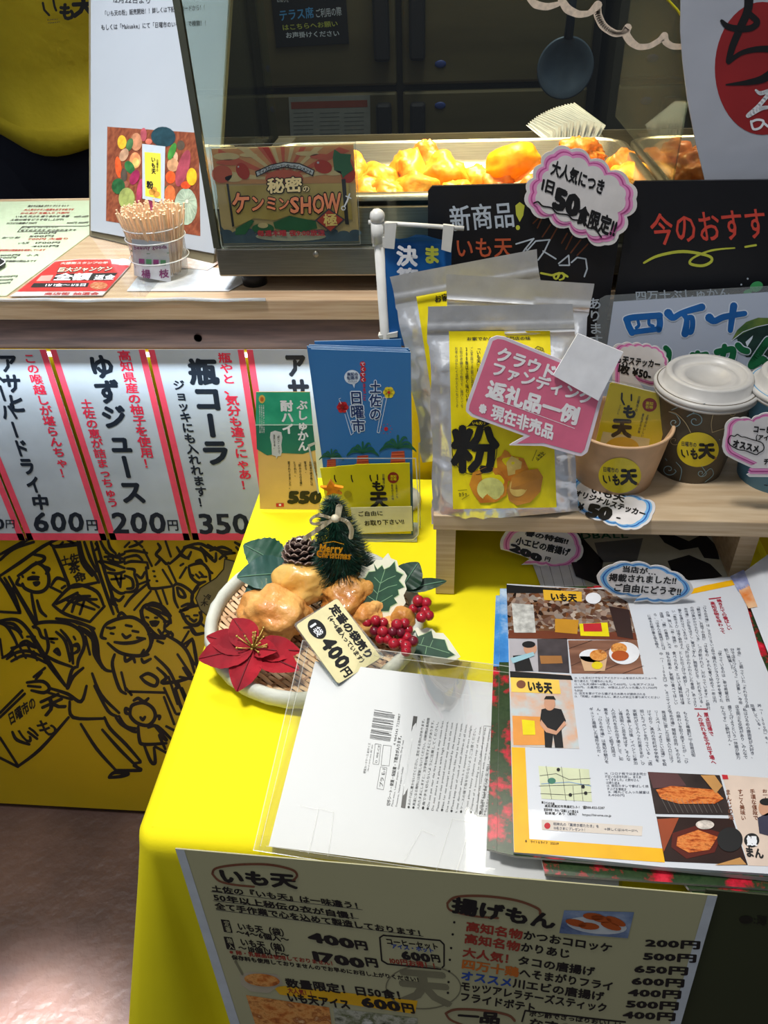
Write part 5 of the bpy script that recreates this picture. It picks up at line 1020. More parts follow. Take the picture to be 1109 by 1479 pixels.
# ================================================================ cups on the shelf
ZQ = Zm(820, 480, .2606)
kraft = mat('kraft_paper', (206, 168, 130), .6, noise_=(90, .05)); stick = mat('sticker_yellow', (222, 200, 30), .4)
def cup(name, label, pf, rb, rt, h, mt):
    c = onz(*pf, SZ1); c[1] += rb; t = thing(name, label, 'cup', c); prof = [(rb-.004, .003), (rb-.003, 0), (rb, 0), (rb+(rt-rb)*.5, h*.5), (rt, h), (rt+.0018, h+.0006), (rt+.002, h+.002), (rt+.0008, h+.003), (rt-.0008, h+.002), (rt-.001, h-.001), (rb-.001, .004), (0, .004)]
    m = MB(); m.lathe(c, prof, mt, 56); part(t, 'body', m); return t, c, Cone(c, rb, rt, h)
t, c, K = cup('ice_cup', 'short kraft paper cup with a yellow round sticker, holding a sticker pack', (893, 717), .0335, .0415, .052, kraft); CK = c
def imoten(par, K, Z, c_, rx, ry, s=1.):
    m = MB(); m.ell(K, c_, rx, ry, stick, .0004, Z, n=40); st_ = part(par, 'round_sticker', m); x, y = c_; m = MB()
    m.stroke(K, [(x-.78*rx, y+.02*ry), (x-.74*rx, y+.3*ry), (x-.62*rx, y+.42*ry)], 2.*s, INK, .0007, Z); m.stroke(K, [(x-.52*rx, y+.05*ry), (x-.46*rx, y+.32*ry)], 1.8*s, INK, .0007, Z)
    m.text(K, 'も', (x-.38*rx, y-.1*ry), (x+.02*rx, y-.1*ry), (x-.36*rx, y+.6*ry), INK, .0007, Z, .05); m.text(K, '天', (x+.02*rx, y-.42*ry), (x+.82*rx, y-.42*ry), (x+.02*rx, y+.55*ry), INK, .0007, Z, .06)
    m.text(K, '日曜市の', (x-.8*rx, y-.5*ry), (x-.05*rx, y-.42*ry), (x-.8*rx, y-.2*ry), INKS, .0007, Z, .02); m.ell(K, (x+.84*rx, y+.5*ry), .06*rx, .07*ry, mat('dot_gold', (170, 120, 40), .5), .0007, Z, n=10)
    part(st_, 'lettering', m)
imoten(t, K, ZQ, (288,793), 118, 98)
# sticker pack standing in the cup
SPK = plane3(onz(893, 655, SZ1+.030)+np.array([0, .012, 0]), onz(930, 655, SZ1+.030)+np.array([.03, .012, 0]), onz(893, 655, SZ1+.030)+np.array([.004, .034, .07]))
o = [(240,280),(560,345),(582,368),(575,400),(500,700),(150,690)]
t = thing('sticker_pack', 'yellow sticker pack in clear film standing in the kraft cup', 'pack', SPK.hit(890, 655)); m = MB(); m.slab(SPK, rquad([ZQ(p) for p in ((236,278),(578,350),(505,650),(148,640))], 4), .002, mat('pack_yellow', (222, 202, 20), .4, noise_=(40, .05))); part(t, 'sticker_stack', m)
m = MB(); m.stroke(SPK, [(300,338),(298,372),(312,400)], 2.6, INK, LY, ZQ); m.stroke(SPK, [(352,345),(352,378)], 2.4, INK, LY, ZQ); m.text(SPK, 'も', (305,400), (385,402), (300,478), INK, LY, ZQ, .06); m.text(SPK, '天', (248,472), (358,478), (240,580), INK, LY, ZQ, .07)
m.text(SPK, '日曜市の', (390,352), (405,354), (370,440), INKS, LY, ZQ, .02, True); m.text(SPK, '土佐のおいしい', (438,452), (452,455), (404,580), INKS, LY, ZQ, .02, True); m.text(SPK, '昔ながらの味', (412,448), (426,450), (385,560), INKS, LY, ZQ, .02, True); m.text(SPK, 'さつまいも', (285,400), (298,402), (270,455), INKS, LY, ZQ, .0, True)
m.ell(SPK, (453,402), 40, 38, mat('seal_red', (150, 36, 32), .5), LY, ZQ); m.text(SPK, '高知', (432,382), (475,386), (430,402), YEL, LY*2, ZQ, .03); m.text(SPK, '名物', (430,402), (473,406), (428,422), YEL, LY*2, ZQ, .03)
m.poly(SPK, [(195,550),(455,590),(445,645),(170,640)], mat('pack_cream', (220, 206, 160), .5), LY, ZQ); m.ell(SPK, (300,640), 95, 60, mat('pack_amber', (222, 178, 20), .5), LY*2, ZQ); part(t, 'print', m)
m = MB(); m.slab(Plane(SPK.o+SPK.n*.0014, SPK.n), [(222,268),(250,262),(560,325),(602,352),(590,420),(520,660),(140,650)], .0006, glass('sticker_film', (250, 250, 246), .06, .12), ZQ); m.stroke(Plane(SPK.o+SPK.n*.0016, SPK.n), [(222,268),(300,285),(430,320),(602,358)], 1.0, mat('film_gloss', (220, 222, 216), .2, alpha=.7), 0, ZQ); part(t, 'clear_film', m)
# brown cup
brown = mat('cup_brown', (84, 76, 62), .55); t, c, K = cup('coffee_cup', 'tall dark brown paper cup with swirls, a yellow sticker and a white lid', (1003, 699), .0285, .0385, .080, brown)
m = MB(); LB = mat('swirl_blue', (130, 160, 168), .5); LT = mat('swirl_tan', (176, 160, 120), .5)
def spiral(cx_, cy_, r, a0, turns, tail, mt, w_=1.1):
    P = [(cx_+r*(1-k/26)*math.cos(a0+turns*6.283*k/24), cy_+r*(1-k/26)*math.sin(a0+turns*6.283*k/24)*.85) for k in range(24)]; m.stroke(K, tail+P, w_, mt, .0003, ZQ)
spiral(705,490,52,-2.6,1.4,[(575,430),(620,410),(670,425),(700,445)],LB,1.3); spiral(590,500,34,-.5,1.3,[(560,440),(600,455)],LB); spiral(560,760,42,.3,1.3,[(540,700)],LB); spiral(740,780,28,0,1.2,[(740,740)],LB); spiral(590,600,30,1,1,[],LT,.8)
m.curve(K, [(680,555),(650,500),(600,450),(560,440)], 1, LT, .0003, ZQ); m.curve(K, [(800,555),(795,500),(815,420)], 1, LT, .0003, ZQ); m.curve(K, [(800,555),(860,535),(950,515)], 1, LT, .0003, ZQ); m.curve(K, [(600,720),(630,760),(620,820)], 1, LB, .0003, ZQ); m.curve(K, [(740,800),(790,755),(805,790),(760,830)], 1, LB, .0003, ZQ); m.curve(K, [(840,595),(930,600)], 1, LB, .0003, ZQ); spiral(910,450,18,0,1.2,[],LT,.9); m.curve(K, [(590,400),(680,412),(760,395)], 1.1, LB, .0003, ZQ)
part(t, 'swirl_print', m); imoten(t, K, ZQ, (720,650), 116, 96)
lidw = mat('lid_white', (186, 184, 180), .35)
def lid(par, c, rt, h):
    m = MB(); m.lathe((c[0], c[1], c[2]+h), [(rt-.002, -.005), (rt+.0028, -.0045), (rt+.0030, -.0025), (rt+.0022, -.002), (rt+.0034, -.001), (rt+.0036, .0012), (rt+.0024, .0024), (rt-.0015, .003), (rt-.003, .0032), (rt-.0042, .0112), (rt-.0052, .0124), (rt-.0085, .0125), (rt-.0095, .0118), (rt-.0105, .0085), (rt-.015, .0080), (rt-.016, .0088), (rt-.021, .0090), (rt-.022, .0065), (0, .006)], lidw, 64)
    part(par, 'lid', m)
lid(t, c, .0385, .080)
bluec = mat('cup_blue', (104, 156, 190), .5, noise_=(6, .2), rgb2=(70, 130, 172)); t, c, K = cup('coffee_cup', 'pale blue paper cup with a white lid at the right frame edge', (1135, 716), .0305, .0380, .085, bluec); lid(t, c, .0380, .085)
ZC4 = Zm(1000, 560, .10813); m = MB(); m.stroke(K, [(680,340),(745,340),(745,380),(680,375)], .8, navy, .0003, ZC4); m.stroke(K, [(960,1300),(1000,1310)], 1.2, navy, .0003, ZC4); part(t, 'print', m)
# coffee tag in front of the blue cup
S = Plane((0, c[1]-.0445, SZ1), (-.05, -1, .03))
out = scallop([(430,560),(480,440),(640,405),(790,425),(880,370),(1080,350),(1400,400),(1500,700),(1400,1050),(1200,1195)], .14, closed=False)+[(760,1192),(720,1160),(850,1100)]+[(560,965),(450,905),(415,860),(395,790),(405,700),(420,640)]
pop('coffee_tag', 'pink-edged cloud tag on the blue cup at the right edge', S, out, ZC4, (pk1, pk2), [('コーヒー', (815,500), (1150,525), (800,600), .05), ('（アイス）', (800,620), (1180,640), (790,700), .045), ('オススメ', (545,680), (900,770), (530,790), .06), ([(480,690),(510,640),(560,650),(600,625),(650,655),(700,660),(760,680),(820,700),(880,715),(930,740),(955,790),(940,840),(890,870),(850,895),(780,870),(700,840),(620,830),(560,800),(510,770),(480,730),(480,690)], 1.5), ('チョコ', (950,940), (1180,960), (945,1030), .05)], S.hit(1085, 690))
# ---- tags beside and under the cups
S = upright(905, 600, SZ1+.001, 0); S = Plane(CK+np.array([.0, .050, 0]), (0, -1, .05)); out = scallop([(185,505),(240,482),(300,482),(360,486),(420,495),(470,515),(500,555),(512,600),(505,650),(492,690),(480,740)], .2)+[(440,900),(180,880)]
pop('sticker_tag', 'pink-edged cloud tag standing behind the kraft cup and its sticker pack', S, out, ZR, (pk1, pk2), [('いも天ステッカー', (170,540), (475,580), (160,590), .04), ('1枚 ¥50-', (215,590), (420,640), (205,650), .05)], (S.hit(905, 590)[0], S.o[1], SZ1))
S = PZ(SZ1+.0015); out = scallop([(0,845),(20,810),(60,800),(150,860),(330,905),(430,925),(480,945),(470,1010),(420,1070),(350,1090),(270,1070),(190,1040),(110,1010),(40,960)], .14)
pop('sticker_price_tag', 'blue-edged cloud tag lying on the shelf under the kraft cup', Plane((0, 0, SZ1+.0008), (0, 0, 1)), out, ZQ, (bu1, bu2), [('オリジナルステッカー', (45,868), (440,990), (30,905), .045), ('¥', (65,935), (95,945), (55,985), .05), ('50', (125,935), (260,965), (95,1020), .09), ('-', (275,1000), (300,1005), (265,1040), .05), ('いも天', (130,845), (320,900), (120,890), .04)], onz(880, 735, SZ1))
# ================================================================ leaflet holder and chuhai card on the cloth
ZH = Zm(360, 460, .27051)
acr = glass('acrylic', (254, 255, 255), .04, .03, .0, .25); aedge = mat('acrylic_edge', (206, 214, 214), .15, alpha=.75, spec=.9)
SL = Plane((0, .596, ZT), (.0, -1, .05))
t = thing('leaflet_holder', 'clear acrylic holder on the yellow cloth, holding the blue leaflets and yellow cards', 'holder', SL.hit(530, 785))
def q_at(S, *p): return [S.hit(*ZH(q)) for q in p]
m = MB(); fr_ = Plane(SL.o+SL.n*.012, SL.n); bkp = Plane(SL.o-SL.n*.012, SL.n)
m.slab(bkp, rquad([(447,520),(600,520),(606,778),(480,778)], 4), .0015, acr); part(t, 'back_plate', m)
m = MB(); m.stroke(bkp, [(605,640),(607,770),(600,778),(560,783),(480,784)], 1.8, aedge, .0005)
m.slab(fr_, rquad([(478,662),(600,662),(603,781),(478,785)], 4), .0015, acr); m.stroke(fr_, [(478,662),(600,662),(604,720),(604,772),(597,779),(478,786)], 1.6, aedge, .0005); part(t, 'front_pocket', m)
m = MB(); a, b = fr_.hit(478, 784), fr_.hit(602, 781); m.box((a[0], a[1], ZT+.0015), (b[0], a[1]+.028, ZT+.004), aedge); part(t, 'floor_plate', m)
# leaflets, rear ones fanned out above the front one
lb_ = mat('leaflet_blue', (50, 112, 172), .4, noise_=(5, .05)); lb2 = mat('leaflet_edge', (150, 176, 206), .4)
offs = [(-1, -2.0, -4.0), (2, -1.6, -8.5), (-3, -1.2, -6.0), (-6, -.8, -4.0), (-4, -.4, -2.2), (0, 0, 0)]
for i, (dx, dl, dy) in enumerate(offs):
    S = Plane(SL.o+SL.n*(-.009+.0028*i), SL.n); q = [(449+dx,504+dy),(593+dx,509+dy),(597+dx*.5,775),(480,775)]
    if i == 1: q = [(454,493),(579,490),(590,775),(485,775)]
    lab = 'front leaflet, blue with palm trees and white lettering, in the acrylic holder' if i == 5 else ['rearmost blue leaflet in the acrylic holder', 'blue leaflet standing highest in the acrylic holder', 'blue leaflet third from the back of the holder', 'blue leaflet sticking out furthest left in the holder', 'blue leaflet directly behind the front one'][i]
    t = thing('leaflet', lab, 'leaflet', S.hit(535, 775), 'blue leaflets in the acrylic holder')
    m = MB(); m.slab(S, q, .0009, lb_, mt_side=lb2); part(t, 'paper', m)
    if i < 5: continue
    m = MB(); gw = mat('ink_navy_blue', (24, 50, 100), .5); cw = mat('ink_halo', (206, 220, 236), .5)
    for s_, b_, mt, k in (('土佐の', .09, cw, 1), ('土佐の', .025, gw, 2)): m.text(S, s_, (640,330), (705,330), (640,545), mt, LY*k, ZH, b_, True)
    for s_, b_, mt, k in (('日曜市', .09, cw, 1), ('日曜市', .025, gw, 2)): m.text(S, s_, (530,385), (605,385), (548,610), mt, LY*k, ZH, b_, True)
    m.ell(S, (549,313), 42, 38, cw, LY, ZH); m.poly(S, [(548,345),(566,345),(560,372)], cw, LY, ZH); m.text(S, '高知の', (520,288), (580,286), (522,308), gw, LY*2, ZH, .03); m.text(S, '街路市', (520,308), (580,306), (522,328), gw, LY*2, ZH, .03); m.text(S, 'パンフレット', (525,330), (575,328), (526,344), gw, LY*2, ZH, .02)
    for k, ch in enumerate('てくてく'): y = 243+28*k; m.ell(S, (605+(k % 2)*3, y), 15, 14, RED, LY, ZH, n=16); m.text(S, ch, (595,y-10), (617,y-10), (595,y+11), cw, LY*2, ZH, .03)
    m.text(S, 'まるごと', (603,345), (622,345), (606,440), RED, LY, ZH, .03, True)
    for c, cl in (((745,395), mat('flower_yellow', (226, 206, 50), .5)), ((498,474), RED)):
        for k in range(6): a = k*math.pi/3; m.ell(S, (c[0]+17*math.cos(a), c[1]+17*math.sin(a)), 15, 15, cl, LY, ZH, n=12)
        m.ell(S, c, 8, 8, RED if cl is not RED else mat('flower_eye', (120, 20, 30), .5), LY*2, ZH, n=10)
    for a, b in (((715,420),(682,608)),((733,425),(694,612)),((715,420),(733,425)),((682,608),(694,612)),((510,510),(543,622)),((518,490),(556,612)),((543,622),(556,612)),((478,430),(488,425)),((480,435),(490,455))): m.stroke(S, [a, b], .8, cw, LY, ZH)
    m.ell(S, (730,590), 11, 11, RED, LY, ZH, n=12)
    for k in range(9): a = k*.7; m.ell(S, (732+28*math.cos(a), 590+26*math.sin(a)), 2.5, 2.5, RED, LY, ZH, n=6)
    pg = mat('palm_green', (28, 96, 70), .5); po = mat('palm_trunk', (206, 96, 60), .5); ps = mat('palm_stripe', (160, 50, 40), .5)
    for cx_, cy_, s_ in ((438,740,.72),(605,715,.95),(793,690,1.1)):
        m.poly(S, [(cx_-30*s_,cy_+20*s_),(cx_+30*s_,cy_+15*s_),(cx_+38*s_,cy_+95),(cx_-38*s_,cy_+95)], po, LY, ZH)
        for k in range(5): m.stroke(S, [(cx_-30*s_, cy_+(24+15*k)*s_), (cx_+32*s_, cy_+(21+15*k)*s_)], .9, ps, LY*1.6, ZH)
        for a in (-.15, .25, .65, 1.05, 1.57, 2.1, 2.5, 2.9, 3.3):
            dx, up_ = math.cos(a), max(.12, math.sin(a)); P0 = (cx_, cy_+5); P1 = (cx_+55*s_*dx, cy_-75*s_*up_-12*s_); P2 = (cx_+92*s_*dx, cy_-42*s_*up_+(26*s_ if abs(dx) > .5 else -4*s_))
            m.stroke(S, [tuple(bez([P0, P1, P2], k/7)) for k in range(8)], [1.*s_, 2.*s_, 2.8*s_, 3.2*s_, 3*s_, 2.5*s_, 1.8*s_, .8], pg, LY*2, ZH)
    part(t, 'print', m)
# yellow cards and a note in the pocket
YZ = mat('card_yellow', (226, 212, 20), .45, noise_=(30, .04))
for i, (x0, x1, yt, lab) in enumerate(((377, 470, 800, 'leftmost yellow card in the pocket of the acrylic holder'), (465, 575, 790, 'middle yellow card in the pocket of the acrylic holder'), (562, 856, 780, 'front yellow card with brush lettering in the holder pocket'))):
    S = Plane(SL.o+SL.n*(.0068+.0011*i), SL.n); t = thing('sticker_card', lab, 'card', S.hit(*ZH((x0+50, 1140))), 'yellow cards in the leaflet holder')
    m = MB(); m.slab(S, [(x0,yt),(x1,yt-8),(x1+8,1150),(x0+15 if x0 > 400 else 440,1150)], .0008, YZ, ZH); part(t, 'card', m); m = MB()
    if i < 2: m.stroke(S, [(x0+78 if i == 0 else 545,838),(x0+78 if i == 0 else 546,855),(x0+86 if i == 0 else 552,872)], 1.8, INK, LY, ZH); m.ell(S, (x0+60, 940), 20, 20, mat('card_mark', (186, 170, 20), .5), LY, ZH)
    else:
        m.stroke(S, [(645,838),(645,850),(652,868)], 2, INK, LY, ZH); m.stroke(S, [(683,835),(685,862)], 2, INK, LY, ZH); m.text(S, 'も', (650,865), (722,865), (655,925), INK, LY, ZH, .05); m.text(S, '天', (640,920), (735,920), (648,1015), INK, LY, ZH, .06)
        m.ell(S, (768,850), 30, 30, mat('seal_red', (150, 36, 32), .5), LY, ZH); m.text(S, '高知', (752,835), (786,835), (752,850), YEL, LY*2, ZH, .03); m.text(S, '名物', (752,850), (786,850), (752,866), YEL, LY*2, ZH, .03)
        m.text(S, '日曜市の', (708,830), (722,830), (712,905), INKS, LY, ZH, .02, True); m.text(S, '昔ながらの味', (755,885), (768,885), (760,970), INKS, LY, ZH, .02, True); m.text(S, '土佐のいも', (778,885), (790,885), (784,960), INKS, LY, ZH, .02, True)
        m.ell(S, (530,940), 18, 16, MATS['card_mark'], LY, ZH)
    part(t, 'print', m)
S = Plane(SL.o+SL.n*.0148, SL.n); m = MB(); m.slab(S, [(540,1010),(868,1003),(872,1135),(560,1150)], .0005, mat('note_cream', (206, 204, 160), .5), ZH)
m.text(S, 'ご自由に', (575,1030), (712,1025), (580,1058), INK, LY, ZH, .02, False, .12); m.text(S, 'お取り下さい!!', (610,1078), (825,1068), (614,1108), INK, LY, ZH, .03, False, .12)
solo('paper_note', 'cream handwritten note on the front of the acrylic holder', 'note', m, S.hit(550, 760))
# green and tan chuhai card
SH = upright(415, 738, ZT+.002, 5); ZB2 = Zm(360, 560, .12850)
t = thing('drink_card', 'green and tan drink card standing on the yellow cloth left of the leaflets', 'sign', SH.hit(415, 738))
m = MB(); m.slab(SH, [(75,48),(680,48),(800,1370),(118,1365)], .001, mat('card_tan2', (216, 178, 104), .4, noise_=(18, .08)), ZB2); part(t, 'card', m)
m = MB(); gA = mat('card_green_light', (20, 146, 112), .4, noise_=(30, .2), rgb2=(60, 180, 140)); gB = mat('card_green_deep', (16, 96, 78), .4, noise_=(20, .25), rgb2=(30, 120, 96))
m.poly(SH, [(75,48),(680,48),(712,410),(72,410)], gA, LY, ZB2); m.poly(SH, [(72,410),(712,410),(745,700),(600,745),(380,735),(200,760),(85,690)], gB, LY, ZB2); m.stroke(SH, [(72,418),(714,416)], 1.6, mat('card_line', (180, 220, 200), .5), LY*2, ZB2)
m.ell(SH, (142,128), 36, 46, mat('seal_gold', (226, 190, 90), .5), LY*2, ZB2); m.ell(SH, (142,130), 20, 26, mat('seal_orange', (200, 110, 50), .5), LY*3, ZB2)
m.text(SH, 'ぶしゅかん', (530,135), (655,135), (545,715), WHITE, LY*2, ZB2, .04, True); m.text(SH, '酎ハイ', (345,140), (488,140), (368,525), WHITE, LY*2, ZB2, .045, True)
for k, x in enumerate((108, 130, 152)): m.text(SH, '土佐の恵みぶしゅかん果汁の酎ハイ'[:14-k], (x,190), (x+15,190), (x+6,510), WHITE, LY*2, ZB2, .02, True)
m.poly(SH, [(240,500),(290,482),(360,500),(372,560),(360,640),(368,720),(350,765),(318,770),(305,800),(298,770),(255,755),(250,640),(232,560)], mat('bubble_grey', (196, 200, 204), .5), LY*2, ZB2)
m.text(SH, '「酎ハイ」といって', (315,520), (340,520), (322,740), INK, LY*3, ZB2, .02, True); m.text(SH, '注文してや。', (265,525), (290,525), (272,690), INK, LY*3, ZB2, .02, True)
for s_, x, y1 in (('土佐のお酢みかんは', 720, 985), ('お刺身や焼き物には', 670, 1100), ('昔から、', 610, 960), ('「酢みかんの王様」', 550, 1120), ('とされた。', 490, 1000), ('愛されてきました。', 428, 1140)): m.text(SH, s_, (x,825), (x+30,825), (x+18,y1), INK, LY*2, ZB2, .02, True)
m.text(SH, '550', (445,1140), (820,1140), (430,1315), INK, LY*2, ZB2, .08); m.poly(SH, [(300,1300),(388,1298),(388,1338),(302,1340)], RED, LY*2, ZB2); m.ell(SH, (345,1318), 14, 12, WHITE, LY*3, ZB2, n=10)
m.poly(SH, [(655,640),(745,605),(752,630),(680,665),(790,1180),(770,1190)], mat('strip_grey', (186, 190, 180), .4), LY*3, ZB2)
part(t, 'print', m)
# ================================================================ round basket
BC = np.array([-.112, .463, ZT]); RB = .088
t = thing('bamboo_basket', 'shallow round bamboo basket with a white wrapped rim', 'basket', BC)
m = MB(); vs = []; fs = []; n = 72; k_ = 10; wrap = mat('rim_white', (196, 198, 186), .7, noise_=(60, .05), bump=(90, .5, .002))
for i in range(n):
    a = 2*math.pi*i/n
    for j in range(k_):
        b = 2*math.pi*j/k_; rr = .0060*(1+.06*math.sin(a*31+j)+.05*noise.noise(Vector((a*6, j, 0))))
        vs.append((BC[0]+(RB+rr*.9*math.cos(b))*math.cos(a), BC[1]+(RB+rr*.9*math.cos(b))*math.sin(a), BC[2]+.0135+rr*1.35*math.sin(b)))
m.add(vs, [(i*k_+j, ((i+1) % n)*k_+j, ((i+1) % n)*k_+(j+1) % k_, i*k_+(j+1) % k_) for i in range(n) for j in range(k_)], wrap, True); part(t, 'rim', m)
m = MB(); bmb = [mat('bamboo_a', (214, 182, 140), .55), mat('bamboo_b', (196, 158, 116), .55), mat('bamboo_c', (226, 198, 160), .55)]; rot = math.radians(-38); random.seed(8)
def bz(x, y): r2 = (x*x+y*y)/RB**2; return BC[2]+.003+.009*r2**1.5
for i in range(-19, 20):
    y = i*.0046; L = math.sqrt(max(0, RB**2-y*y))
    if L < .01: continue
    P = []; N_ = 16
    for k in range(N_+1): x = -L+2*L*k/N_; P.append((x, y+random.uniform(-.0002, .0002), bz(x, y)+.0011*math.cos((x/.0125)*math.pi+(i % 2)*math.pi)))
    w_ = .0018; vs = []
    for x, y_, z in P:
        for dy, dz in ((-w_, 0), (-w_*.5, .0007), (w_*.5, .0007), (w_, 0)): X, Y = x, y_+dy; vs.append((BC[0]+X*math.cos(rot)-Y*math.sin(rot), BC[1]+X*math.sin(rot)+Y*math.cos(rot), z+dz))
    m.add(vs, [(k*4+j, k*4+j+1, k*4+j+5, k*4+j+4) for k in range(N_) for j in range(3)], random.choice(bmb), True)
for i in range(-6, 7):
    x = i*.0125; L = math.sqrt(max(0, RB**2-x*x)); vs = []
    for k in range(31):
        y = -L+2*L*k/30
        for dx in (-.0013, .0013): X, Y = x+dx, y; vs.append((BC[0]+X*math.cos(rot)-Y*math.sin(rot), BC[1]+X*math.sin(rot)+Y*math.cos(rot), bz(x, y)+.0004))
    m.add(vs, [(k*2, k*2+1, k*2+3, k*2+2) for k in range(30)], mat('bamboo_dark', (150, 112, 78), .6))
part(t, 'bamboo_weave', m, kind='stuff')
m = MB(); m.lathe(BC, [(0, .0012), (RB*.7, .0016), (RB, .007)], mat('basket_under', (110, 76, 52), .8), 48, smooth=True); part(t, 'backing', m)
# fried sweet potatoes in the basket
zb = ZT+.012; pf = [mat('potato_gold', (240, 190, 112), .42, noise_=(26, .2), rgb2=(204, 130, 58), bump=(420, .6, .0010), coat=.2), mat('potato_pale', (234, 200, 118), .34, noise_=(22, .2), rgb2=(214, 152, 60), bump=(260, .4, .0010), coat=.35), mat('potato_amber', (222, 166, 84), .42, noise_=(30, .2), rgb2=(180, 110, 42), bump=(420, .6, .0010), coat=.2)]
def pot(px_, py_, z, r, k, sd, lab, rz=0., am=.2, fi=.04):
    p = onz(px_, py_, z); m = MB(); lump(m, p, r, pf[k], sd, am, 5, Matrix.Rotation(rz, 3, 'Z'), fi); solo('fried_sweet_potato', lab, 'fried food', m, (p[0], p[1], p[2]-r[2]*.9))
pot(394, 888, .748, (.030, .024, .022), 0, 3, 'large golden battered sweet potato at the front left of the basket', -.2, .22, .05)
pot(442, 840, .758, (.030, .021, .020), 1, 9, 'smooth glossy pale yellow fried piece below the pine cone', .35, .14, .03)
pot(503, 862, .752, (.024, .022, .018), 2, 14, 'orange-brown fried piece under the christmas tree', .6, .2, .06)
pot(528, 890, .744, (.018, .016, .014), 0, 17, 'fried piece half hidden behind the price card', .2, .2, .06)
pot(581, 895, .742, (.011, .010, .012), 2, 21, 'small round brown fried piece under the holly leaf', 0, .1, .03)
pot(560, 905, .738, (.013, .010, .009), 0, 24, 'small fried piece between the holly leaf and the red berries', 0, .15, .05)
# leaves ------------------------------------------------
def leaf(m, base, tip, wid, mt, up=(0, 0, 1), fold=.25, droop=.15, ser=0, n=14, wav=0., sd=0., mtv=None):
    """pointed leaf with a folded midrib, arched from base to tip"""
    b, t_ = Vector(base), Vector(tip); d = t_-b; L = d.length; d.normalize(); s_ = d.cross(Vector(up)).normalized(); u_ = s_.cross(d).normalized(); vs = []; W = 6
    for i in range(n+1):
        v = i/n; w_ = wid*(math.sin(math.pi*min(1, v**.85*.97+.02))**.8)*(1 if v > .02 else .1)
        if ser and i % 2: w_ *= 1-ser
        for j in range(-W//2, W//2+1):
            q = j/(W/2); P = b+d*L*v+s_*w_*q+u_*(abs(q)*fold*w_-droop*L*v*v+droop*L*.6*v+wav*math.sin(v*14+sd)*abs(q)*w_+.04*w_*math.sin(v*40)*abs(q)); vs.append(P)
    m.add(vs, [(i*(W+1)+j, i*(W+1)+j+1, (i+1)*(W+1)+j+1, (i+1)*(W+1)+j) for i in range(n) for j in range(W)], mt, True)
    if mtv:
        pts = [b+d*L*v+u_*(-droop*L*v*v+droop*L*.6*v+.0004) for v in [k/8 for k in range(9)]]; m.tube(pts, [.0006]*8+[.0002], mtv, 5)
fg = mat('leaf_fabric_green', (34, 84, 62), .5, noise_=(50, .2), bump=(200, .3, .001)); ft_ = mat('leaf_fabric_teal', (52, 92, 84), .42, noise_=(40, .2), bump=(160, .4, .001), coat=.2); fv = mat('leaf_vein', (90, 130, 104), .5); fdk = mat('leaf_fabric_dark', (28, 60, 44), .45, noise_=(40, .2))
for lab, b, t_, w_, mt, sr, z0, z1 in (('dark green toothed fabric leaf at the back left of the basket', (412,820), (352,786), .018, fg, .07, .755, .775), ('long grey-teal fabric leaf lying over the left rim of the basket', (424,828), (343,832), .017, ft_, 0, .757, .770), ('grey-teal fabric leaf pointing down beside the front fried piece', (405,845), (352,868), .015, ft_, 0, .752, .757),
    ('dark glossy leaf right of the big holly leaf', (580,850), (604,812), .013, fdk, 0, .748, .765), ('slim dark leaf pointing right beyond the basket rim', (585,852), (645,838), .006, fdk, 0, .748, .752), ('small dark leaf behind the christmas tree base', (500,830), (530,838), .010, fdk, 0, .765, .762)):
    m = MB(); bb_, tt_ = onz(*b, z0), onz(*t_, z1); leaf(m, bb_, tt_, w_, mt, up=(0, -.5, 1), fold=.2, droop=.12, ser=sr, n=20, wav=.05, mtv=fv); solo('fabric_leaf', lab, 'leaf', m, bb_)
# white-edged holly leaves as seen outlines on tilted little planes
hw = mat('holly_cream', (226, 224, 200), .6); hg = mat('holly_green', (38, 82, 56), .5, noise_=(60, .25), rgb2=(24, 60, 42)); hv = mat('holly_vein', (120, 160, 120), .5); hl = mat('holly_halo', (180, 206, 150), .6)
ZL = Zm(400, 730, .21635)
def holly(lab, S, out, gin, ribs, base):
    t = thing('holly_leaf', lab, 'leaf', base); m = MB(); m.slab(S, out, .0008, hw, ZL); part(t, 'cream_edge', m)
    m = MB(); m.poly(S, inset(gin, 1.16), hl, LY, ZL); m.poly(S, inset(gin, 1.11), hg, LY*2, ZL); part(t, 'green_centre', m)
    m = MB(); [m.stroke(S, r, .9, hv, LY*3, ZL) for r in ribs]; part(t, 'veins', m)
out = [(565,400),(600,412),(640,390),(660,362),(700,365),(728,330),(742,318),(760,352),(800,368),(812,410),(850,440),(868,470),(852,510),(866,560),(845,600),(860,650),(828,690),(800,720),(750,748),(700,752),(650,740),(600,738),(570,710),(520,660),(535,630),(495,600),(515,560),(492,518),(530,490),(555,465),(562,430)]
gin = [(650,405),(672,440),(700,415),(712,440),(745,425),(775,392),(785,450),(825,470),(800,505),(832,545),(795,560),(800,590),(770,610),(790,640),(750,660),(740,690),(700,690),(650,735),(600,725),(520,665),(575,650),(545,600),(528,570),(570,560),(552,505),(600,490),(620,455),(660,450)]
S = plane3(onz(555, 895, ZT+.025), onz(600, 885, ZT+.027), onz(560, 800, ZT+.062))
holly('large cream-edged holly leaf standing upright on the right of the basket', S, out, gin, [[(640,725),(665,620),(690,520),(720,430)],[(660,640),(600,600),(560,570)],[(672,590),(620,540),(585,510)],[(655,665),(720,630),(770,600)],[(675,580),(740,545),(800,530)],[(690,520),(740,490),(790,470)],[(690,520),(650,480)]], S.hit(555, 895))
out = [(905,835),(935,812),(960,830),(1000,815),(1035,822),(1060,850),(1109,852),(1150,900),(1190,960),(1225,1010),(1180,1040),(1109,1060),(1020,1060),(950,1040),(880,1000),(870,940),(890,880)]
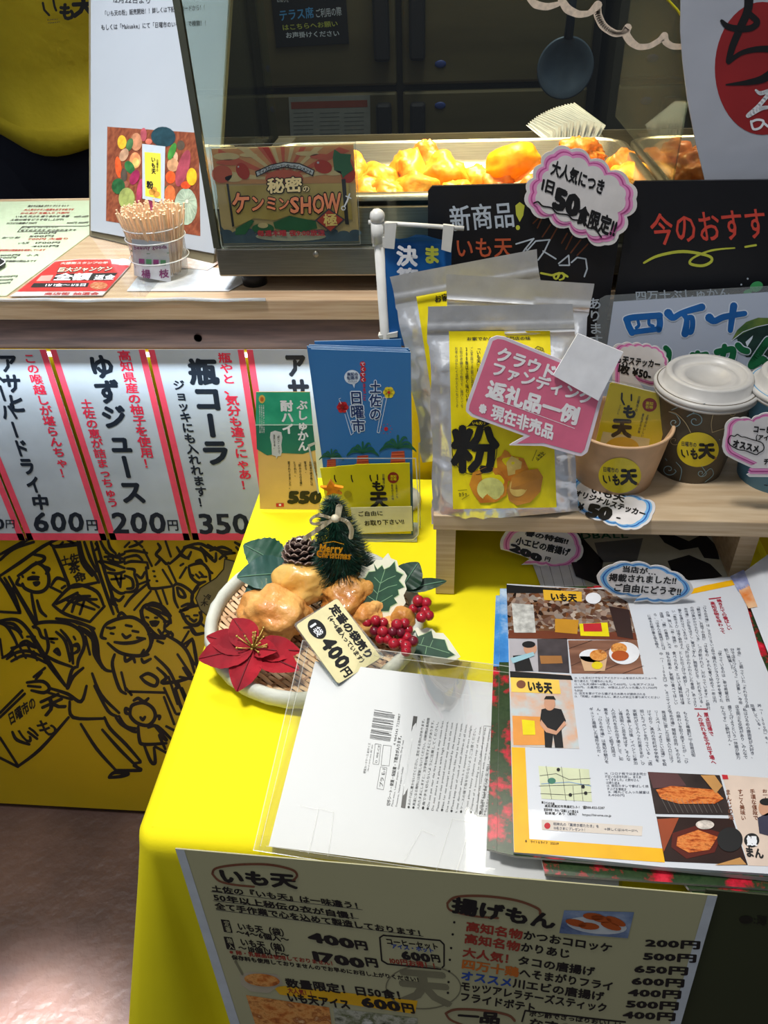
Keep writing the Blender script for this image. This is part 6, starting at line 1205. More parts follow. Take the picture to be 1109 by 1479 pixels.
gin = [(930,840),(950,880),(990,865),(1030,845),(1040,890),(1109,900),(1130,960),(1170,990),(1120,1010),(1040,1000),(960,1010),(900,960),(895,900)]
S = plane3(onz(605, 950, ZT+.010), onz(660, 960, ZT+.006), onz(600, 910, ZT+.022))
holly('cream-edged holly leaf lying by the clear case, below the berries', S, out, gin, [[(900,920),(1000,940),(1150,985)],[(960,930),(980,880)],[(1020,945),(1040,900)],[(1000,940),(990,990)]], S.hit(640, 960))
# berries
br_ = mat('berry_red', (166, 26, 44), .3, noise_=(200, .15), coat=.3); br2 = mat('berry_dark', (110, 20, 40), .3, coat=.3); random.seed(11)
def berries(lab, pts, z0):
    b0 = onz(*ZL(pts[0]), z0); t = thing('berry_sprig', lab, 'berries', (b0[0], b0[1], ZT+.006)); cen = np.mean([onz(*ZL(p), z0) for p in pts], axis=0); me = None
    for i, p in enumerate(pts):
        z = z0+random.uniform(-.004, .006); P = onz(*ZL(p), z); r = random.uniform(.0040, .0048)
        m = MB(); m.ball(P, r, br2 if i % 4 == 3 else br_, 3); m.ball(P+np.array([0, -.3, .9])*r, r*.14, INK, 1); part(t, 'berry', m)
    m = MB()
    for i, p in enumerate(pts[::2]): P = onz(*ZL(p), z0-.001); m.tube([tuple(cen-np.array([0, 0, .012])), tuple((cen+P)/2-np.array([0, 0, .006])), tuple(P)], .0006, mat('stem_brown', (90, 60, 40), .6), 5)
    part(t, 'stems', m)
berries('larger cluster of red berries beside the price card', [(600,782),(658,768),(708,784),(652,838),(705,842),(690,892),(740,890),(772,842),(800,795),(852,788),(876,830),(824,848),(868,880),(828,922),(780,925),(908,908),(862,940),(862,975)], .748)
berries('smaller cluster of dark red berries at the right rim of the basket', [(942,636),(996,650),(910,690),(955,690),(990,705),(1014,735),(965,745),(975,690)], .750)
# poinsettia
pr = mat('petal_red', (168, 4, 30), .8, noise_=(40, .15), rgb2=(128, 2, 24), bump=(160, .4, .001)); prv = mat('petal_vein', (110, 2, 20), .6); ZE = Zm(280, 690, .36069); c = onz(*ZE((240,690)), .752)
t = thing('poinsettia', 'dark red fabric poinsettia flower on the front left rim of the basket', 'flower', (c[0], c[1], .745))
for tip, w_, z in (((15,720),.0145,.750), ((48,630),.011,.757), ((155,560),.012,.764), ((170,852),.013,.742), ((418,765),.012,.748), ((425,690),.011,.752), ((330,690),.008,.760)):
    m = MB(); leaf(m, c+np.array([0, 0, random.uniform(-.001, .002)]), onz(*ZE(tip), z), w_, pr, up=(0, -.35, 1), fold=.22, droop=.16, n=18, wav=.06, sd=tip[0], mtv=prv); part(t, 'petal', m)
m = MB(); gs = mat('stamen_gold', (186, 160, 80), .4, .4)
for k in range(18): a = random.uniform(0, 6.28); r = random.uniform(.004, .014); e = c+np.array([r*math.cos(a), r*math.sin(a), random.uniform(.006, .016)]); m.tube([tuple(c+np.array([0, 0, .002])), tuple(e)], .0005, gs, 4); m.ball(e, .0011, gs, 1)
part(t, 'stamens', m, kind='stuff')
# pine cone
pc = onz(436, 803, .775); t = thing('pine_cone', 'brown pine cone behind the fried pieces, left of the christmas tree', 'pine cone', (pc[0], pc[1], pc[2]-.018)); con = mat('cone_brown', (92, 70, 62), .45, noise_=(90, .3), rgb2=(54, 38, 36), coat=.2); tipm = mat('cone_tip', (150, 130, 118), .5)
ax = (Vector(CAM)-Vector(pc)).normalized(); Mq = ax.to_track_quat('Z', 'Y').to_matrix()
m = MB(); m.ball(pc, (.010, .010, .012), mat('cone_core', (40, 28, 26), .7), 3, Mq); part(t, 'core', m)
me = None
for k in range(58):
    v = (k+.5)/58; th = k*2.39996; ph = math.acos(1-1.55*v); rr = .0165
    d = Vector((math.sin(ph)*math.cos(th), math.sin(ph)*math.sin(th), math.cos(ph)))
    if me is None:
        q = MB(); w_ = .0042; L = .0105; vs = []
        for i in range(6):
            u_ = i/5; ww = w_*(.35+.65*math.sin(math.pi*(.15+.6*u_))); zz = .0022*math.sin(u_*1.6)
            vs += [(-ww, zz, L*u_), (0, zz+.0012, L*u_*1.06), (ww, zz, L*u_), (ww, zz-.0009, L*u_), (0, zz-.0007, L*u_), (-ww, zz-.0009, L*u_)]
        fs = [(i*6+j, i*6+(j+1) % 6, (i+1)*6+(j+1) % 6, (i+1)*6+j) for i in range(5) for j in range(6)]+[(30, 31, 32, 33, 34, 35)]
        q.add(vs, fs, con, False); q.tube([(-w_*.6, .0022, L), (0, .0036, L*1.05), (w_*.6, .0022, L)], .0006, tipm, 4)
        me = bpy.data.meshes.new('scale'); me.from_pydata([tuple(v_) for v_ in q.v], [], q.f)
        for x in q.mats: me.materials.append(x)
        me.polygons.foreach_set('material_index', q.mi)
    o = bpy.data.objects.new('scale', me); COL.objects.link(o); o.parent = t; wd_ = Mq@d; p = wd_*rr*.45
    o.location = (p[0], p[1], p[2]+.018); o.rotation_euler = ((wd_*.9+ax*.55).normalized()).to_track_quat('Z', 'Y').to_euler()
# christmas tree
tb_, tp_ = onz(497, 838, .752), None; tt = ony(479, 716, tb_[1]+.004); H = tt[2]-.750; TR_ = .031
t = thing('christmas_tree', 'small dark green tinsel christmas tree with an orange star in the basket', 'christmas tree', (tb_[0], tb_[1], .738))
ngr = mat('tinsel_green', (16, 62, 44), .45, noise_=(80, .3), rgb2=(8, 36, 28)); m = MB(); axv = Vector((tt[0]-tb_[0], .004, H)); random.seed(3)
m.lathe((tb_[0], tb_[1], .738), [(.004, 0), (.004, .02)], con, 8); m.lathe((tb_[0], tb_[1], .750), [(TR_*.55, 0), (TR_*.6, H*.2), (.003, H*.93)], ngr, 16); part(t, 'trunk', m)
vs = []; fs = []
for k in range(5200):
    v = random.random()**1.25; a = random.random()*6.283; R = TR_*(1-v)**.75*.85+.004; o = Vector(tb_)+axv*v; o.z = .750+H*v*.97
    d = Vector((math.cos(a), math.sin(a), random.uniform(-.5, .35))).normalized(); L = random.uniform(.006, .0105); s_ = o+d*(R-.5*L); e = s_+d*L; n_ = Vector((-math.sin(a), math.cos(a), random.uniform(-1, 1))).normalized()*.00042
    b = len(vs); vs += [s_-n_, s_+n_, e]; fs.append((b, b+1, b+2))
m = MB(); m.add(vs, fs, ngr); part(t, 'tinsel_needles', m, kind='stuff')
so = mat('star_orange', (232, 140, 20), .35, .3, noise_=(200, .2)); Zs = Zm(280, 690, .36069); S = PY(tt[1]-.006); m = MB(); sp = [(505,38),(530,40),(545,12),(562,35),(597,42),(575,52),(592,68),(560,62),(530,72),(535,55)]; m.slab(S, sp, .003, so, Zs); part(t, 'star', m)
rb = mat('ribbon_cream', (214, 204, 176), .35, noise_=(200, .1), coat=.3); S = PY(tb_[1]-TR_*.62); Rb = Bulged(S, lambda x, y: .0015*math.sin(x*.5)); m = MB()
def rib(pts, w_, lf=0): m.curve(Rb, pts, w_, rb, lf, Zs)
rib([(575,165),(578,140),(582,118)], [8,9,10], .001); rib([(570,160),(610,175),(630,205),(628,238)], [5,6,7,7], .0005); rib([(560,165),(500,205),(445,242)], [5,6,7], .0005); rib([(555,165),(505,150),(470,165),(480,185),(550,172)], [4,5,4,4,4]); m.ball(S.hit(*Zs((566,163)), .002), .0035, rb, 2); part(t, 'bow', m)
go = mat('gold_letters', (222, 160, 40), .25, .8); m = MB(); S = PY(tb_[1]-TR_*.9)
m.text(S, 'Merry', (505,258), (600,262), (500,302), go, 0, Zs, .045); m.text(S, 'Christmas', (492,282), (630,292), (490,322), go, .0003, Zs, .045); m.stroke(S, [(500,305),(540,310),(630,310)], 1.2, go, .0004, Zs); m.stroke(S, [(520,262),(560,255),(600,266)], 1.1, go, .0004, Zs); part(t, 'gold_lettering', m)
# ================================================================ 400 yen price card in its sleeve
S = plane3(onz(487, 990, ZT+.033), onz(548, 948, ZT+.033), onz(425, 899, ZT+.062)); ZN = Zm(400, 730, .21635)
t = thing('price_card', 'cream price card reading 400 in a clear sleeve leaning on the basket', 'price card', S.hit(487, 990))
m = MB(); m.slab(Plane(S.o-S.n*.001, S.n), rquad([ZN(p) for p in ((112,790),(400,618),(720,1010),(400,1200))], 4), .002, glass('sleeve_back', (240, 244, 244), .1, .12, .12)); part(t, 'sleeve', m)
cr = [ZN(p) for p in ((125,800),(402,618),(695,1015),(408,1192))]; m = MB(); m.slab(S, rquad(cr, 5), .0008, mat('price_cream', (228, 218, 168), .45)); part(t, 'card', m)
m = MB(); E1 = np.array((695-402, 1015-618), float); E2 = np.array((125-402, 800-618), float)
def T(s_, u0, v0, u1, v1, b_, mt=INK):   # u along the long side, v across towards the lower left, as fractions
    P = lambda u, v: tuple(np.array((402, 618))+E1*u+E2*v); m.text(S, s_, P(u0, v0), P(u1, v0), P(u0, v1), mt, LY, ZN, b_)
T('定番の袋売り', .05, .07, .93, .27, .05); T('（4～6個入っています）', .10, .29, .96, .41, .035)
P = lambda u, v: tuple(np.array((402, 618))+E1*u+E2*v)
m.poly(S, [P(.20+.15*math.cos(a), .70+.15*math.sin(a)*1.05) for a in [k*math.pi/14 for k in range(28)]], INK, LY, ZN); 
def T2(*a): T(*a)
m.text(S, '1', P(.09,.62), P(.15,.62), P(.09,.80), WHITE, LY*2, ZN, .05); m.text(S, '袋', P(.17,.62), P(.30,.62), P(.17,.80), WHITE, LY*2, ZN, .02)
T('400', .38, .47, .84, .87, .05); T('円', .84, .62, .97, .84, .04)
part(t, 'lettering', m)
# ================================================================ clear case with a white sheet
ZV = Zm(370, 950, .33363); t = thing('document_case', 'clear plastic case holding a white sheet, lying flat on the yellow cloth', 'case', onz(600, 1240, ZT+.002))
def lift(x, y):
    f = max(0., min(1., (690-x)/120)); f = f*f*(3-2*f); g = max(0., (1225+(x-388)*.13-y)/262); return f*.027*g**1.3
S = Bulged(PZ(ZT+.0045), lift); m = MB(); m.grid(S, [(455,955),(905,1010),(893,1287),(388,1222)], mat('sheet_white', (216, 218, 224), .5, noise_=(8, .02)), 0, (40, 24)); m.grid(S, [(455,955),(905,1010),(893,1287),(388,1222)], MATS['sheet_white'], -.0006, (40, 24)); sh = part(t, 'white_sheet', m)
m = MB(); A_, B_ = np.array([1., -.0]), None
def R(s_, x, y0, y1, w_, mt=INKS, b_=.0): # line of print running upwards: starts at (x,y1), ends (x+dx,y0)
    dx = (y1-y0)*.17; m.text(S, s_, (x, y1), (x+dx, y0), (x+w_, y1+w_*.12), mt, LY, ZV, b_)
for k in range(26):
    y = 226+k*4.9; x = 512-(y-226)*.165
    if (k*7) % 5 != 2: m.stroke(S, [(x, y), (x+(88 if (k % 9) else 76), y+13)], [.9, .5, 1.1, .6][k % 4], INK, LY, ZV)
R('4 984343 722887', 590, 240, 378, 14, INK, .0)
R('硬質カードケース B5サイズ', 462, 368, 500, 12, INK); R('Hard card case B5 size', 478, 375, 490, 9); R('D 108-C8', 512, 378, 455, 12, INK)
for q in ([(505,460),(515,372),(540,376),(530,462)], [(540,465),(550,378),(585,382),(575,468)], [(522,565),(538,472),(566,476),(550,572)]): m.stroke(S, q, .5, INKS, LY, ZV, closed=True)
R('プラ E-1', 530, 478, 560, 18, INK, .02)
R('切手シート・便箋・保証書・下敷きが入ります。', 562, 328, 640, 17, INK, .02); R('Plate mica, Letter paper, Guarantee, Drip mat', 582, 355, 643, 10); R('Treasures, Valued papers holder', 600, 470, 645, 10)
m.poly(S, [(680,252),(698,254),(645,652),(626,648)], mat('bar_grey', (84, 82, 82), .5), LY, ZV); R('▲ WARNING Caution ▲', 632, 345, 560, 12, WHITE, .03)
rows = ['●火のそばに置かないでください。変形する恐れがあります。', '●高温になる場所には保管しないでください。印刷物は長時間', '入れたままにしますと、文字等が転写することがあります。', '●角で手を切らないように注意してください。',
 '●Do not put near the fire because it may cause fires.', 'Do not store in a place with high temperature.', 'Please note that printed matter may stick to the case.', '●Not for use except as intended by the instructions.', 'Due to static electricity the film may be hard to open.', '●Please keep out of reach of small children at all times.', 'It may discolour when it is exposed to direct sunlight.', '●ケースの端で指を切らないようご注意ください。', 'Do not place heavy objects on top of this case.', '●Dispose of it according to the rules of your area.', 'Please handle the corners with care when opening.', '●品質には万全を期しております。', 'Material: PVC  Made in Japan']
for k, s_ in enumerate(rows): x = 652+k*20.6; R(s_, x, 256+k*3.2, 652+k*1.9, 13, INK if k < 4 else INKS, .0)
m.stroke(S, [(985,295),(1028,298),(1000,688),(955,684)], .5, INKS, LY, ZV, closed=True); R('品名 硬質カードケース 材質', 968, 300, 680, 12)
part(sh, 'fine_print', m)
fl_ = glass('case_clear', (250, 250, 246), .05, .06, .015, .45); S = Bulged(PZ(ZT+.0055), lift); ce = mat('case_edge', (206, 206, 196), .15, alpha=.55, spec=.8)
m = MB(); cq = [(437,925),(600,945),(905,985),(898,1296),(640,1270),(366,1228)]; m.grid(S, [(437,925),(905,985),(898,1296),(366,1228)], fl_, 0, (40, 24)); m.grid(Bulged(PZ(ZT+.003), lift), [(437,925),(905,985),(898,1296),(366,1228)], fl_, 0, (40, 24))
part(t, 'clear_cover', m); m = MB()
m.stroke(S, [(437,925),(366,1228),(640,1270),(898,1296)], 1.3, ce, .0002); m.stroke(S, [(446,928),(376,1222)], .8, ce, .0002); m.stroke(S, [(437,925),(600,945),(905,985)], 1.2, ce, .0002); m.stroke(S, [(440,934),(600,954),(905,994)], .8, ce, .0002); m.stroke(S, [(385,1222),(640,1259),(893,1288)], .9, ce, .0002)
m.stroke(S, [ZV(p) for p in ((225,850),(270,652),(335,668),(310,860))], .5, ce, .0002); m.stroke(S, [ZV(p) for p in ((190,640),(265,655))], .5, ce, .0002); m.stroke(S, [ZV(p) for p in ((780,920),(850,695),(930,715),(865,935))], .5, ce, .0002); m.stroke(S, [ZV(p) for p in ((640,880),(715,745),(775,770))], .5, ce, .0002)
part(t, 'case_edges', m)
# ================================================================ papers under the shelf
m = MB(); S = PZ(ZT+.004); m.slab(S, [(760,790),(840,770),(1000,775),(880,860),(790,870)], .0006, mat('lined_white', (214, 216, 220), .5))
for k in range(6): x = 778+k*14; m.stroke(S, [(x, 812),(x+10, 850)], .5, INKS, LY)
solo('lined_paper', 'white lined sheet under the shelf behind the magazine', 'paper', m, S.hit(800, 830))
S = PZ(ZT+.006); t = thing('newspaper_sheet', 'dark printed sheet with a green masthead lying under the shelf', 'paper', S.hit(930, 800)); m = MB(); m.slab(S, [(800,745),(1060,745),(1085,838),(850,850)], .0006, mat('news_grey', (176, 176, 160), .6)); part(t, 'paper', m)
ZU = Zm(620, 700, .44094); m = MB(); nd = mat('news_dark', (30, 30, 36), .5); m.poly(S, [(430,155),(490,160),(570,250),(555,330),(480,300)], nd, LY, ZU); m.poly(S, [(540,190),(700,175),(680,250),(560,255)], mat('news_panel', (96, 98, 100), .5), LY, ZU)
m.text(S, 'HANDBALL', (380,155), (650,150), (385,182), mat('news_green', (30, 90, 70), .5), LY*2, ZU, .03)
m.poly(S, [(740,150),(790,160),(850,185),(900,160),(940,200),(950,245),(900,240),(880,205),(820,215),(770,190)], nd, LY, ZU); m.poly(S, [(780,250),(850,230),(920,260),(960,300),(880,320),(800,300)], nd, LY, ZU); m.poly(S, [(960,170),(1000,180),(1010,230),(980,225)], nd, LY, ZU)
part(t, 'print', m)
S = plane3(onz(735, 822, ZT+.004), onz(835, 815, ZT+.004), onz(745, 822, ZT+.004)+np.array([0, .022, .045])); ZG = Zm(690, 750, .18935)
out = scallop([(175,230),(195,120),(260,70),(400,40),(560,40),(720,80),(790,190),(800,265),(760,315),(640,372),(520,352),(440,345)], .13, closed=False)+[(330,348),(400,305),(330,275),(235,245)]
pop('shrimp_tag', 'pink-edged cloud tag reading 200 leaning under the shelf', S, out, ZG, (pk1, pk2), [('春の特価!!', (370,80), (700,150), (355,125), .05), ('小エビの唐揚げ', (300,130), (710,225), (285,190), .05), ('200', (265,175), (500,270), (240,240), .09), ('円', (515,280), (560,290), (505,315), .05)], S.hit(735, 818))
# ================================================================ magazines
lily = photo('photo_lily', [(24, 50, 26), (50, 70, 40), (40, 60, 34), (190, 30, 50), (226, 50, 70)], 46, rough=.25); skyp = photo('photo_sky', [(40, 110, 180), (70, 140, 204), (190, 210, 226)], 22); edge_w = mat('page_edge', (206, 204, 200), .5)
def mag(lab, z, q, sky=True, th=.0022):
    t = thing('magazine', lab, 'magazine', onz(900, 1100, z-th), 'magazines stacked on the table'); S = PZ(z); m = MB(); m.slab(S, q, th, lily, mt_side=edge_w); part(t, 'cover', m)
    if sky:
        a, b = np.array(q[0], float), np.array(q[-1], float); m = MB(); m.poly(S, [q[0], (q[0][0]+60, q[0][1]), tuple(a+(b-a)*.28+np.array([60, 0])), tuple(a+(b-a)*.28)], skyp, LY); part(t, 'sky_picture', m)
    return t
zs = [ZT+.0085+.0026*k for k in range(6)]
mag('lowest magazine, jutting out over the table front at the right', zs[0], [(745,860),(1085,850),(1250,1300),(1250,1330),(1040,1308),(1000,1290)], False)
mag('second magazine from the bottom, red lilies showing at the lower right', zs[1], [(740,858),(1085,848),(1250,1296),(995,1284),(985,1272)], False)
mag('third magazine from the bottom, its corner over the white sheet', zs[2], [(735,855),(1080,846),(1240,1290),(1109,1284),(787,1262),(782,1240)], False)
mag('fourth magazine, a lily cover edge along its left side', zs[3], [(716,860),(1070,842),(1230,1275),(1109,1270),(730,1232),(703,1226)])
mag('fifth magazine, just under the open top one', zs[4], [(722,850),(1070,840),(1230,1272),(1109,1267),(745,1236),(718,1230)])
z = zs[5]; S = PZ(z); t = thing('magazine', 'topmost magazine lying open at a page about the food stall', 'magazine', onz(900, 1100, z-.003), 'magazines stacked on the table')
pg_ = mat('page_white', (206, 210, 216), .3, noise_=(6, .03), coat=.2); m = MB(); m.slab(S, [(732,843),(850,850),(1000,838),(1066,832),(1098,945),(1240,1280),(1109,1262),(955,1252),(742,1230)], .003, pg_); part(t, 'left_page', m)
SR = Bulged(S, lambda x, y: .012*max(0, min(1, (x-1062-(y-832)*.28)/40))**1.3*max(0, 1-(y-820)/300)); m = MB(); m.grid(SR, [(1066,832),(1110,800),(1400,1240),(1240,1280)], pg_, 0, (10, 14)); rp_ = part(t, 'right_page', m)
m = MB(); m.grid(SR, [ZU(p) for p in ((985,300),(1030,278),(1050,330),(1012,350))], mat('fish_blue', (84, 96, 160), .4, noise_=(60, .4), rgb2=(190, 196, 220)), LY*3, (6, 6)); m.grid(SR, [ZU(p) for p in ((1012,345),(1046,325),(1075,400),(1045,405))], mat('dish_orange', (214, 120, 50), .4, noise_=(70, .3), rgb2=(226, 190, 150)), LY*3, (6, 6)); part(rp_, 'food_drawing', m)
ZX = Zm(700, 840, .36883); yb = mat('page_amber', (236, 178, 20), .35); m = MB(); L1 = LY
m.poly(S, [(105,648),(158,650),(175,1008),(700,1045),(705,1100),(115,1060)], yb, L1, ZX); part(t, 'amber_band', m); m = MB(); m.poly(S, [(780,38),(860,15),(985,-10),(985,12),(860,38),(800,50)], yb, L1, ZX); part(t, 'amber_band', m)
sp1 = photo('photo_shop', [(24, 16, 14), (70, 44, 34), (130, 90, 60), (150, 140, 130), (90, 50, 34), (190, 176, 160), (120, 70, 40)], 260, (1, 1, 1), kind='voronoi'); m = MB()
m.poly(S, [(85,15),(470,30),(560,80),(598,228),(92,222)], sp1, L1, ZX); m.poly(S, [(85,12),(300,28),(300,45),(86,45)], INK, L1*2, ZX); m.poly(S, [(228,32),(380,40),(380,78),(232,72)], mat('sign_amber', (226, 176, 50), .4), L1*3, ZX); m.text(S, 'いも天', (255,42), (360,48), (256,74), INK, L1*4, ZX, .05)
m.poly(S, [(95,190),(590,200),(596,228),(92,222)], mat('floor_brown', (110, 56, 36), .4), L1*2, ZX); m.poly(S, [(275,145),(368,150),(362,205),(275,198)], mat('stall_amber', (196, 140, 40), .4), L1*3, ZX); m.poly(S, [(370,165),(480,160),(488,215),(375,212)], YEL, L1*3, ZX); m.poly(S, [(385,165),(455,162),(460,195),(388,195)], RED, L1*4, ZX)
m.poly(S, [(105,85),(190,90),(200,200),(115,200)], mat('case_pale', (190, 190, 184), .3, noise_=(200, .3)), L1*3, ZX); m.ell(S, (425,65), 30, 22, WHITE, L1*3, ZX); m.poly(S, [(485,95),(565,110),(582,225),(520,215)], mat('dark_stall', (50, 30, 26), .5), L1*3, ZX); part(t, 'shop_photo', m)
m = MB(); m.poly(S, [(95,225),(322,222),(332,358),(98,348)], mat('ph_grey', (176, 172, 176), .3), L1, ZX); m.poly(S, [(205,225),(322,222),(332,358),(210,352)], mat('ph_dark', (70, 64, 66), .3, noise_=(60, .3)), L1*2, ZX); m.ell(S, (178,262), 26, 24, mat('ph_skin', (200, 150, 120), .5), L1*3, ZX); m.ell(S, (172,246), 26, 13, INK, L1*4, ZX); m.poly(S, [(110,290),(170,285),(190,350),(120,350)], INK, L1*3, ZX); m.poly(S, [(100,300),(190,275),(195,290),(110,320)], mat('ph_glove', (150, 190, 200), .5), L1*4, ZX); m.poly(S, [(215,290),(300,290),(305,320),(220,322)], mat('ph_warm', (160, 110, 60), .4), L1*3, ZX); part(t, 'cook_photo', m)
m = MB(); m.poly(S, [(326,230),(596,228),(622,362),(340,360)], mat('ph_plank', (150, 106, 84), .4, noise_=(12, .2), rgb2=(110, 74, 58), stretch=(1, 8, 1)), L1, ZX)
for a, b in (((330,262),(420,230)),((338,330),(560,232)),((430,360),(610,290)),((540,360),(620,330))): m.stroke(S, [a, b], .7, mat('plank_gap', (60, 36, 28), .6), L1*2, ZX)
m.ell(S, (546,280), 60, 44, WHITE, L1*3, ZX); m.ell(S, (525,262), 32, 22, fr, L1*4, ZX); m.ell(S, (530,290), 34, 20, mat('ink_croquette', (172, 78, 26), .5), L1*5, ZX); m.ell(S, (425,290), 55, 26, WHITE, L1*3, ZX); m.poly(S, [(372,292),(480,295),(470,350),(390,350)], kraft, L1*3, ZX); m.ell(S, (445,288), 34, 22, fr, L1*5, ZX); m.ell(S, (440,328), 22, 15, stick, L1*4, ZX); part(t, 'cup_photo', m)
m = MB(); m.poly(S, [(98,350),(335,365),(345,452),(370,655),(105,645)], mat('ph_stall2', (214, 170, 140), .35, noise_=(90, .25), rgb2=(190, 200, 200)), L1, ZX); m.poly(S, [(98,350),(338,368),(345,385),(100,375)], INK, L1*2, ZX); m.poly(S, [(100,372),(290,385),(298,440),(105,432)], mat('sign_amber2', (240, 200, 90), .4), L1*2, ZX); m.text(S, 'いも天', (165,385), (262,395), (168,430), INK, L1*3, ZX, .06); m.ell(S, (142,402), 18, 16, brn, L1*3, ZX); m.poly(S, [(108,525),(235,530),(240,640),(112,640)], mat('ph_counter', (226, 150, 70), .4), L1*2, ZX); m.poly(S, [(145,540),(195,545),(198,600),(150,600)], YEL, L1*3, ZX)
m.ell(S, (254,478), 22, 27, MATS['ph_skin'], L1*4, ZX); m.poly(S, [(232,460),(240,448),(270,448),(278,462)], INK, L1*5, ZX); m.poly(S, [(222,500),(255,492),(300,500),(318,545),(300,570),(300,575),(308,650),(275,650),(268,600),(262,650),(236,648),(232,580),(216,545)], INK, L1*3, ZX); m.poly(S, [(220,540),(245,572),(280,585),(312,545),(318,560),(280,600),(240,590),(216,560)], MATS['ph_skin'], L1*4, ZX); part(t, 'owner_photo', m)
m = MB(); m.poly(S, [(210,722),(408,735),(420,862),(222,850)], mat('map_green', (206, 212, 176), .4), L1, ZX)
for a in ([(212,800),(410,795)],[(300,725),(318,858)],[(215,760),(280,752),(330,775),(415,770)],[(370,735),(385,860)],[(240,722),(262,852)],[(345,800),(350,862)],[(218,830),(320,835),(418,825)]): m.stroke(S, a, .6, INKS, L1*2, ZX)
m.stroke(S, [(222,792),(330,785),(415,800)], 1.2, mat('map_blue', (130, 160, 190), .5), L1*1.5, ZX)
for c_ in ((288,736),(335,835),(385,803),(395,828)): m.ell(S, c_, 7, 7, INK, L1*3, ZX, n=10)
m.ell(S, (262,780), 16, 12, mat('map_teal', (60, 120, 100), .5), L1*2, ZX); part(t, 'map', m)
m = MB(); m.poly(S, [(638,745),(920,758),(965,915),(668,910)], mat('ph_grill', (50, 40, 38), .3, noise_=(40, .4)), L1, ZX); m.poly(S, [(638,745),(755,752),(790,800),(660,810)], mat('ph_grill_hi', (90, 60, 60), .3), L1*2, ZX)
m.poly(S, [(670,815),(730,800),(900,815),(935,850),(900,870),(760,870),(690,850)], photo('photo_eel', [(110, 44, 16), (196, 96, 40), (226, 140, 70), (150, 66, 26)], 160, (1, 3, 1)), L1*3, ZX)
for k in range(12): m.stroke(S, [(690+20*k, 845+k*2), (720+19*k, 905)], .5, mat('grill_bar', (120, 116, 112), .3), L1*4, ZX)
m.poly(S, [(845,758),(900,758),(930,800),(905,830)], mat('ph_stick', (190, 140, 80), .4), L1*4, ZX); part(t, 'grill_photo', m)
m = MB(); m.poly(S, [(672,920),(970,928),(1030,1110),(705,1096)], mat('ph_tray', (44, 26, 22), .3, noise_=(20, .3)), L1, ZX); m.poly(S, [(735,985),(830,955),(930,985),(900,1060),(790,1085),(730,1040)], mat('ph_box', (90, 30, 20), .3), L1*2, ZX); m.poly(S, [(755,1000),(835,972),(912,1000),(880,1050),(800,1062),(750,1035)], MATS['photo_eel'], L1*3, ZX); m.poly(S, [(675,930),(760,925),(700,1060)], mat('ph_lid', (150, 70, 40), .3), L1*3, ZX); m.ell(S, (862,952), 36, 18, mat('ph_dish', (200, 190, 180), .4, noise_=(200, .4)), L1*4, ZX); m.ell(S, (960,1010), 50, 48, INK, L1*3, ZX); m.poly(S, [(900,1110),(1000,1080),(1025,1108)], mat('ph_stick', (190, 140, 80), .4), L1*3, ZX); part(t, 'eel_box_photo', m)
m = MB(); m.poly(S, [(928,756),(1200,775),(1260,1120),(1032,1112)], mat('ph_chef_wall', (216, 196, 180), .4), L1, ZX); m.poly(S, [(928,756),(950,757),(954,774),(932,774)], RED, L1*2, ZX); m.ell(S, (1098,885), 26, 32, MATS['ph_skin'], L1*3, ZX); m.ell(S, (1104,862), 28, 14, INK, L1*4, ZX); m.poly(S, [(1068,925),(1109,905),(1180,930),(1170,1010),(1075,985)], mat('ph_navy', (50, 50, 70), .5), L1*3, ZX); m.ell(S, (1045,1013), 30, 28, INK, L1*2, ZX); m.text(S, '鰻', (1024,994), (1066,996), (1026,1034), WHITE, L1*3, ZX, .04); m.text(S, 'まん', (1015,1035), (1088,1045), (1022,1078), INK, L1*2, ZX, .05)
for k, s_ in enumerate(('お一人でも気軽に', '手頃な値段で', 'すごく美味い', 'まんじの味')): m.text(S, s_, (1085-48*k,812), (1105-48*k,812), (1100-48*k,935), brn, L1*2, ZX, .03, True)
part(t, 'chef_photo', m)
m = MB(); INKB = mat('ink_body', (96, 100, 110), .5)
def colr(cols, x0, y0, dx, dyx, h, w_, lean=.0, n_=15, mt=INKB):
    for k, s_ in enumerate(cols): m.text(S, s_, (x0-dx*k, y0-dyx*k), (x0-dx*k+w_, y0-dyx*k), (x0-dx*k+h*lean, y0-dyx*k+h*len(s_)/n_), mt, L1, ZX, .018, True)
colr(['「ひろめ市場」は、さらにこういった', '「観光客と、お城下の台所」「はもち', 'の呼び声がかけられている」。一日', 'お市場」とが私をほぐし、香ばしい', '香りを漂わせているのは、「ひろ', 'い「魚市さん」は全く野村さん', 'の脂、焼いた「串・蒲焼」の', '店頭、「鰹」の看板が、大々', 'ら、「はあんの藁焼がこれば', 'に来るお客が昼も夜も絶え'], 850, 88, 24, -4.5, 165, 15, .22)
colr(['年金」、と語っていた「それならう自', '分で店をつくろう」と決意し、今年', '前に開業した。', '「使っているのは、幸せ希望の西', 'ロで穫れたシラスウナギを育てた', 'もの。それも育て始めて一年以内', 'の新けれど、だわっています」と野村', 'さん。熊笹などで、だれをつける。', '外はふわふわとした食感。あっさり', 'とした仕上げで絶妙！「パリッと', '食べられる」とはいえ鰻料理は値', '段もお高め。気軽に食べてほしい', '中（1,100円）や、ミニサイズの'], 985, 258, 25.3, -1.5, 208, 16, .17)
colr(['丼「1,500円」も。', '用意している。', '「私はひろめの雰囲気が大好き、', '店主同士も交流があり、みんなで', '盛り上げようという一体感が魅力', 'なんです」と野村さん。'], 1065, 478, 29, -1.5, 212, 17, .17)
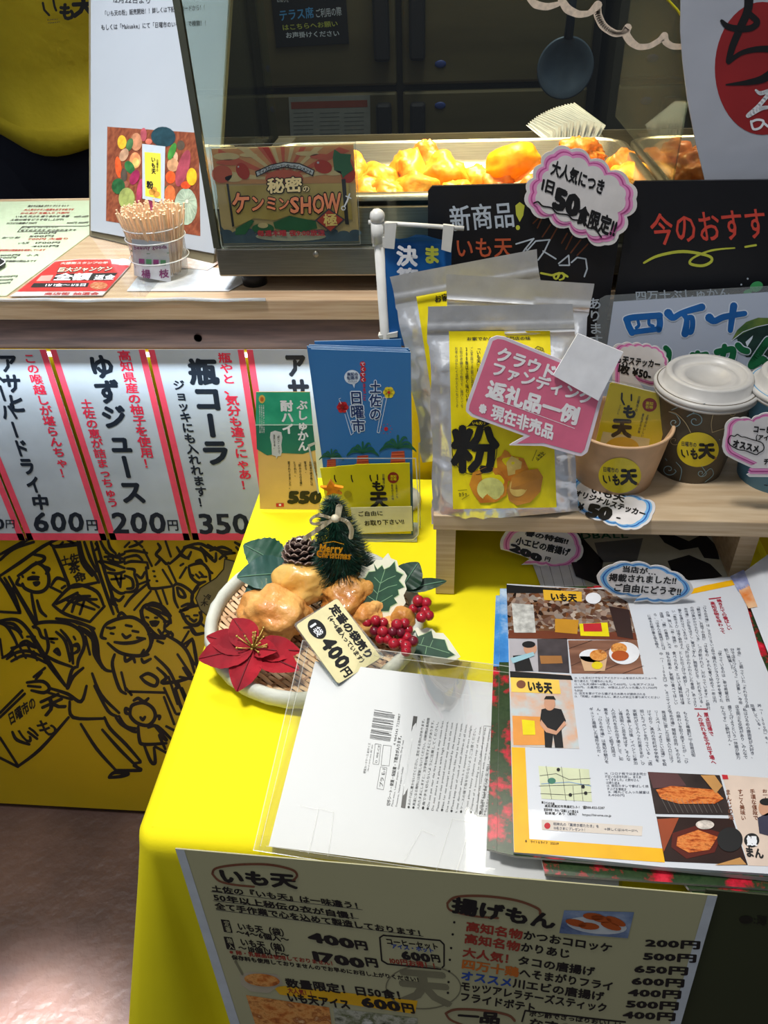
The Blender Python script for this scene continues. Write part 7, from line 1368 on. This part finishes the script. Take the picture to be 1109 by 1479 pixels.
colr(['もともと帯屋町二丁目商店街', 'の賑わいを取り戻すことが、「ひ', 'ろめ市場」開設の目的。そのため', '商店街に面した正面入り口にはフ', 'リースペース「よさこい広場」を設', 'けており、県内の市町村や学校を', '招いたイベントを行っている。「週', '末観光がてら入ったお客さまが、ひ', 'ろめを楽しんだ後、イベントに参加', 'し商店街へと足を伸ばす。そんな', '人の流れを生み出す場として、知', '恵をしぼりたい」と話す西岡さ', 'ん。「ひろめ市場」は高知の魅力を', 'ギュッと凝縮した場所なのだ。'], 775, 508, 28.3, 1.2, 205, 17, .17)
hd = mat('head_red', (160, 40, 60), .5)
m.text(S, '焼きたての香ばしい', (905,68), (925,68), (950,190), hd, L1, ZX, .035, True); m.text(S, '高知名物を味わって', (880,78), (900,78), (925,204), hd, L1, ZX, .035, True); m.poly(S, [(876,66),(925,60),(925,65),(878,71)], hd, L1, ZX)
m.text(S, '原点回帰で', (855,512), (874,512), (880,605), hd, L1, ZX, .035, True); m.text(S, '人の流れを生み出す場へ', (825,512), (845,512), (888,716), hd, L1, ZX, .035, True); m.poly(S, [(820,496),(872,497),(873,502),(821,501)], hd, L1, ZX)
for k, s_ in enumerate(('10. いも天だけでなくアイスクリームをはさんだメニューも', '取り揃えた「日曜市のいも天」', '11. いも天1袋4～6個入って400円。いも天アイスは', '600円。土産用には、18個以上が入った箱入り1,700円', 'も好評', '12. 注文を受けてから揚げるため熱々が提供される', '13. 「同郷」の野村さんと、弟さんがお立ち寄り来てください')): m.text(S, s_, (350,372+12*k), (350+11.2*len(s_),373+12.6*k), (350,382+12*k), INKB, L1, ZX, .015)
for k, s_ in enumerate(('14. 1コロナ禍では店主同士', 'が互いの店を利用し、支え合', 'ってきました」と野村さん', 'は振り返る', '15. 秘伝のタレで香ばしく焼', 'き上げる蒲焼き', '16. 1尾丸ごと入った鰻重は', '3,400円')): m.text(S, s_, (468+2*k,745+12*k), (468+2*k+11*len(s_),748+12*k), (468+2*k,756+12*k), INKB, L1, ZX, .015)
for k, s_ in enumerate(('■ひろめ市場', '　高知県高知市帯屋町2-3-1　☎088-822-5287', '　営業時間・休み／店舗により異なる', '　駐車場／あり（有料）　https://hirome.co.jp')): m.text(S, s_, (222,858+14*k), (222+9*len(s_)*.95,865+15*k), (222,870+14*k), INK, L1, ZX, .02)
m.poly(S, [(222,932),(618,958),(615,996),(224,972)], mat('note_beige', (212, 202, 190), .4), L1, ZX); m.ell(S, (245,956), 12, 12, RED, L1*2, ZX); m.text(S, '明神丸の「藁焼き鰹たたき」を', (268,942), (448,952), (268,955), INKB, L1*2, ZX, .015); m.text(S, '10名さまにプレゼント！', (268,958), (400,966), (268,971), INKB, L1*2, ZX, .015); m.text(S, '→詳しくは14ページへ', (465,962), (600,970), (465,974), INKB, L1*2, ZX, .015)
m.text(S, '6', (158,1008), (166,1008), (158,1022), INK, L1*2, ZX, .03); m.text(S, 'ライト＆ライフ　2023.09', (178,1012), (290,1020), (178,1024), INK, L1*2, ZX, .015)
part(t, 'article_text', m)
# blue-edged tag standing on the magazines
S = plane3(onz(800, 872, z+.001), onz(880, 872, z+.001), onz(800, 872, z+.001)+np.array([0, .004, .040])); ZU2 = ZU
out = scallop([(548,300),(600,262),(660,256),(725,266),(795,284),(840,310),(865,345),(825,375),(760,385),(715,380)], .13, closed=False)+[(670,386),(692,368)]+scallop([(690,366),(640,362),(575,342),(548,300)], .13, closed=False)
pop('featured_tag', 'blue-edged cloud tag leaning at the top of the open magazine', S, out, ZU2, (bu1, bu2), [('当店が…', (632,264), (745,276), (630,286), .035), ('掲載されました!!', (590,290), (812,302), (586,316), .035), ('ご自由にどうぞ!!', (604,322), (828,337), (600,350), .035)], S.hit(820, 868))
bpy.data.objects.remove(_fo)
for o in bpy.data.objects:
    if '_o' in o: del o['_o']
